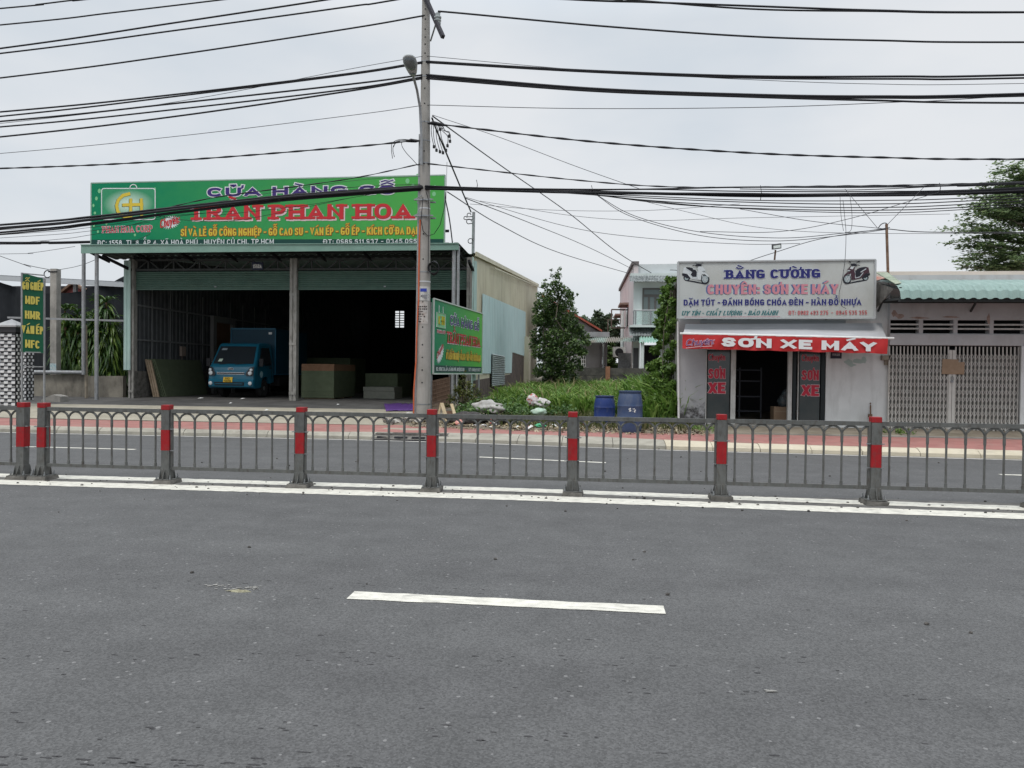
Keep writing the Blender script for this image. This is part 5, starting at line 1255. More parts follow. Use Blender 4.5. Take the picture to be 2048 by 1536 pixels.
Lw = [
 ([(0,17),(75,9),(150,0),(240,-9)], .022, 'uppermost black cable crossing the top left corner'),
 ([(0,50),(220,26),(440,0),(600,-20)], .022, 'second black cable down in the top left corner of the sky'),
 ([(0,97),(340,47),(650,0),(800,-24)], .026, 'third black cable down left of the pole, rising out of frame'),
 ([(0,107),(350,61),(700,13),(848,-10)], .024, 'fourth black cable down left of the pole, just below the third'),
 ([(0,156),(350,110),(700,57),(850,31)], .024, 'fifth black cable down left of the pole, ending at the insulator'),
 ([(0,224),(350,189),(700,147),(845,124)], .026, 'thick cable behind the street lamp left of the pole, upper of its pair'),
 ([(0,233),(350,193),(700,149),(845,126)], .024, 'thick cable behind the street lamp left of the pole, lower of its pair'),
 ([(0,243),(350,207),(700,168.5),(845,150)], .026, 'black cable left of the pole just below the lamp head, highest of three'),
 ([(0,254),(350,219),(700,178),(845,154)], .024, 'black cable left of the pole just below the lamp head, middle of three'),
 ([(0,274),(350,233),(700,182),(845,157)], .026, 'black cable left of the pole just below the lamp head, lowest of three'),
]
for pts, r_, lab in Lw: cable(pts, r_, lab, ext='start')
cable([(0,247),(350,204),(700,138),(848,112)], .008, 'hair thin grey wire crossing the thick cables left of the pole', m_=M_cable, ext='start')
cable([(0,307),(350,273),(700,231),(845,211)], .009, 'lone thin grey wire above the clamp left of the pole', m_=M_cable, ext='start')
cable([(0,337),(350,321),(700,294),(832,281)], .024, 'twisted black cable ending in a clamp on the left of the pole', ext='start', twist=True)
cable([(300,424),(430,395),(600,372),(720,354),(845,327)], .016, 'black cable running up over the green sign to the pole', twist=True)
cable([(350,418),(520,389),(700,362),(845,352)], .006, 'thin grey wire in front of the purple sign words', m_=M_cable)
cable([(0,449),(180,436),(350,414),(550,392),(700,375),(845,368)], .008, 'thin black wire along the top of the cable bundle before the sign', ext='start')
# the fat bundle left
for k, (dy, r_, s_) in enumerate(((0,.034,0),(4,.034,1),(8,.03,2),(3,.03,3),(10,.022,4))):
    f_ = lambda x: dy*(1+.0)*(1 if x > 300 else 1.25)
    cable([(0,450+dy*1.9),(180,434+dy*1.6),(350,415+dy*1.2),(550,393.5+dy),(700,382+dy*.9),(846,372+dy*.8)], r_, ('topmost','second','fourth','third','lowest')[k]+' cable of the fat black bundle before the green sign', ext='start', Y0=YPOLE-.12-.05*(k%2))
for k, pts in enumerate(([(0,470),(180,455),(330,433),(470,422)],[(0,489),(180,470),(300,441),(420,425)],[(300,430),(380,441),(470,441),(560,425),(700,396)],[(0,460),(200,447),(380,421),(560,405)],[(0,476),(180,462),(300,444)],[(420,432),(600,412),(760,386),(846,376)])):
    cable(pts, .007, ('thin wire drooping below the bundle at the left edge, upper','thin wire drooping lowest below the bundle at the left edge','thin wire sagging in a loop below the bundle across the red sign words','thin wire close under the bundle over the emblem','thin wire below the bundle ending over the emblem','thin wire under the bundle across the red sign words right part')[k], ext='start' if pts[0][0] == 0 else None, Y0=YPOLE-.1)
cable([(0,485),(90,484),(178,483)], .035, 'thick dark cable pair vanishing behind the sign left end, upper', Y0=26.5, ext='both'); cable([(0,488),(90,486.5),(178,485.5)], .025, 'thick dark cable pair vanishing behind the sign left end, lower', Y0=26.5, ext='both')
cable([(0,508),(60,506),(150,493)], .009, 'thin wire under the thick dark pair left of the shed', Y0=26.4, m_=M_cable, ext='start')
cable([(0,512),(50,529),(102,540)], .012, 'thin wire sagging from the left edge to the concrete post', Y0=26.6, m_=M_cable, ext='start')
cable([(116,540),(160,531),(205,513),(300,468)], .010, 'thin wire from the concrete post up to the shed canopy', Y0=26.5, Y1=24.6, m_=M_cable)
# right hand side
Rw = [
 ([(1050,-6),(1300,4.5),(1500,12),(1760,21),(2048,24.5)], .028, 'uppermost thick black cable right of the pole'),
 ([(1150,-8),(1240,-2),(1500,18),(1750,22.5),(2048,25)], .024, 'second thick black cable right of the pole, merging with the uppermost'),
 ([(880,24),(905,25),(1200,52),(1500,73),(1760,81),(2048,84.5)], .026, 'black cable running right from the insulator'),
 ([(852,123),(1180,141.5),(1500,152.5),(1800,153),(2048,150)], .030, 'thick black cable right of the pole level with the lamp head, upper of two'),
 ([(852,125),(1180,144),(1500,156),(1800,158),(2048,156)], .026, 'thick black cable right of the pole level with the lamp head, lower of two'),
 ([(852,150),(1180,177),(1500,189.5),(1750,193),(2048,188)], .034, 'thick black cable right of the pole below the lamp head, highest of three'),
 ([(852,153),(1180,180),(1500,192),(1750,196),(2048,192)], .026, 'thick black cable right of the pole below the lamp head, middle of three'),
 ([(852,157),(1180,182),(1500,194),(1750,201),(2048,206)], .028, 'thick black cable right of the pole below the lamp head, lowest of three'),
]
for pts, r_, lab in Rw: cable(pts, r_, lab, ext='end')
cable([(852,112),(1150,139),(1450,157),(1750,168),(2048,167)], .008, 'hair thin grey wire crossing the upper thick cables right of the pole', m_=M_cable, ext='end')
cable([(852,210),(1150,217),(1500,215),(1780,205),(2048,190)], .010, 'thin grey wire rising to the right from the pole', m_=M_cable, ext='end')
cable([(864,247),(1180,283),(1500,306),(1760,315),(2048,318.5)], .026, 'twisted black cable sloping down right from its clamp on the pole', ext='end', twist=True)
cable([(852,327),(1150,360),(1350,374),(1600,373),(2048,364)], .018, 'twisted cable from the pole joining the right bundle', ext='end', twist=True)
for k, (pts, r_) in enumerate((
  ([(850,374),(1180,384),(1480,390),(1750,388),(2048,377)], .042),
  ([(850,377),(1180,386),(1480,388),(1750,391),(2048,381)], .034),
  ([(850,372),(1000,377),(1250,379),(1480,374.5),(1750,374),(2048,365.5)], .022),
  ([(850,375),(1100,381),(1300,379),(1480,382.5),(1750,383),(2048,376)], .016),
  ([(850,379),(1190,388),(1480,400),(1750,401),(2048,391)], .013),
  ([(1100,384),(1240,393),(1480,404),(1750,408),(2048,396)], .014),
  ([(1150,386),(1300,401),(1480,411),(1750,415),(2048,402)], .014),
  ([(1180,388),(1320,406),(1480,416),(1750,420.5),(2048,408)], .014),
  ([(1180,388),(1300,402),(1480,417),(1750,425.5),(2048,412)], .011),
  ([(1280,386),(1480,393),(1700,392),(2048,385)], .02),
  ([(1480,378),(1700,380),(1900,372),(2048,368)], .012),
)):
    cable(pts, r_, ('fattest cable of the sagging bundle right of the pole','second fat cable of the right bundle, just under the fattest','highest cable of the right hand bundle','cable just below the highest of the right bundle','cable branching below the fat bundle right of the pole','branched cable under the right bundle, second lowest group upper','branched cable under the right bundle, middle','branched cable under the right bundle, lower','lowest sagging cable of the right bundle','medium cable within the right bundle over the paint shop','short cable in the upper right bundle near the tall tree')[k], ext='end', Y0=YPOLE-.12-.04*(k % 3))
# hangers and ties on the bundle
for px, y0, y1, lab in ((953,360,380,'small wire tie standing on the bundle nearest the pole'),(1183,371,388,'small wire tie standing on the bundle in mid span'),(1521,371,400,'wire tie around the right bundle above the paint shop sign'),(1879,366,385,'wire tie on the right bundle before the tall tree')):
    m = MB(); m.tube([aY(px,y1,YPOLE-.1), aY(px+2,(y0+y1)/2,YPOLE-.2), aY(px,y0,YPOLE-.12)], .01, 5); tag(m.build('cable_tie', M_black), lab, 'cable tie')
# thin service drops towards the houses
for pts, Y1, r_, lab in (
  ([(865,232),(1000,330),(1140,428),(1240,508),(1345,570)], 45, .02, 'long thin wire dropping from the pole to the white house balcony'),
  ([(865,230),(1000,275),(1150,332),(1280,378)], 20.4, .008, 'thin wire slanting from the pole clamp to the right bundle'),
  ([(895,384),(1000,450),(1120,506),(1290,556)], 45, .016, 'thin wire from the bundle down behind the side tree'),
  ([(930,396),(1060,446),(1180,496),(1300,556)], 45, .014, 'fine wire just above the wire to the side tree'),
  ([(930,394),(1130,452),(1280,475),(1480,488),(1600,487)], 19.2, .007, 'fine wire sagging from the bundle over the vacant lot'),
  ([(1190,388),(1270,432),(1400,464),(1560,476),(1690,466),(1772,458)], 19.6, .009, 'thin black wire sagging to the rusty mast, upper'),
  ([(1190,388),(1260,432),(1400,471),(1550,482),(1690,470),(1772,459)], 19.6, .009, 'thin black wire sagging to the rusty mast, lower'),
  ([(1270,398),(1400,430),(1520,455),(1690,466),(2048,467)], 20, .006, 'fine grey wire passing behind the rusty mast'),
  ([(1480,418),(1620,442),(1772,458)], 19.6, .008, 'thin wire slanting down from the bundle to the rusty mast'),
  ([(1879,384),(1700,437),(1560,463),(1400,463)], 19.6, .008, 'thin wire from the bundle tie sagging left over the shop sign'),
  ([(1340,540),(1430,541),(1540,508),(1640,478),(1780,455)], 19.0, .009, 'thin wire lying across the paint shop sign up to the rusty mast'),
  ([(1690,378),(1755,456)], 19.6, .007, 'short thin wire slanting from the bundle to the mast, left one'),
  ([(1850,372),(1776,448)], 19.6, .007, 'short thin wire slanting from the bundle to the mast, right one'),
  ([(1776,458),(1850,464),(2048,465)], 19.6, .012, 'black wire from the rusty mast off to the right'),
  ([(940,408),(1100,420),(1290,421),(1480,408)], 20.3, .006, 'fine grey wire bellied just under the right bundle'),
  ([(960,402),(1150,432),(1300,441),(1480,436),(1900,428)], 20.3, .006, 'fine grey wire bellied lower under the right bundle'),
):
    cable(pts, r_, lab, Y0=YPOLE-.2, Y1=Y1, m_=M_cable, name='service_wire', cat='wire', group='thin service wires')
# vertical hanging ends
for k, pts in enumerate(([(1686,400),(1690,440),(1692,470),(1690,520),(1684,560),(1678,590),(1682,610),(1692,617)],[(1680,392),(1682,430),(1687,462)],[(1700,392),(1704,430),(1702,460),(1690,465)])):
    P_ = [aY(x,y,18.7 if k == 0 else 20.2) for x,y in pts]; m = MB(); m.tube(spline(P_,6), .006, 4)
    tag(m.build('service_wire', M_cable, smooth='all'), ('thin wire hanging down across the right of the paint shop sign','thin wire end hanging from the right bundle, straight one','thin wire end hanging from the right bundle, curled one')[k], 'wire', 'thin service wires')
# dead end clamps with jumpers
t = thing('cable_clamp', aY(866,247,YPOLE-.1), 'black dead end clamp with a bunch of jumper loops right of the pole', 'clamp')
m = MB(); m.tube([aY(855,247,YPOLE-.2), aY(866,246,YPOLE-.15), aY(880,249,YPOLE-.1), aY(892,251,YPOLE-.1)], [.02,.06,.05,.025], 8); m.build('body', M_black, t, smooth=True)
m = MB(); rd = random.Random(12); 
ends = [(868,293),(873,300),(880,303),(886,305),(892,300),(895,291),(898,272),(900,282),(880,258)]
for k, (ex, ey) in enumerate(ends):
    sx_ = 864+k*2.4; P_ = [aY(sx_,247,YPOLE-.1), aY(sx_+(ex-sx_)*.2-2+k*1.2,258+k*.5,YPOLE-.2), aY(sx_*.3+ex*.7+(6 if k>4 else -3),(247+ey)/2+4,YPOLE-.25), aY(ex,ey,YPOLE-.2)]
    m.tube(spline(P_,6), .010, 5); c = aY(ex,ey,YPOLE-.2); cl_ = MB(); cl_.box(c.x-.03,c.x+.03,c.y-.03,c.y+.03,c.z-.045,c.z+.03); cl_.build('connector', M_plas, t)
m.build('jumper', M_black, t, smooth='all')
t = thing('cable_clamp', aY(822,281,YPOLE-.1), 'black dead end clamp with loose wire tails left of the pole', 'clamp')
m = MB(); m.tube([aY(812,283,YPOLE-.1), aY(822,281,YPOLE-.1), aY(832,282,YPOLE-.12), aY(842,281.5,YPOLE-.15)], [.02,.055,.045,.012], 8); m.build('body', M_black, t, smooth=True)
m = MB()
for pts in ([(826,280),(800,279),(785,286),(783,300),(785,317)],[(824,280),(802,281),(788,290),(786,302),(789,314)],[(820,282),(805,284),(804,292),(812,305),(824,318),(836,331)],[(826,281),(795,282),(787,294)]):
    m.tube(spline([aY(x,y,YPOLE-.2) for x,y in pts],6), .009, 5)
m.build('jumper', M_black, t, smooth='all')
# drop line to the shed and its service mast
cable([(864,236),(873,260),(890,300),(920,372),(942,424)], .026, 'thick black drop line from the pole to the shed service mast', Y0=YPOLE-.1, Y1=26.6, name='service_wire', cat='wire', group='thin service wires')
cable([(894,324),(892,400),(891,384)], .006, 'thin wire hanging down the right edge of the green sign', Y0=20.6, m_=M_cable, name='service_wire', cat='wire', group='thin service wires')
cable([(891,400),(899,440),(905,487)], .022, 'black stay line along the right end of the green sign', Y0=24.9, Y1=24.95, name='service_wire', cat='wire', group='thin service wires')
t = thing('service_mast', aY(947,505,26.6), 'slim grey service mast with curled wires on the shed corner', 'mast')
m = MB(); m.tube([aY(946,512,26.6), aY(947.5,424,26.6)], .055, 8); m.build('mast_pole', M_post, t, smooth=True)
for (cx, cy, r_) in ((938,430,.07),(931,436,.06),(938,443,.09),(941,482,.09)):
    c = aY(cx,cy,26.5); m = MB(); m.tube([c+Vector((r_*math.cos(a*.5),0,r_*math.sin(a*.5))) for a in range(10)]+[aY(947,cy+3,26.6)], .016, 5); m.build('wire_hook', M_plas, t, smooth='all')
# ------------------------------------------------------------------ paint shop
YH = 19.3; ZH = .2
M_wall = mat('grey white limewash', (.56,.575,.57), .9, (.64,.655,.65), 1.6, bump=.2, bscale=30, stain=(.27,.27,.26), stain_amt=.6, stain_scale=(3,3,.6))
def wallmat_mould():
    m = mat('mouldy wall paint', (.33,.33,.345), .9, (.39,.39,.40), 1.6, bump=.2, bscale=30)
    nt = m.node_tree; N = nt.nodes; L = nt.links; p = N['Principled BSDF']; src = p.inputs['Base Color'].links[0].from_socket
    tc = N.new('ShaderNodeTexCoord'); nz = N.new('ShaderNodeTexNoise'); nz.inputs['Scale'].default_value = 3.2; nz.inputs['Detail'].default_value = 9; nz.inputs['Roughness'].default_value = .7
    L.new(tc.outputs['Object'], nz.inputs['Vector']); sx = N.new('ShaderNodeSeparateXYZ'); L.new(tc.outputs['Object'], sx.inputs[0])
    r1 = N.new('ShaderNodeMapRange'); r1.inputs[1].default_value = .25; r1.inputs[2].default_value = 1.15; r1.inputs[3].default_value = .33; r1.inputs[4].default_value = -.2; L.new(sx.outputs['Z'], r1.inputs[0])
    ad = N.new('ShaderNodeMath'); ad.operation = 'ADD'; L.new(nz.outputs['Fac'], ad.inputs[0]); L.new(r1.outputs[0], ad.inputs[1])
    r2 = N.new('ShaderNodeMapRange'); r2.inputs[1].default_value = .55; r2.inputs[2].default_value = .68; r2.inputs[4].default_value = .92; L.new(ad.outputs[0], r2.inputs[0])
    mx = N.new('ShaderNodeMix'); mx.data_type = 'RGBA'; L.new(r2.outputs[0], mx.inputs[0]); L.new(src, mx.inputs[6]); mx.inputs[7].default_value = (.035,.033,.032,1); L.new(mx.outputs[2], p.inputs['Base Color']); return m
M_mould = wallmat_mould()
PH = facing(YH)
def bx2(mb, px0, px1, py0, py1, ya, yb, mi=0, pl=YH):
    """a box whose front face fills the photo rectangle on the plane Y = pl"""
    a = aY(px0, py1, pl); b = aY(px1, py0, pl); return mb.box(a.x, b.x, ya, yb, a.z, b.z, mi)
shop = thing('paint_shop', (XY(1357,YH), YH, ZH), 'small grey white scooter paint shop with red fringed awning', 'shop')
zt_ = aY(1500,560,YH).z; xL = XY(1357,YH); xR = XY(1777,YH)
m = MB(); m.box(xL,XY(1413,YH),YH,YH+.15,ZH-.1,zt_); m.build('left_wall', M_mould, shop)
m = MB(); m.box(XY(1652,YH),xR,YH,YH+.15,ZH-.1,zt_); m.build('right_wall', M_wall, shop)
m = MB(); bx2(m,1413,1652,560,699,YH+.002,YH+.15); m.build('lintel_wall', M_wall, shop)
m = MB(); m.box(xL,xL+.12,YH+.15,23.2,ZH-.1,zt_-.5); m.box(xR-.12,xR,YH+.15,23.2,ZH-.1,zt_-.3); m.box(xL,xR,23.1,23.2,ZH,zt_-.5); m.build('side_wall', mat('old side wall', (.2,.2,.18), .95, (.3,.29,.26), 2, stain=(.06,.07,.04), stain_amt=.8, stain_scale=(2,2,1)), shop)
m = MB(); m.prism([(xL-.05,YH+.16,zt_-.05),(xL-.05,23.3,zt_-.6),(xL-.05,23.3,zt_-.5),(xL-.05,YH+.16,zt_+.05)], (xR-xL,0,0)); m.build('roof', M_conc_d, shop)
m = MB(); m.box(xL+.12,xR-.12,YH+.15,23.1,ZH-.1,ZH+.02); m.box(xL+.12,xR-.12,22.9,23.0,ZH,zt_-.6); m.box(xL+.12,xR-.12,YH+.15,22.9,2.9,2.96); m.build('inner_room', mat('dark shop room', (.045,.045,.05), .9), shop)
# aluminium door frames and glazed panels
M_alu = mat('aged white aluminium', (.42,.42,.40), .5, (.5,.5,.48), 6, stain=(.2,.18,.15), stain_amt=.5, stain_scale=(16,16,3))
m = MB(); bx2(m,1460,1472,699,853,YH-.03,YH+.08); m.build('door_jamb', M_alu, shop)
m = MB(); bx2(m,1574,1584.5,699,856,YH-.03,YH+.08); m.build('door_jamb', M_alu, shop)
m = MB(); bx2(m,1594,1598,699,856,YH-.02,YH+.06); m.build('door_jamb', M_alu, shop)
m = MB(); bx2(m,1410,1414,699,852,YH-.02,YH+.06); bx2(m,1414,1460,846,853,YH-.02,YH+.06); m.build('frame_rail', M_alu, shop)
m = MB(); bx2(m,1632,1641,699,856,YH+.06,YH+.10); m.build('door_jamb', M_alu, shop)
m = MB(); bx2(m,1641,1652.5,699,857,YH+.03,YH+.06); bx2(m,1585,1594,699,857,YH+.03,YH+.06); m.build('dark_panel', mat('dark teal panel', (.012,.018,.02), .4), shop)
M_dglass = mat('smoked door glass', (.035,.045,.047), .12, (.05,.058,.058), 3, spec=.6)
M_swhite = mat('sticker pink white', (.55,.42,.43), .5)
for x0, x1, tx0, tx1, dy in ((1414,1460,1416.5,1451,0),(1598,1641,1603,1638,3)):
    m = MB(); bx2(m,x0,x1,699,846 if x0 < 1500 else 857,YH+.01,YH+.02); gp = m.build('glass_panel', M_dglass, shop)
    pp = facing(YH+.008); m = MB()
    pp.text(m,'Chuyên',(tx0,721+dy*.3),(tx1,720.5+dy*.6),13,tx=.13,ty=.12,outline=1,od=.006,gap=.14)
    pp.text(m,'SƠN',(tx0,757+dy),(tx1,757.5+dy),20,tx=.2,ty=.16,outline=1,od=.008,gap=.24)
    pp.text(m,'XE',(tx0,786.5+dy*1.7),(tx1,787+dy*1.7),22,tx=.32,ty=.22,outline=1,od=.012,gap=.14)
    m.build('lettering', [mat('sticker red', (.42,.02,.045), .5), M_swhite], gp)
# door leaf hinges, lock, white drain pipe, plate, stains, tap
m = MB(); m.tube([aY(1356,643,YH-.08), aY(1357.5,853,YH-.08)], .028, 8); m.build('drain_pipe', mat('white plastic pipe', (.62,.6,.6), .4), shop, smooth=True)
m = MB(); bx2(m,1661,1683,704,717,YH-.02,YH); pt = m.build('number_plate', mat('navy plate', (.03,.03,.05), .4), shop)
m = MB(); facing(YH-.02).text(m,'1562B',(1664,711.5),(1680,711.7),4.5,tx=.2,ty=.2); m.build('lettering', mat('plate grey print', (.4,.4,.42), .5), pt)
m = MB(); rd = random.Random(3)
for (px, py, w_, h_) in ((1698,724,10,7),(1716,723,13,6),(1728,721,6,8),(1705,730,8,4)):
    c = aY(px,py,YH-.003-.0005*len(m.f)); m.add([c+Vector((w_*.012*math.cos(6.283*i/11)*rd.uniform(.6,1.1),0,h_*.012*math.sin(6.283*i/11)*rd.uniform(.5,1.1))) for i in range(11)], [tuple(range(11))])
m.build('peeling_paint', mat('old green paint', (.36,.45,.42), .9), shop)
m = MB(); m.tube([aY(1741,845,YH-.06), aY(1741,812,YH-.06), aY(1741,806,YH-.01)], .018, 6); c = aY(1740,832,YH-.1); m.box(c.x-.04,c.x+.04,c.y-.05,c.y+.03,c.z-.03,c.z+.05); m.build('standpipe', M_rust, shop)
m = MB(); bx2(m,1761,1777,711,720,YH-.12,YH); bx2(m,1768,1774,720,730,YH-.06,YH); m.build('meter_box', mat('old meter box', (.22,.19,.15), .7), shop)
m = MB(); bx2(m,1413,1650,851,858,YH-.25,YH); m.build('doorstep', M_step, shop)
m = MB(); bx2(m,1400,1690,641,647,YH-.06,YH,0,YH); m.build('shutter_rail', mat('grey steel rail', (.25,.27,.28), .5), shop)
# awning: sloping cloth, roller bar, red valance with its words
YA = 18.35
aw_bl, aw_br = aY(1371,648,YH-.05), aY(1763,646,YH-.05); aw_fl, aw_fr = aY(1365,668,YA), aY(1775,677.5,YA)
aw = thing('awning', tuple((aw_bl+aw_br)/2), 'grey cloth awning with red valance over the shop door', 'awning')
m = MB(); n = 16; vs = []
for j in range(5):
    f_ = j/4
    for i in range(n+1):
        u = i/n; p_ = aw_bl.lerp(aw_br,u).lerp(aw_fl.lerp(aw_fr,u), f_); vs.append((p_.x, p_.y, p_.z - .045*math.sin(math.pi*f_)*(1+.3*math.sin(9*u))))
m.add(vs, [(j*(n+1)+i, j*(n+1)+i+1, (j+1)*(n+1)+i+1, (j+1)*(n+1)+i) for j in range(4) for i in range(n)])
m.build('cloth', mat('grey awning cloth', (.36,.365,.38), .75, (.41,.415,.43), 1.2, stain=(.6,.6,.62), stain_amt=.35, stain_scale=(1.4,6,6)), aw, smooth='all')
m = MB(); m.tube([aw_fl+Vector((-.06,-.01,.01)), aw_fr+Vector((.14,-.01,.01))], .028, 8); m.build('front_bar', M_white, aw, smooth=True)
for f_ in (.03,.97):
    m = MB(); p_ = aw_bl.lerp(aw_br,f_); q_ = aw_fl.lerp(aw_fr,f_); m.bar(p_+Vector((0,0,-.3)), q_, .03); m.build('arm', M_steel, aw)
vh = (aY(1365,668,YA)-aY(1365,697,YA)).length; vh2 = (aY(1775,677.5,YA)-aY(1775,707.5,YA)).length
m = MB(); n = 90; rows = 6; vs = []; rd = random.Random(6)
def wav(u, f_): return (.012*math.sin(u*55+4*f_)+.010*math.sin(u*131+2)+.008*math.sin(u*23+3*f_))*(.25+f_)
for j in range(rows+1):
    f_ = j/rows
    for i in range(n+1):
        u = i/n; p_ = aw_fl.lerp(aw_fr,u); h_ = (vh+(vh2-vh)*u)*(1+.02*math.sin(u*40)); vs.append((p_.x, YA-.03+wav(u,f_), p_.z - h_*f_))
m.add(vs, [(j*(n+1)+i, (j+1)*(n+1)+i, (j+1)*(n+1)+i+1, j*(n+1)+i+1) for j in range(rows) for i in range(n)])
va = m.build('valance', mat('red valance cloth', (.40,.022,.024), .6, (.46,.03,.03), 3), aw, smooth='all')
m = MB(); pv = facing(YA-.062)
pv.text(m,'SƠN XE MÁY',(1443,693),(1763,703.5),18.5,tx=.5,ty=.27,gap=.25)
m.build('lettering', mat('valance white', (.62,.64,.64), .6), va)
m = MB(); pv.text(m,'Chuyên:',(1371,692),(1428,688.5),13,tx=.13,ty=.12,fill=0,outline=1,od=.007,shear=.25,gap=.1); pstroke(m,[(1372,696),(1395,693.5),(1424,692)],.012,0,.012,1,pl=pv)
m.build('lettering', [mat('valance purple', (.10,.03,.16), .6), M_pink], va)

# sign over the shop
YSG = 18.8; PG = facing(YSG)
q = [PG.at(*p) for p in ((1356,524),(1750.5,519.5),(1749,636.5),(1355.5,636.5))]
ps = thing('paint_shop_sign', tuple((q[3]+q[2])/2), 'weathered pale sign with two scooters above the paint shop', 'sign')
m = MB(); m.prism([q[3],q[2],q[1],q[0]], (0,.22,0)); m.build('panel', mat('aged white acrylic sign', (.40,.42,.41), .45, (.46,.475,.46), .7, stain=(.26,.24,.19), stain_amt=.6, stain_scale=(.5,.5,.35)), ps)
m = MB()
for i in range(4): m.bar(q[i]+Vector((0,-.01,0)), q[(i+1)%4]+Vector((0,-.01,0)), .045, .035)
m.build('frame', mat('aluminium sign frame', (.4,.41,.41), .45, metal=.3), ps)
M_navy = mat('sign navy', (.018,.02,.13), .5); M_spink = mat('sign faded pink', (.48,.20,.24), .5); M_sblue = mat('sign shadow blue', (.10,.14,.28), .5)
M_teal = mat('sign teal', (.02,.13,.14), .5); M_spale = mat('sign letter edge', (.50,.52,.55), .5)
m = MB(); PG.text(m,'BẰNG CƯỜNG',(1451,557.8),(1647,555.6),17.8,tx=.33,ty=.2,slab=.3,outline=1,od=.012,gap=.16); m.build('lettering', [M_navy, M_spale], ps)
m = MB(); PG.text(m,'CHUYÊN: SƠN XE MÁY',(1414.5,588.7),(1685,588),19.5,tx=.28,ty=.2,slab=.0,shadow=2,shd=(-.035,.0),gap=.24); m.build('lettering', [M_spink, M_spink, M_sblue], ps)
m = MB(); PG.text(m,'DẶM TÚT - ĐÁNH BÓNG CHÓA ĐÈN - HÀN ĐỔ NHỰA',(1367,611),(1735.5,610),11.8,tx=.25,ty=.19,outline=1,od=.008,gap=.24); m.build('lettering', [M_navy, M_spale], ps)
m = MB(); PG.text(m,'UY TÍN - CHẤT LƯỢNG - BẢO HÀNH',(1362.5,630.8),(1562,630),8.8,tx=.2,ty=.15,slab=.15,shear=.35,gap=.22); pstroke(m,[(1368,634),(1560,633.4)],.01,0,.008,1,pl=PG); m.build('lettering', [M_teal, M_spink], ps)
m = MB(); PG.text(m,'ĐT: 0982 493 275  -  0945 535 355',(1577,630),(1741,629.5),8.6,tx=.2,ty=.16,gap=.26); m.build('lettering', mat('sign red print', (.42,.12,.12), .5), ps)
# printed scooters, drawn as flat layers on the board
M_sk = [mat('print black', (.012,.013,.02), .5), mat('print silver', (.42,.46,.48), .4), mat('print maroon', (.05,.022,.032), .4), mat('print off white', (.50,.53,.54), .4), mat('print wheel grey', (.26,.31,.32), .4)]
def scooter(ox, oy, sc, flip, body):
    mb = MB(); k = [0]
    def T(p): x = p[0] if not flip else 1536-p[0]; return PG.at(ox + x*sc, oy + p[1]*sc)
    def poly(pts, mi):
        k[0] += 1; vs = [T(p)+Vector((0,-.004-.0007*k[0],0)) for p in pts]; mb.add(vs, [tuple(range(len(vs)))], mi)
    def ell(cx, cy, rx, ry, mi, rot=0): poly([(cx+rx*math.cos(t)*math.cos(rot)-ry*math.sin(t)*math.sin(rot), cy+rx*math.cos(t)*math.sin(rot)+ry*math.sin(t)*math.cos(rot)) for t in [6.2832*i/20 for i in range(20)]], mi)
    def lin(a, b, w, mi):
        d = math.hypot(b[0]-a[0], b[1]-a[1]); nx, ny = -(b[1]-a[1])/d*w/2, (b[0]-a[0])/d*w/2; poly([(a[0]+nx,a[1]+ny),(b[0]+nx,b[1]+ny),(b[0]-nx,b[1]-ny),(a[0]-nx,a[1]-ny)], mi)
    # drawn facing left, in the pixels of an enlarged crop
    poly([(310,990),(480,985),(1100,870),(1060,840),(760,880)], 0)                 # cast shadow printed under the wheels
    ell(1030,770,115,100,0); ell(1040,790,65,60,4); ell(1030,770,24,24,0)           # rear wheel
    poly([(930,640),(1180,620),(1200,650),(1060,770),(1000,790),(900,760)], 0); lin((1180,655),(1010,770),55,0)   # engine and exhaust
    poly([(720,520),(760,470),(860,430),(1060,410),(1140,430),(1170,610),(1020,640),(940,740),(880,800),(640,850),(560,820),(545,600),(620,560)], body)  # flank
    poly([(690,560),(700,740),(850,740),(900,650),(830,560),(810,480),(740,500)], 0)
    poly([(830,440),(930,415),(1070,405),(1040,450),(830,590),(800,560)], 0); lin((870,590),(1060,470),30,1); lin((850,740),(960,600),22,1)    # seat and trim
    lin((670,560),(690,790),26,1); lin((690,790),(850,745),26,1)
    ell(405,830,145,160,0); ell(415,820,108,118,4); ell(415,825,30,32,0)            # front wheel
    for a in range(6): lin((415,825),(415+100*math.cos(a*1.047),825+110*math.sin(a*1.047)),16,3)
    lin((530,640),(460,820),26,1)
    poly([(290,700),(400,600),(520,560),(560,640),(420,650),(300,760)], body)       # mudguard
    poly([(400,500),(440,470),(510,390),(640,390),(670,440),(640,560),(680,620),(670,830),(560,850),(545,700),(520,560),(410,550)], body)   # front shield
    poly([(490,470),(540,400),(650,390),(600,490)], 3); poly([(405,510),(500,520),(520,545),(420,550)], 1)
    poly([(520,340),(560,300),(660,290),(740,330),(740,380),(560,380)], 0); lin((750,345),(840,360),22,0); lin((540,310),(500,260),12,0); lin((700,300),(760,240),12,0)
    ell(495,238,34,20,0,.5); ell(800,225,52,22,0,-.35)
    return mb
scooter(1670,510,90/1536,False,2).build('scooter_print', M_sk, ps)
scooter(1344,510.5,90/1536,True,3).build('scooter_print', M_sk, ps)
fl = thing('floodlight', tuple(aY(1549,520,YSG+.1)), 'small black floodlight on a short stem above the pale sign', 'floodlight')
m = MB(); m.tube([aY(1549,521,YSG+.1), aY(1551,500,YSG+.1)], .022, 6); m.build('stem', M_rust, fl)
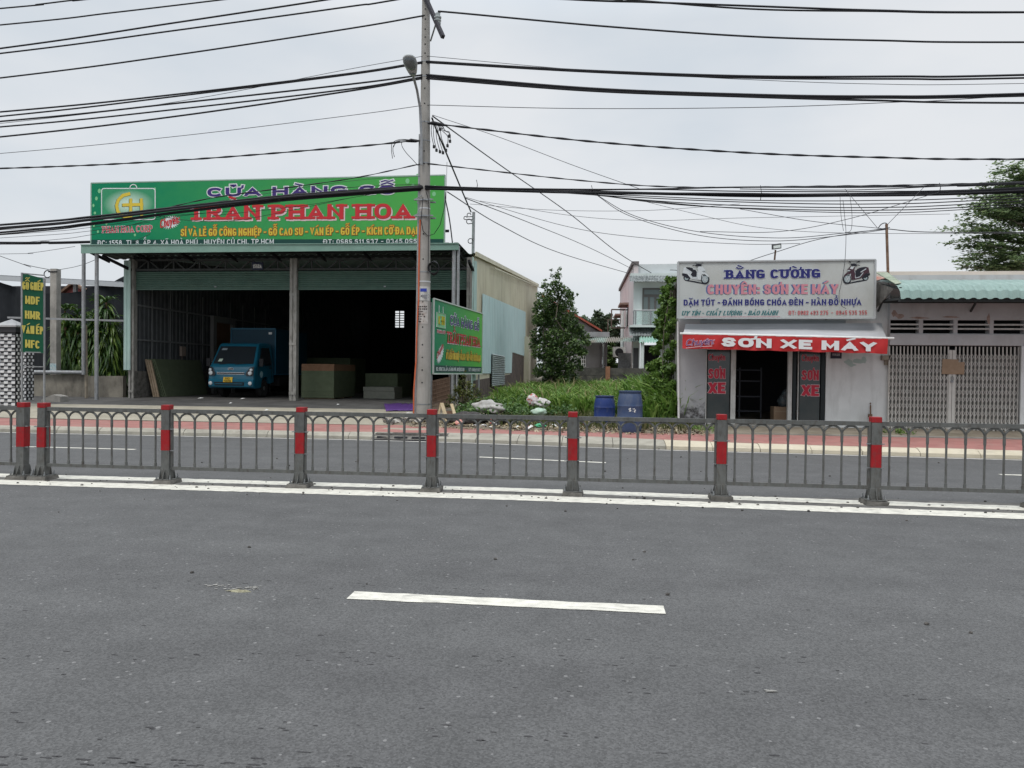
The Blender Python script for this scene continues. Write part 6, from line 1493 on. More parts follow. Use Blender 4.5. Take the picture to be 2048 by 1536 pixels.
m = MB(); a = aY(1552,494,YSG); m.prism([(a.x-.11,a.y-.12,a.z-.085),(a.x+.10,a.y-.12,a.z-.055),(a.x+.12,a.y-.02,a.z+.085),(a.x-.09,a.y-.02,a.z+.055)], (0,.09,.02)); h = m.build('head', M_plas, fl)
m = MB(); m.prism([(a.x-.085,a.y-.127,a.z-.06),(a.x+.08,a.y-.127,a.z-.036),(a.x+.095,a.y-.032,a.z+.06),(a.x-.07,a.y-.032,a.z+.036)], (0,.006,.002)); m.build('lamp_glass', mat('floodlight glass', (.3,.32,.3), .15), h)
# inside the shop
Yi = 21.2
sh = thing('steel_shelf', tuple(aY(1500,835,Yi)), 'dim steel shelf rack inside the paint shop doorway', 'shelf')
m = MB()
for py in (740,762,793,822): 
    a, b = aY(1482,py,Yi), aY(1522,py,Yi); m.box(a.x-.1,b.x,Yi,Yi+.4,a.z-.015,a.z+.015)
m.build('shelf_board', mat('shelf metal', (.12,.13,.16), .5), sh)
m = MB()
for px in (1480,1523): a = aY(px,735,Yi); m.box(a.x-.02,a.x+.02,Yi,Yi+.03,ZH,a.z)
m.build('upright', mat('shelf upright', (.10,.11,.13), .5), sh)
Yb = 19.75; a = aY(1547.5,839,Yb); b = aY(1583,814,Yb)
m = MB(); m.box(a.x,b.x,Yb,Yb+.4,ZH+.02,b.z); bo = m.build('cardboard_box', mat('cardboard', (.25,.17,.11), .85, (.3,.21,.14), 5), bevel=.006)
tag(bo, 'brown cardboard box just inside the paint shop doorway', 'box')
m = MB(); m.box(a.x+.02,b.x-.02,Yb-.004,Yb-.001,b.z-.13,b.z-.11); m.box(a.x,b.x,Yb+.18,Yb+.22,b.z,b.z+.003); m.build('tape', mat('packing tape', (.33,.26,.18), .4), bo)
m = MB(); c = Vector((b.x-.1,Yb+.15,b.z)); m.blob(c+Vector((-.05,0,.14)),.16,.12,.18,3,.35); m.blob(c+Vector((-.02,0,.33)),.09,.09,.12,5,.35); tag(m.build('parts_heap', mat('dark painted parts', (.03,.05,.06), .35, (.1,.1,.1), 9), smooth='all'), 'dark heap of parts on the cardboard box in the doorway', 'parts')

# ------------------------------------------------------------------ gated house on the right
YR = 19.15
gh = thing('gated_house', (XY(1777,YR)+.02, YR, ZH), 'low grey house with folding steel gate and green awning', 'house')
xl = XY(1777,YR)+.012; xr = xl+6.2
def gx(px): return XY(px,YR,760)
def gz(py, px=1900): return aY(px,py,YR).z
m = MB(); zt2 = gz(600)
m.box(xl,xr,YR,YR+.2,gz(640),4.05); m.box(xl,xr,YR,YR+.2,gz(691),gz(667)); m.box(gx(2041),xr,YR,YR+.2,ZH-.1,gz(691)); 
ops = [(1778,1836),(1844,1905),(1913,1977),(1985,2047),(2055,2115)]
prev = xl
for a, b in ops:
    m.box(prev,max(gx(a),prev+.01),YR,YR+.2,gz(667),gz(640)); prev = gx(b)
m.box(prev,xr,YR,YR+.2,gz(667),gz(640)); m.build('front_wall', mat('greyed white wall', (.40,.395,.40), .9, (.46,.455,.46), 1.6, bump=.2, stain=(.26,.22,.2), stain_amt=.6, stain_scale=(2.5,2.5,.8)), gh)
m = MB(); m.box(xl,xr,YR-.03,YR-.003,gz(690.5),gz(669)); m.build('lintel_beam', mat('pale lintel', (.42,.42,.43), .9, (.48,.48,.49), 2, stain=(.3,.27,.25), stain_amt=.4, stain_scale=(2,2,1)), gh)
for a, b in ops:
    m = MB()
    for py in (649,657.5): m.box(gx(a),gx(b),YR+.01,YR+.1,gz(py+1.6),gz(py-1.6))
    m.build('vent_slats', M_alu, gh)
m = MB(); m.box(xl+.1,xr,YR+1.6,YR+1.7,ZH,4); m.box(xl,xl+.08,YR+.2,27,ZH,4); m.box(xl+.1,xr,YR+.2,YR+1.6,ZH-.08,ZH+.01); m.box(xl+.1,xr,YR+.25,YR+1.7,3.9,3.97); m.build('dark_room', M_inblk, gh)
m = MB()
for (px, py, w_, h_) in ((1789,627,7,8),(1800,632,12,6),(1840,636,22,3),(1977,640,4,16),(1900,634,25,2)):
    a = aY(px,py,YR-.002); rd = random.Random(px); m.add([a+Vector((w_*.011*math.cos(6.283*i/10)*rd.uniform(.6,1.1),-.0004*len(m.f),h_*.011*math.sin(6.283*i/10)*rd.uniform(.5,1.1))) for i in range(10)], [tuple(range(10))])
m.build('rust_stain', mat('brown wall stain', (.24,.16,.13), .9, (.36,.28,.25), 9), gh)
# folding gate, two leaves
M_gate = mat('grey gate paint', (.48,.465,.435), .55, (.54,.525,.49), 5, stain=(.22,.17,.13), stain_amt=.45, stain_scale=(10,10,2))
M_leafp = mat('grey gate plate', (.13,.128,.122), .6, (.165,.16,.15), 4)
gz0, gz1 = ZH+.02, gz(693)
gt = thing('folding_gate', (gx(1908),YR+.06,ZH), 'closed grey lattice folding gate of the right hand house', 'gate')
for (p0, p1) in ((1779,1897),(1912,2038)):
    x0, x1 = gx(p0), gx(p1); n = 16; sp = (x1-x0)/n
    m = MB()
    for k in range(n+1): m.box(x0+k*sp-.013,x0+k*sp+.013,YR+.03,YR+.055,gz0,gz1)
    lf = m.build('gate_leaf', M_gate, gt)
    m = MB(); rows = 11; zb_, ztp = gz0+.02, gz(706); rh = (ztp-zb_)/rows
    for r_ in range(rows):
        for k in range(n):
            a, b = x0+k*sp, x0+(k+1)*sp; z = zb_+r_*rh
            m.bar((a,YR+.022,z),(b,YR+.022,z+rh),.018,.006); m.bar((a,YR+.029,z+rh),(b,YR+.029,z),.018,.006)
    m.build('lattice', M_gate, lf)
    m = MB()
    for k in range(n): m.add([(x0+k*sp+.013,YR+.062,gz0),(x0+(k+.5)*sp,YR+.078,gz0),(x0+(k+1)*sp-.013,YR+.062,gz0),(x0+k*sp+.013,YR+.062,gz(714)),(x0+(k+.5)*sp,YR+.078,gz(714)),(x0+(k+1)*sp-.013,YR+.062,gz(714))], [(0,1,4,3),(1,2,5,4)])
    m.build('plates', M_leafp, lf)
m = MB(); m.box(gx(1897)+.013,gx(1904),YR+.01,YR+.06,gz0,gz(700)); m.box(gx(1905),gx(1912)-.013,YR+.01,YR+.06,gz0,gz(700)); m.build('meeting_stile', M_gate, gt)
m = MB(); c = aY(1904,757,YR); m.tube([c+Vector((.03*math.cos(a*.7),-.02,.05*math.sin(a*.7))) for a in range(10)],.008,5); m.box(c.x-.03,c.x+.03,YR-.02,YR+.01,c.z-.1,c.z-.05); m.build('padlock', M_steel, gt)
m = MB(); m.box(gx(1779),gx(2040),YR+.0,YR+.09,ZH-.01,ZH+.025); m.build('floor_track', M_rust, gt)
a = aY(1883,748,YR); cb = [aY(*p,YR+.005) for p in ((1883,748),(1928,749),(1929,724),(1917,724.5),(1917,719),(1885,717.5))]
m = MB(); m.prism(cb, (0,-.008,0)); tag(m.build('cardboard_notice', mat('bare cardboard', (.26,.18,.12), .85, (.31,.22,.15), 6)), 'blank piece of brown cardboard hung on the folding gate', 'cardboard')
# awning sheet with a rolled front edge
YA2 = 17.65; za_ = aY(1802,571,YA2+.5).z
x0 = XY(1802,YA2,590); x1 = x0+7
def awp(py_l):  return aY(1802,py_l,YA2).z
pro = [(YR+.0, aY(1757,562,YR).z),(YR-.55, aY(1775,563.5,YR-.55).z),(YR-1.0, aY(1790,567,YR-1.0).z),(YA2+.22, aY(1798,572,YA2+.22).z),(YA2+.06, aY(1801,582,YA2+.06).z),(YA2, aY(1802,598,YA2).z)]
ga = thing('sheet_awning', (x0+3,YR-.7,3.6), 'pale green corrugated sheet awning over the folding gate', 'awning')
m = MB(); n = 30; vs = []; prc = 4; nn = n*prc
for i in range(nn+1):
    u = i/nn; d = (0,0,1,1)[i % 4]*.035
    for (y, z) in pro: vs.append((x0+(x1-x0)*u, y-d*.5, z+d*.8))
k = len(pro); m.add(vs, [(i*k+j, (i+1)*k+j, (i+1)*k+j+1, i*k+j+1) for i in range(nn) for j in range(k-1)])
m.build('sheet', mat('pale green roofing', (.20,.285,.26), .55, (.24,.33,.30), 1.4, stain=(.12,.17,.155), stain_amt=.5, stain_scale=(2,3,2)), ga)
m = MB()
for xx in (x0+.05,x0+2.2,x0+4.4): m.bar((xx,YR,pro[0][1]-.5),(xx,YA2+.1,pro[-1][1]+.02),.05); m.bar((xx,YR,pro[0][1]-.08),(xx,YA2+.15,pro[3][1]-.06),.05); m.bar((xx,YR-.7,pro[1][1]-.1),(xx,YR-.02,pro[0][1]-.75),.04)
m.build('bracket', mat('dark bracket steel', (.04,.045,.045), .7), ga)
m = MB(); m.bar((x0,YA2+.12,pro[-1][1]-.02),(x1,YA2+.12,pro[-1][1]-.02),.05,.06); m.bar((x0-.3,YR-.05,aY(1800,602,YR-.05).z),(x1,YR-.05,aY(1800,602,YR-.05).z),.08,.1); m.build('purlin', mat('dark bracket steel', (.04,.045,.045), .7), ga)
m = MB(); m.prism([(x0-.02,YR,pro[0][1]-.7),(x0-.02,YR,pro[0][1]-.03),(x0-.02,YA2+.35,pro[3][1]-.05)],(.01,0,0)); 
m.build('end_sheet', M_conc_d, ga)
# tiled roof and cream coping
zr0 = pro[0][1]+.02; zr1 = aY(1900,554,20.0).z
m = MB(); vs = []; n = 44
for i in range(n+1):
    for j in range(5):
        u = i/n; f_ = j/4; vs.append((xl-.3+8*u, YR+.05+.95*f_, zr0+(zr1-zr0)*f_ + .05*abs(math.sin(i*math.pi/2)) + (.03 if j % 2 else 0)))
m.add(vs, [(i*5+j, (i+1)*5+j, (i+1)*5+j+1, i*5+j+1) for i in range(n) for j in range(4)])
m.build('tile_roof', mat('red clay tiles', (.30,.12,.09), .85, (.38,.2,.16), 7, stain=(.5,.45,.4), stain_amt=.7, stain_scale=(5,5,5)), gh)
m = MB(); m.box(xl-.35,xl+9,20.0,20.2,zr1-.3,aY(1900,542.5,20.0).z); m.build('coping', mat('cream coping', (.52,.52,.46), .8, (.58,.58,.52), 2), gh)
m = MB(); m.prism([aY(1752,546,YR),aY(1776,546,YR),aY(1803,566,YR-1.2),aY(1790,568,YR-1.2)], (0,.02,.02)); m.build('flashing', mat('mossy flashing', (.33,.36,.28), .8, (.2,.24,.18), 5), gh)
t = thing('service_mast', tuple(aY(1775,545,19.7)), 'rusty service mast with wires on the right hand roof', 'mast')
m = MB(); m.tube([aY(1776,548,19.7), aY(1773,448,19.7)], .035, 8); m.build('mast_pole', M_rust, t, smooth=True)
m = MB(); m.tube(spline([aY(1756,457,19.7), aY(1762,449,19.7), aY(1770,446,19.7), aY(1776,450,19.7)],5), .012, 5); m.bar(aY(1764,458,19.7), aY(1776,458,19.7), .03); m.build('wire_hook', M_plas, t)
m = MB(); m.box(XY(2040,YR),XY(2120,YR),YR-.05,YR-.004,ZH,gz(691)); m.build('end_pier', M_wall, gh)

# ------------------------------------------------------------------ barrels
def barrel(px, pyb, pyt, wpx, label, c1, c2, seed):
    b = G(px, pyb-2, .17); R_ = wpx/2*(b.y/1480.)*1.005; top = aY(px, pyt, b.y).z; h = top-.17; zb = .17
    t = thing('plastic_barrel', (b.x,b.y+R_,zb), label, 'barrel', 'blue plastic barrels by the pavement')
    m = MB(); pf = [(.86,.0),(.9,.02),(.93,.1),(1,.3),(1.0,.335),(1.02,.345),(1.0,.36),(1.0,.62),(1.02,.635),(1.0,.65),(.99,.7),(.93,.84),(.86,.93),(.83,.945),(.83,.955)]
    m.lathe([(R_*r_,h*z) for r_, z in pf], (b.x,b.y+R_,zb), 28)
    mt = mat('barrel blue %d' % seed, c1, .45, c2, 3, stain=(.16,.17,.19), stain_amt=.45, stain_scale=(5,5,2.5))
    o = m.build('drum', mt, t, smooth=True)
    m = MB(); m.lathe([(R_*.84,h*.95),(R_*.9,h*.955),(R_*.9,h*.99),(R_*.86,h*1.0),(R_*.8,h*.985),(.01,h*.98)], (b.x,b.y+R_,zb), 28); m.build('lid', mat('barrel lid %d' % seed, tuple(v*.6 for v in c1), .5), t, smooth=True)
    return t, b, R_, h, zb
barrel(1209,858,792,42,'darker and shorter blue barrel', (.012,.028,.12), (.018,.04,.16), 1)
t, b, R_, h, zb = barrel(1260.5,868,782,50,'taller greyed blue barrel with white marks', (.035,.06,.13), (.06,.085,.15), 2)
m = MB(); rd = random.Random(1)
for k in range(16):
    a = rad(-90+rd.uniform(-8,28)); z = zb+h*rd.uniform(.5,.58); w_ = rd.uniform(.006,.02); c = Vector((b.x+R_*1.012*math.cos(a), b.y+R_+R_*1.012*math.sin(a), z)); u = Vector((-math.sin(a),math.cos(a),0))
    m.add([c-u*w_-Vector((0,0,w_)), c+u*w_-Vector((0,0,w_*.6)), c+u*w_*.7+Vector((0,0,w_)), c-u*w_*.8+Vector((0,0,w_*.9))], [(0,1,2,3)])
m.build('white_marks', M_paper, t)
# ------------------------------------------------------------------ foliage builders
def leaf_cloud(mb, clumps, n, size, rd, flat=1.0, aspect=.5, shell=.55, droop=.3):
    """leaf sized rhombs spread through clumps = [(centre, rx, ry, rz)]"""
    tot = sum(c[1]*c[2]*c[3] for c in clumps)**1.0
    w = [(c[1]*c[2]*c[3])**.8 for c in clumps]; sw = sum(w)
    for c, wi in zip(clumps, w):
        for _ in range(max(4, int(n*wi/sw))):
            d = Vector((rd.gauss(0,1), rd.gauss(0,1), rd.gauss(0,1))).normalized()
            r_ = (shell + (1-shell)*rd.random()) if rd.random() < .75 else rd.random()
            r_ *= 1 + rd.gauss(0,.08)
            p_ = Vector(c[0]) + Vector((d.x*c[1]*r_, d.y*c[2]*r_, d.z*c[3]*r_))
            a = Vector((rd.gauss(0,1), rd.gauss(0,1), rd.gauss(0,.6)*flat - droop)).normalized()
            nrm = Vector((rd.gauss(0,.7), rd.gauss(0,.7), 1 if flat > .3 else 2)).normalized()
            b = a.cross(nrm).normalized(); s_ = size*rd.uniform(.6,1.35); h = a*s_*.5; q = b*s_*aspect*.5
            mb.add([p_-h, p_+q-h*.1, p_+h, p_-q-h*.1], [(0,1,2,3)])
def limb(mb, a, b, r0, r1, rd, n=5, wob=.08):
    a = Vector(a); b = Vector(b); L_ = (b-a).length; pts = []
    for i in range(n+1):
        t = i/n; pts.append(a.lerp(b,t) + Vector((rd.uniform(-1,1), rd.uniform(-1,1), rd.uniform(-.5,.5)))*wob*L_*(0 if i in (0,n) else 1))
    mb.tube(pts, [r0+(r1-r0)*i/n for i in range(n+1)], 7); return pts
M_bark = mat('tree bark', (.09,.075,.06), .95, (.15,.13,.10), 6, bump=.6, bscale=25)
L_dark = leafmat('dark glossy leaves', (.032,.062,.02), (.072,.128,.04), (.15,.215,.065), .45, .2)
L_rain = leafmat('feathery leaves', (.095,.145,.075), (.16,.23,.105), (.25,.32,.145), .6, .42)
L_vine = leafmat('bright vine leaves', (.055,.105,.02), (.10,.185,.035), (.19,.29,.07), .5, .3)
L_far  = leafmat('distant leaves', (.04,.07,.04), (.075,.115,.06), (.12,.165,.09), .7, .2)
L_weed = leafmat('weed leaves', (.035,.08,.02), (.07,.145,.035), (.13,.21,.06), .5, .3)
L_shrub = leafmat('yellowish shrub leaves', (.04,.06,.015), (.085,.11,.025), (.18,.17,.05), .5, .3)
def clumps_px(lst, Y, rd, dy=1.0, m_per_px=None):
    """[(px, py, radius px)] -> clumps at depth Y with some spread in depth"""
    out = []
    for px, py, r_ in lst:
        y = Y + rd.uniform(-dy,dy); c = aY(px, py, y); k = r_*y/1480; out.append((c, k, k*.9, k*.85))
    return out
# bushy tree beside the shed
rd = random.Random(21); YT = 33.5
t = thing('bushy_tree', tuple(aY(1112,770,YT).to_2d().to_3d()+Vector((0,0,.5))), 'tall dense dark green tree growing beside the shed side wall', 'tree')
bp = aY(1110,770,YT)
m = MB(); base = Vector((bp.x,YT,.4))
for tx, ty, r0 in ((1108,640,.11),(1090,640,.07),(1135,665,.08),(1118,590,.06),(1095,700,.05),(1140,710,.05)):
    limb(m, base+Vector((rd.uniform(-.25,.25),rd.uniform(-.2,.2),0)), aY(tx,ty,YT+rd.uniform(-.5,.5)), r0, .02, rd)
m.build('trunk', M_bark, t, smooth='all')
spots = [(1116,552,9),(1112,572,15),(1125,585,17),(1098,590,15),(1090,572,9),(1083,607,16),(1108,612,24),(1133,610,15),(1143,600,7),(1085,640,22),(1115,645,27),(1138,640,17),(1080,672,20),(1108,680,28),(1140,672,20),(1155,668,12),(1165,680,8),(1082,705,20),(1112,712,27),(1142,700,18),(1088,738,20),(1118,742,24),(1140,735,14),(1148,755,12),(1100,760,18),(1128,762,16),(1076,745,12),(1152,645,7),(1102,540,4),(1120,537,4),(1150,690,16),(1158,700,12),(1148,655,14),(1160,665,9),(1095,630,16),(1075,640,12),(1070,690,14),(1150,725,14),(1160,735,9),(1168,668,9),(1172,685,10),(1160,655,10),(1165,705,12),(1140,590,9),(1147,625,10),(1072,620,10),(1078,590,8)]
m = MB(); leaf_cloud(m, clumps_px(spots, YT, rd, .7), 14500, .145, rd, droop=.25, shell=.6); m.build('crown', L_dark, t)
m = MB()
for k in range(26): # twigs that break the outline
    px, py, r_ = rd.choice(spots[:18]); a = rd.uniform(-2.6,-.5); p0 = aY(px,py,YT); p1 = aY(px+math.cos(a)*(r_+rd.uniform(3,10)), py+math.sin(a)*(r_+rd.uniform(3,10)), YT)
    m.tube([p0,p1],[.015,.004],4)
    leaf_cloud(m, [(p1,.12,.12,.14)], 9, .15, rd, shell=.2)
m.build('outer_twigs', L_dark, t)
# far row of trees behind the red roofed house
for k, (lst, Y, lab) in enumerate((
  ([(1168,640,10),(1178,655,14),(1150,640,12),(1160,665,16),(1190,640,9)], 62, 'hazy far tree left of the grey gable'),
  ([(1196,628,10),(1205,645,16),(1188,650,12),(1212,665,18),(1218,632,7)], 60, 'wispy far tree rising behind the red edged gable'),
  ([(1226,645,12),(1232,665,16),(1222,690,18),(1240,690,12),(1214,700,14)], 56, 'leafy far tree left of the white house'),
  ([(1212,700,12),(1212,712,12),(1222,725,12),(1207,735,10),(1218,690,12),(1228,710,12),(1230,735,12),(1215,745,12)], 53, 'low dark bush between the two far houses'))):
    rd = random.Random(50+k); cl_ = clumps_px(lst, Y, rd, 1.5); b = cl_[2][0]
    t = thing('far_tree', (b.x, Y, .6), lab, 'tree', 'trees behind the houses')
    m = MB(); limb(m, (b.x,Y,.4), cl_[1][0], .16, .05, rd)
    for c in cl_[2:]: limb(m, cl_[1][0], c[0], .06, .02, rd)
    m.build('trunk', M_bark, t); m = MB(); leaf_cloud(m, cl_, 1500, .34, rd, shell=.35, droop=.35); m.build('crown', L_far if k < 3 else L_dark, t)
# big feathery tree at the right
rd = random.Random(33); YB_ = 33
t = thing('feathery_tree', (aY(2075,700,YB_).x, YB_, .4), 'large feathery tree with layered branches rising behind the right roof', 'tree')
m = MB(); tb = Vector((aY(2078,700,YB_).x, YB_, .3)); ttop = aY(2070,400,YB_); pts = limb(m, tb, ttop, .34, .10, rd, 6, .03)
crown = MB(); layers = []
tips = [(1985,345,470),(2010,330,360),(1950,380,420),(1965,372,400),(1935,408,450),(1925,420,430),(1905,452,470),(1915,440,455),(1893,487,490),(1930,478,480),(1906,528,520),(1925,515,520),(1960,505,500),(1990,530,520),(2000,400,430),(2030,330,380),(2048,470,480),(2060,350,380),(2100,340,380),(2120,400,420),(2140,450,470),(2110,500,510),(1950,455,470),(1975,430,440),(2020,440,450),(2020,500,500),(1965,540,530),(2035,380,400),(2015,360,390),(2040,420,430),(1985,395,420),(2000,365,400),(2045,340,370),(2070,320,360),(2030,520,520),(2045,540,535),(1975,490,490),(1945,505,505),(1960,420,430),(1940,535,530),(1985,465,470)]
for px, py, by in tips:
    y = YB_ + rd.uniform(-2.2,2.2); tip = aY(px,py,y); st = aY(2070+rd.uniform(-8,8), min(540,by+rd.uniform(5,35)), YB_)
    P_ = limb(m, st, tip, .045, .008, rd, 5, .05)
    L_ = (tip-st).length
    for j in range(1, 19):
        f_ = .3+.7*j/18; p_ = st.lerp(tip,f_); rr = rd.uniform(.22,.5)*(1.05-.45*abs(f_-.6)); layers.append((p_+Vector((rd.uniform(-.25,.25),rd.uniform(-.5,.5),rd.uniform(-.06,.16)-.02)), rr*1.3, rr*1.3, rr*.30))
m.build('trunk', M_bark, t, smooth='all')
leaf_cloud(crown, layers, 26000, .15, rd, flat=.25, aspect=.6, shell=.1, droop=.12); crown.build('crown', L_rain, t)

# climbing vine on the paint shop flank
rd = random.Random(41)
t = thing('climbing_vine', (XY(1345,20.5), 20.5, .3), 'bright green creeper swallowing the left flank of the paint shop', 'vine')
spots = [(1348,560,7,20.0),(1343,575,9,20.2),(1338,592,10,20.6),(1346,605,10,20),(1332,612,11,20.8),(1345,628,11,20.1),(1328,640,12,21),(1342,655,13,20.2),(1322,662,10,21.4),(1335,678,13,20.6),(1348,690,9,19.9),(1320,690,10,21.3),(1340,710,13,20.3),(1318,728,12,21),(1335,740,15,20.4),(1312,752,12,21),(1330,770,17,20.4),(1308,782,14,20.8),(1346,735,9,19.9),(1347,770,10,19.8),(1325,800,18,20),(1347,805,11,19.6),(1305,812,14,20.3),(1335,828,16,19.6),(1348,838,8,19.4),(1346,645,7,19.8),(1337,560,8,20.8),(1330,580,10,21.5),(1325,600,10,22),(1322,625,10,22.4),(1318,645,10,22.6),(1315,670,11,22.3),(1328,655,10,21.6),(1310,700,11,22.4),(1303,735,12,22),(1298,765,14,21.8),(1290,795,14,21),(1285,820,14,20.4),(1318,760,14,20.6),(1340,790,12,19.9)]
cl_ = []
for px, py, r_, y in spots: c = aY(px,py,y); k = r_*y/1480; cl_.append((c,k,k,k))
m = MB()
for k in range(5):
    x = rd.uniform(1318,1350); P_ = [aY(x,835,20.2), aY(x+rd.uniform(-8,8),750,20.4), aY(min(1350,x+rd.uniform(-5,12)),660,20.3), aY(min(1350,x+rd.uniform(0,14)),580,20.1)]; m.tube(spline(P_,5), .014, 5)
m.build('stem', M_bark, t); m = MB(); leaf_cloud(m, cl_, 9000, .115, rd, droop=.5, aspect=.7, shell=.4); m.build('foliage', L_vine, t)

# ------------------------------------------------------------------ grass of the vacant lot
def grass(name, n, region, hmin, hmax, m_, label, seed, wid=.022, kind='stuff'):
    rd = random.Random(seed); mb = MB()
    for _ in range(n):
        x, y = region(rd)
        z = lot_z(x,y)-.02; h = rd.uniform(hmin,hmax)*(.7+.5*math.sin(x*1.3+y*.7)**2); a = rd.uniform(0,6.283); ln = rd.uniform(.15,.75)*h; dx, dy = math.cos(a)*ln, math.sin(a)*ln
        b = rd.uniform(0,6.283); w = wid*rd.uniform(.6,1.4)*(1+y*.012); sx_, sy_ = math.cos(b)*w, math.sin(b)*w
        mb.add([(x-sx_,y-sy_,z),(x+sx_,y+sy_,z),(x+dx*.45+sx_*.8,y+dy*.45+sy_*.8,z+h*.72),(x+dx*.45-sx_*.8,y+dy*.45-sy_*.8,z+h*.72),(x+dx*1.15,y+dy*1.15,z+h*(.78+.2*rd.random()))], [(0,1,2,3),(3,2,4)])
    return tag(mb.build(name, m_), label, 'grass', kind=kind)
L_grass = leafmat('rank green grass', (.07,.145,.022), (.135,.255,.04), (.26,.36,.09), .55, .35)
def reg_main(rd):
    while True:
        y = 20.3 + 17*rd.random()**1.5; x0, x1 = -3.6+.045*(y-20), 2.45+.02*(y-20); x = rd.uniform(x0,x1)
        if y > 20.3 + .9*max(0,(0.2-x))*.9: return x, y
grass('grass', 26000, reg_main, .28, .62, L_grass, 'rank green grass filling the vacant lot between shed and shop', 1)
def reg_front(rd):
    x = rd.uniform(-2.4,2.6); y = back_y(x)+.25+ (20.5-back_y(x))*rd.random()**.7; return x, y
def reg_tall(rd):
    y = rd.uniform(19.4,27); x = 2.45+.03*(y-20) - abs(rd.gauss(0,.55)); return x, y
grass('tall_grass', 4200, reg_tall, .45, 1.15, L_grass, 'tall grass and creeper stems rising against the paint shop flank', 5, .026)
L_dry = leafmat('dry grass stems', (.14,.13,.05), (.25,.22,.10), (.36,.31,.17), .7, .2)
grass('dry_grass', 900, reg_main, .45, .85, L_dry, 'dry yellow seed stems among the rank grass of the lot', 6, .012)
grass('short_grass', 3200, reg_front, .08, .26, leafmat('trodden grass', (.05,.06,.018), (.08,.10,.028), (.19,.17,.08), .6, .3), 'short trodden grass and dry straw near the barrels and pavement edge', 2, .013)
# leafy weeds in front
rd = random.Random(8); m = MB()
for k in range(95):
    x = rd.uniform(-3.75,-.6); y = rd.uniform(19.3,23.5)
    if x > -1.4 and y < 20.2: continue
    z = lot_z(x,y); r_ = rd.uniform(.14,.3); leaf_cloud(m, [((x,y,z+r_*rd.uniform(.3,1.0)),r_*1.2,r_*1.2,r_)], rd.randint(50,95), .085, rd, aspect=.75, shell=.4, droop=.2)
tag(m.build('broadleaf_weeds', L_weed), 'low broad leaved weeds heaped behind the rubbish beside the pole', 'weeds', kind='stuff')
m = MB(); rd = random.Random(18)
for k in range(34):
    x = rd.uniform(2.4,3.0); y = rd.uniform(17.7,18.6); leaf_cloud(m, [((x,y,.26),.1,.1,.08)], 10, .06, rd, aspect=.4, droop=-.4)
for k in range(14):
    x = 7.0+rd.uniform(-.25,.5); leaf_cloud(m, [((x,18.1+rd.uniform(-.15,.3),.27),.1,.1,.09)], 14, .07, rd, aspect=.4, droop=-.4)
tag(m.build('kerbside_weeds', L_vine), 'small weed tufts along the shop forecourt edge', 'weeds', kind='stuff')
# shrub under the roadside sign
rd = random.Random(3); YSB = 21.6
t = thing('roadside_shrub', tuple(Vector((aY(930,800,YSB).x,YSB,.4))), 'yellow green shrub growing under the roadside sign', 'shrub')
spots = [(928,752,7),(925,765,13),(940,772,13),(915,780,14),(935,790,18),(955,785,12),(905,798,14),(925,808,16),(950,805,14),(893,812,8),(962,800,8),(930,742,4)]
m = MB(); 
for px, py, r_ in spots: limb(m, Vector((aY(930,815,YSB).x,YSB,.38)), aY(px,py,YSB), .018, .005, rd)
m.build('stem', M_bark, t); m = MB(); leaf_cloud(m, clumps_px(spots, YSB, rd, .25), 1900, .075, rd, aspect=.45, droop=-.1, shell=.3); m.build('foliage', L_shrub, t)
# little fence of mesh below the sign
t = thing('mesh_fence', (-4.3,21.4,.3), 'rusty mesh fence strip under the roadside sign', 'fence')
m = MB(); pa_, pb_ = pa.copy(), pa.lerp(pb,.3); pa_.z = .3; pb_.z = .4; nn = 22
for i in range(nn+1):
    q_ = pa_.lerp(pb_, i/nn); m.bar(q_, q_+Vector((0,0,1.0)), .014)
for j in range(9): m.bar(pa_+Vector((0,0,.12*j)), pb_+Vector((0,0,.12*j)), .014)
m.build('mesh', M_rust, t)
m = MB(); q_ = pa.lerp(pb,.31); m.bar((q_.x,q_.y,.3),(q_.x,q_.y,1.5), .06); m.build('post', M_conc_d, t)

# ------------------------------------------------------------------ rubbish along the pavement
M_sack = mat('dirty white sack', (.28,.27,.255), .75, (.42,.41,.39), 6, stain=(.2,.17,.13), stain_amt=.6, stain_scale=(9,9,9))
def bag(px, py, rx, ry, rz, Yq, seed, m_, label, name='rubbish_sack', cat='sack'):
    c = aY(px,py,Yq); o = MB().blob(c, rx, ry, rz, seed, .45, 22, 14).build(name, m_, smooth='all')
    return tag(o, label, cat)
bag(973,813,.36,.26,.16,20.0,4,M_sack,'slumped dirty white sack among the weeds right of the pole')
bag(992,818,.24,.2,.12,19.9,9,M_sack,'smaller pale sack against the slumped white one')
bag(1065,800,.15,.13,.16,21.0,5,mat('printed bag', (.5,.46,.46), .7, (.42,.12,.1), 13, contrast=(.52,.6)),'upright printed bag lying in the grass, left of two')
bag(1085,806,.21,.15,.12,20.9,6,mat('spotted bag', (.56,.54,.52), .7, (.12,.1,.1), 14, contrast=(.52,.6)),'rounder spotted bag in the grass, right of two')
bag(1078,824,.2,.15,.10,19.6,7,mat('pale green plastic', (.3,.42,.32), .4, (.42,.5,.42), 7),'pale green plastic sheet crumpled at the grass edge')
bag(935,837,.55,.3,.16,18.6,8,mat('black rubbish', (.018,.018,.02), .7, (.07,.06,.055), 12, bump=.6),'black heap of rubbish behind the railing beside the crate','rubbish_heap','rubbish')
bag(1010,840,.3,.22,.10,18.6,18,mat('black rubbish', (.018,.018,.02), .7),'low dark rubbish mound right of the black heap','rubbish_heap','rubbish')
bag(918,846,.10,.08,.08,18.3,10,mat('pink plastic', (.62,.2,.16), .5, (.7,.42,.36), 12),'small pink plastic bag in front of the black heap','plastic_bag','bag')
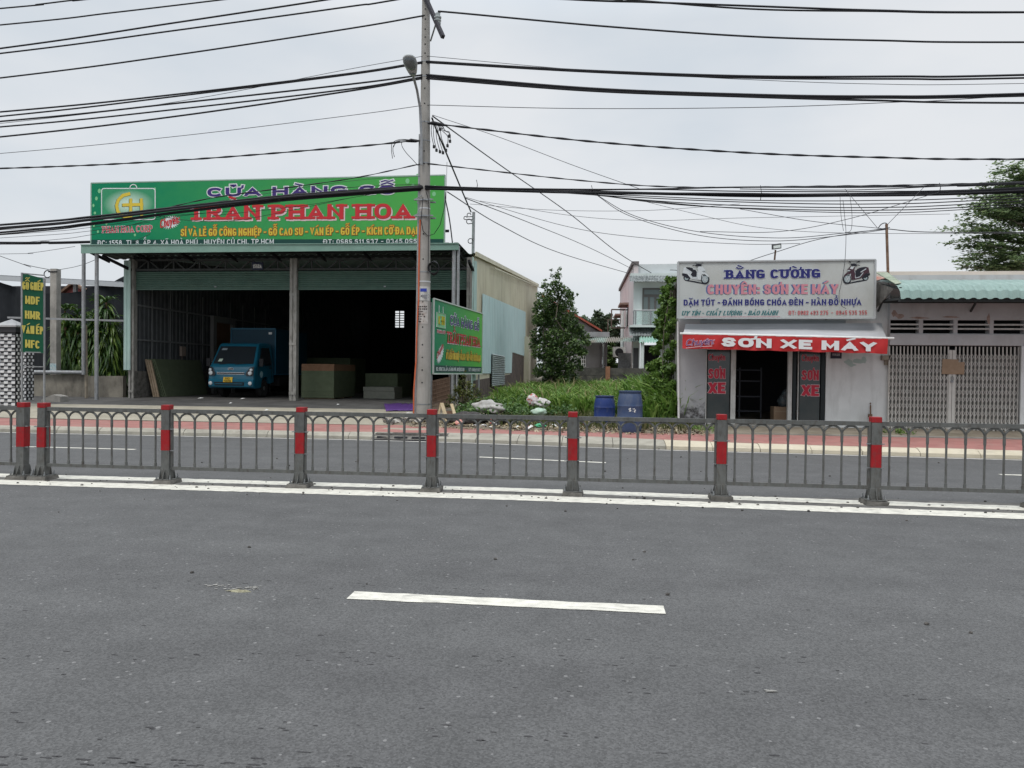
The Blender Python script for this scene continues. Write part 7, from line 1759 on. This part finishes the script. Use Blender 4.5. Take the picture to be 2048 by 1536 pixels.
bag(1081,851,.13,.08,.05,18.0,11,mat('green plastic', (.05,.32,.16), .4, (.12,.42,.22), 9),'small green plastic bag on the pavement edge','plastic_bag','bag')
bag(833,877,.075,.06,.05,16.6,12,M_sack,'small white bag lying on the drain cover','plastic_bag','bag')
# broken wooden crate
t = thing('wooden_crate', tuple(aY(900,830,19.3)), 'broken pale wooden crate beside the pole and railing', 'crate')
M_wood = mat('raw pale wood', (.42,.33,.2), .8, (.52,.42,.28), 6, stain=(.25,.18,.1), stain_amt=.5, stain_scale=(4,12,4))
m = MB(); m.bar(aY(883,806,19.2), aY(896,846,19.0), .10, .03); m.build('slat', M_wood, t)
m = MB(); m.bar(aY(903,808,19.6), aY(914,846,19.3), .08, .03); m.build('slat', M_wood, t)
m = MB(); m.bar(aY(882,806,19.25), aY(874,845,19.2), .05, .03); m.build('slat', M_wood, t)
m = MB(); m.prism([aY(890,822,19.5),aY(908,822,19.6),aY(912,846,19.5),aY(894,846,19.4)], (0,.03,0)); m.build('side', mat('brown crate side', (.12,.07,.045), .8, (.17,.1,.07), 5), t)
# heap of rubble left of the post and scattered litter
M_rub = mat('pale rubble', (.30,.29,.26), .9, (.42,.4,.36), 8, bump=.4)
rd = random.Random(77)
def lump(px, py, Yq, s_, m_, name, label, cat, grp):
    c = aY(px,py,Yq); mb = MB(); mb.blob(c, s_, s_*rd.uniform(.6,1), s_*rd.uniform(.4,.7), rd.randint(0,999), .5, 8, 5); tag(mb.build(name, m_), label, cat, grp)
for k in range(34):
    lump(rd.uniform(770,868), rd.uniform(830,847), rd.uniform(18.6,19.4), rd.uniform(.04,.13), M_rub if rd.random() < .7 else M_conc_d, 'rubble_piece', 'lump of broken cement in the heap at the pole foot', 'rubble', 'rubble at the pole foot')
M_lit = [M_paper, mat('litter straw', (.38,.3,.16), .8), mat('litter grey', (.25,.25,.26), .6), mat('litter dull red', (.3,.06,.05), .7), mat('litter tan', (.33,.25,.16), .8), mat('litter brown leaf', (.16,.1,.055), .9), mat('litter dark', (.03,.03,.03), .8)]
for k in range(90):
    px = rd.uniform(885,1180); c = G(px, rd.uniform(842,862), .18); 
    if c.y < back_y(c.x)-.25: c.y = back_y(c.x)-.2+rd.random()*.6
    s_ = rd.uniform(.02,.06); a = rd.uniform(0,6.28); mb = MB(); u = Vector((math.cos(a),math.sin(a),rd.uniform(-.2,.5)))*s_*rd.uniform(1,2.2); v = Vector((-math.sin(a),math.cos(a),rd.uniform(-.3,.6)))*s_*.8
    z = Vector((c.x,c.y,lot_z(c.x,c.y)+.04)); mb.add([z-u,z-v,z+u,z+v,z+Vector((0,0,s_*.9))], [(0,1,4),(1,2,4),(2,3,4),(3,0,4)])
    tag(mb.build('litter_scrap', M_lit[min(6,int(rd.random()**1.3*7))]), 'scrap of litter strewn along the pavement edge before the vacant lot', 'litter', 'litter strewn before the vacant lot')
# straw, dry leaves and grit as one ground cover
m = MB()
for k in range(2600):
    x = rd.uniform(-4.6,2.7); y = back_y(x) + rd.gauss(.35,.45)
    if y < back_y(x)-.4: continue
    z = lot_z(x,y)+.012 if y > back_y(x) else .178; a = rd.uniform(0,6.28); l_ = rd.uniform(.02,.09); w = rd.uniform(.004,.02); u = Vector((math.cos(a)*l_,math.sin(a)*l_,rd.uniform(0,.03))); v = Vector((-math.sin(a)*w,math.cos(a)*w,0)); c = Vector((x,y,z))
    m.add([c-u-v,c+u-v,c+u+v,c-u+v], [(0,1,2,3)])
tag(m.build('dry_litter', leafmat('dry straw', (.12,.09,.05), (.25,.2,.12), (.42,.38,.28), .9, 0)), 'dry straw and leaf litter along the back of the pavement', 'ground cover', kind='stuff')
# pebbles and crumbs of asphalt on the median paint and lanes
m = MB(); rd = random.Random(5)
for k in range(260):
    x = rd.uniform(-9,6.5); y = 9.3+rd.gauss(0,.32) if k < 190 else rd.uniform(4,16); s_ = rd.uniform(.006,.02) * (1.25 if k % 9 == 0 else 1)
    m.blob((x,y,s_*.4), s_, s_*.8, s_*.6, k, .4, 6, 4)
tag(m.build('road_pebbles', mat('dark crumbs', (.03,.028,.026), .9, (.12,.11,.1), 9)), 'dark crumbs of grit scattered along the median lines', 'grit', kind='stuff')

# ------------------------------------------------------------------ houses behind the lot
YW = 37.5
t = thing('block_wall', (XY(1230,YW),YW,.6), 'dark mossy block wall across the back of the vacant lot', 'wall')
M_blk = mat('black mossy blocks', (.045,.043,.040), .95, (.10,.095,.085), 2.2, bump=.7, bscale=14, stain=(.02,.022,.016), stain_amt=.8, stain_scale=(2,2,1))
m = MB(); m.box(XY(1135,YW),XY(1345,YW),YW,YW+.2,.4,aY(1220,736,YW).z); m.build('wall', M_blk, t)
m = MB(); m.box(XY(1211,YW),XY(1220,YW),YW-.12,YW+.2,.4,aY(1220,733,YW).z); m.build('brick_pier', mat('orange brick pier', (.22,.10,.06), .95, (.3,.16,.1), 9, bump=.6, stain=(.05,.04,.035), stain_amt=.6, stain_scale=(4,4,2)), t)
m = MB()
for k in range(22):
    for r_ in range(4):
        x0 = XY(1140,YW)+k*.42+(.2 if r_ % 2 else 0)
        if x0 > XY(1338,YW)-.4: continue
        z0 = .55+r_*.3; m.box(x0,x0+.40,YW-.012,YW-.001,z0,z0+.28)
m.build('block_facing', M_blk, t)
# red edged gable house
YG2 = 47
t = thing('gable_house', (XY(1180,YG2),YG2,.6), 'low grey gable house with a red roof edge behind the block wall', 'house')
g0, g1 = aY(1085,593,YG2), aY(1204,664,YG2)
M_gw = mat('grey lilac wall', (.27,.255,.26), .9, (.33,.315,.32), 1.4, stain=(.2,.19,.19), stain_amt=.5, stain_scale=(1,1,.5))
m = MB(); m.prism([aY(1085,760,YG2),aY(1199,760,YG2),aY(1199,672,YG2),aY(1200,666,YG2),aY(1085,596,YG2)], (0,.25,0)); m.build('gable_wall', M_gw, t)
m = MB(); m.prism([g0+Vector((0,-.5,-.02)), g1+Vector((0,-.5,-.02)), g1+Vector((0,-.5,.10)), g0+Vector((0,-.5,.10))], (0,9,0)); 
m.build('roof', mat('red roof tile', (.26,.06,.04), .8, (.32,.09,.06), 3), t)
m = MB(); a, b = aY(1158,674,YG2-1.2), aY(1219,664.5,YG2-1.2); m.box(a.x,b.x,YG2-1.5,YG2+3,a.z,b.z); m.build('porch_slab', mat('porch cement', (.26,.26,.27), .9, (.32,.32,.33), 2), t)
m = MB(); m.box(XY(1198,YG2+1),XY(1204,YG2+1),YG2+.9,YG2+1.2,.5,a.z); m.box(XY(1204.5,YG2+2.8),XY(1214,YG2+2.8),YG2+2.8,YG2+3,.5,a.z); m.build('porch_column', M_gw, t)
for (x0, x1, y0, y1) in ((1155,1171,699,707),(1156,1171,712,734),(1143,1151,712,734)):
    a, b = aY(x0,y1,YG2-.01), aY(x1,y0,YG2-.01); w_ = MB(); w_.box(a.x,b.x,YG2-.03,YG2+.02,a.z,b.z); wo = w_.build('window', M_dark, t)
    w_ = MB()
    for k in range(5): x = a.x+(b.x-a.x)*k/4; w_.box(x-.025,x+.025,YG2-.06,YG2-.03,a.z,b.z)
    for k in range(4): z = a.z+(b.z-a.z)*k/3; w_.box(a.x,b.x,YG2-.058,YG2-.032,z-.025,z+.025)
    w_.build('grille', M_white, wo)
# long sheet canopy between the two houses
t = thing('lean_to_canopy', (XY(1220,44),44,3), 'tan corrugated canopy stretching from the white house to the low gable', 'canopy')
a, b = aY(1166,676,46.5), aY(1281,676,42.5); a2, b2 = aY(1170,686.5,45.0), aY(1281,684,41)
m = MB(); m.sheet(a, b, a2, b2, 26, .07, (0,-.3,1), prof=((0,0),(.3,0),(.5,1),(.8,1))); m.build('sheet', mat('tan corrugated sheet', (.20,.185,.155), .6, (.24,.31,.28), .35, contrast=(.45,.55)), t)
m = MB(); m.bar((XY(1206,45.5),45.5,.5),(XY(1206,45.5),45.5,a2.z), .1); m.build('post', M_post, t)
# white two storey house, turned a little so that its left flank shows
YV = 42.5
H0 = aY(1265,745,YV); c_ = aY(1265,527,YV)
Hb = aY(1238,745,58.0)
t = thing('white_house', (H0.x,YV,.5), 'pale two storey house with balcony left of the paint shop sign', 'house')
M_wh = mat('pale mint house paint', (.52,.58,.57), .85, (.58,.63,.62), 1, stain=(.42,.46,.45), stain_amt=.5, stain_scale=(1,1,.4))
M_wp = mat('pinkish flank paint', (.52,.46,.46), .85, (.58,.52,.52), .8, stain=(.4,.35,.35), stain_amt=.5, stain_scale=(.8,.8,.4))
XW1 = XY(1420,YV)
def hz2(py): return aY(1300,py,YV).z
m = MB(); m.box(H0.x,XW1,YV,YV+.3,hz2(676),hz2(548)); m.box(H0.x,XY(1279,YV),YV,YV+.3,.4,hz2(676)); m.box(XY(1320,YV),XW1,YV,YV+.3,.4,hz2(676)); m.build('front_wall', M_wh, t)
m = MB(); m.prism([(H0.x,YV+.2,hz2(548)),(XW1,YV+.2,hz2(548)),(XW1,YV+.2,hz2(526)),(H0.x+.05,YV+.2,hz2(527.5))], (0,.25,0)); m.build('parapet', mat('pale grey parapet', (.50,.53,.54), .85, (.55,.58,.59), 1), t)
zbk = aY(1237,581,58).z; zf = c_.z
m = MB(); m.prism([(H0.x,YV+.02,.4),(Hb.x,58,.4),(Hb.x,58,zbk),(H0.x,YV+.02,zf-.05)], (.25,0,0)); m.build('flank_wall', M_wp, t)
m = MB(); m.prism([(H0.x-.12,YV-.05,zf-.06),(Hb.x-.12,58,zbk-.06),(Hb.x-.12,58,zbk+.14),(H0.x-.12,YV-.05,zf+.12)], (.4,0,0)); m.build('roof_edge', mat('dark roof edge', (.14,.12,.12), .7), t)
m = MB(); m.prism([(H0.x,58,zbk),(XW1,58,zbk),(XW1,YV+.3,zf-.2),(H0.x,YV+.3,zf-.2)], (0,0,.06)); m.build('roof', M_steel, t)
M_tile = mat('grey roof tiles', (.13,.145,.145), .85, (.25,.27,.27), 9, bump=.6, bscale=16, contrast=(.45,.55))
for y0, y1, out in ((553,565,.55),(657,673,1.2)):
    mm = MB(); rows = 3; z0, z1 = hz2(y1), hz2(y0)
    for r_ in range(rows):
        za_, zb_ = z1-(z1-z0)*r_/rows, z1-(z1-z0)*(r_+1)/rows; oa, ob = out*(.35+.65*r_/rows), out*(.35+.65*(r_+1)/rows)
        for k in range(30):
            xa_ = H0.x-.25+(XW1-H0.x+.25)*k/30; w_ = (XW1-H0.x+.25)/30
            mm.add([(xa_,YV-oa,za_),(xa_+w_*.5,YV-oa-.07,za_+.02),(xa_+w_,YV-oa,za_),(xa_+w_,YV-ob-.03,zb_),(xa_+w_*.5,YV-ob-.1,zb_-.03),(xa_,YV-ob-.03,zb_)], [(0,1,4,5),(1,2,3,4)])
    mm.build('tiled_eave', M_tile, t)
    mm = MB(); mm.box(H0.x-.22,XW1,YV-out*.35,YV+.1,z1,z1+.16); mm.build('cornice', M_wh, t)
m = MB(); m.box(H0.x-.25,XW1,YV-1.25,YV,hz2(657),hz2(653)); m.build('balcony_slab', M_wh, t)
m = MB(); zb_, zt3 = hz2(652), hz2(625); m.box(H0.x+.02,XW1,YV-1.2,YV-1.185,zb_,zt3); 
gm = bpy.data.materials.new('balcony glass'); gm.use_nodes = True; gp_ = gm.node_tree.nodes['Principled BSDF']; gp_.inputs['Base Color'].default_value = (.7,.8,.78,1); gp_.inputs['Roughness'].default_value = .05; gp_.inputs['Transmission Weight'].default_value = .75; gp_.inputs['IOR'].default_value = 1.1
m.build('balcony_glass', gm, t)
m = MB(); m.tube([(H0.x,YV-1.2,zt3+.02),(XW1,YV-1.2,zt3+.02)], .035, 6); m.tube([(H0.x,YV-1.2,zt3+.02),(H0.x,YV,zt3+.02)], .035, 6)
for px in (1266,1270,1300,1335): m.bar((XY(px,YV-1.2),YV-1.2,zb_),(XY(px,YV-1.2),YV-1.2,zt3), .06)
m.build('balcony_rail', M_steel, t)
a, b = aY(1284,652,YV-.02), aY(1336,576,YV-.02)
m = MB(); m.box(a.x,b.x,YV-.06,YV+.02,a.z,b.z); dfr = m.build('balcony_door', mat('dark door frame', (.10,.095,.09), .5), t)
for k in range(4):
    m = MB(); w_ = (b.x-a.x)/4; m.box(a.x+w_*k+.07,a.x+w_*(k+1)-.05,YV-.075,YV-.062,a.z+.1,a.z+(b.z-a.z)*.76); m.build('pane', mat('greenish pane', (.13,.16,.16), .15), dfr)
m = MB(); m.box(a.x+.1,b.x-.1,YV-.075,YV-.062,a.z+(b.z-a.z)*.83,b.z-.1); m.build('transom', mat('greenish pane', (.13,.16,.16), .15), dfr)
a, b = aY(1288,745,YV+.1), aY(1320,690,YV+.1); m = MB(); m.box(a.x,b.x,YV+.32,YV+.36,.4,b.z); m.build('garage_opening', M_dark, t)
a, b = aY(1266,745,YV-.03), aY(1277,696,YV-.03); m = MB(); m.box(a.x,b.x,YV-.04,YV-.01,.6,b.z); m.build('side_door', mat('dark side door', (.07,.07,.075), .5), t)
m = MB(); x_ = XY(1284,YV-2.2); m.tube([(x_,YV-2.2,.4),(x_,YV-2.2,hz2(684))], .1, 10); m.build('porch_column', M_wh, t, smooth=True)
a, b = aY(1279,675,YV-1.3), aY(1400,675,YV-1.3); a2, b2 = aY(1279,686,YV-2.4), aY(1400,686,YV-2.4)
m = MB(); m.sheet(a,b,a2,b2,22,.07,(0,-.5,1),prof=((0,0),(.3,0),(.5,1),(.8,1))); m.build('porch_sheet', mat('green porch sheet', (.24,.40,.33), .5, (.3,.46,.39), 2), t)
# flank windows with their hoods, pipes, the air conditioner
def fl_at(f_, z, off=0): return Vector((H0.x+(Hb.x-H0.x)*f_-off, YV+(58-YV)*f_, z))
for f0, f1, zt_, zb2_ in ((.30,.42,hz2(600),hz2(642)),(.72,.86,hz2(606),hz2(655))):
    m = MB(); m.prism([fl_at(f0,zb2_,.02),fl_at(f1,zb2_,.02),fl_at(f1,zt_,.02),fl_at(f0,zt_,.02)], (-.05,0,0)); wo = m.build('window', M_glass, t)
    m = MB(); m.prism([fl_at(f0-.02,zt_+.15,0),fl_at(f1+.02,zt_+.15,0),fl_at(f1+.02,zt_+.27,0),fl_at(f0-.02,zt_+.27,0)], (-.55,0,0)); m.build('hood', mat('brown window hood', (.25,.17,.14), .7), wo)
    m = MB(); q0, q1 = fl_at(f1,zb2_,.08), fl_at(f1,zt_,.08); m.bar(q0,q0+Vector((-.9,-.2,0)),.08); m.bar(q1,q1+Vector((-.9,-.2,0)),.08); m.bar(q0+Vector((-.9,-.2,0)),q1+Vector((-.9,-.2,0)),.08); m.build('open_casement', mat('brown casement', (.12,.09,.075), .6), wo)
for f_ in (.5,.6):
    m = MB(); m.tube([fl_at(f_,.5,.15),fl_at(f_,hz2(598),.15)], .08, 7); m.build('waste_pipe', M_wh, t, smooth=True)
m = MB(); q_ = fl_at(.35,hz2(700),.5); m.box(q_.x-.4,q_.x+.4,q_.y-.2,q_.y+.2,q_.z-.3,q_.z+.35); ac = m.build('air_conditioner', M_alu, t)
m = MB(); m.lathe([(.27,0),(.25,-.02),(.04,-.02)], (q_.x,q_.y-.2,q_.z), 14, axis='y'); m.build('fan_grille', M_plas, ac)
m = MB(); m.box(XY(1236,44),XY(1262,44),44,44.1,.4,aY(1250,706,44).z); tag(m.build('side_gate', mat('dark grey yard gate', (.12,.125,.13), .6, (.2,.2,.21), 9)), 'dark yard gate beside the white house flank', 'gate')
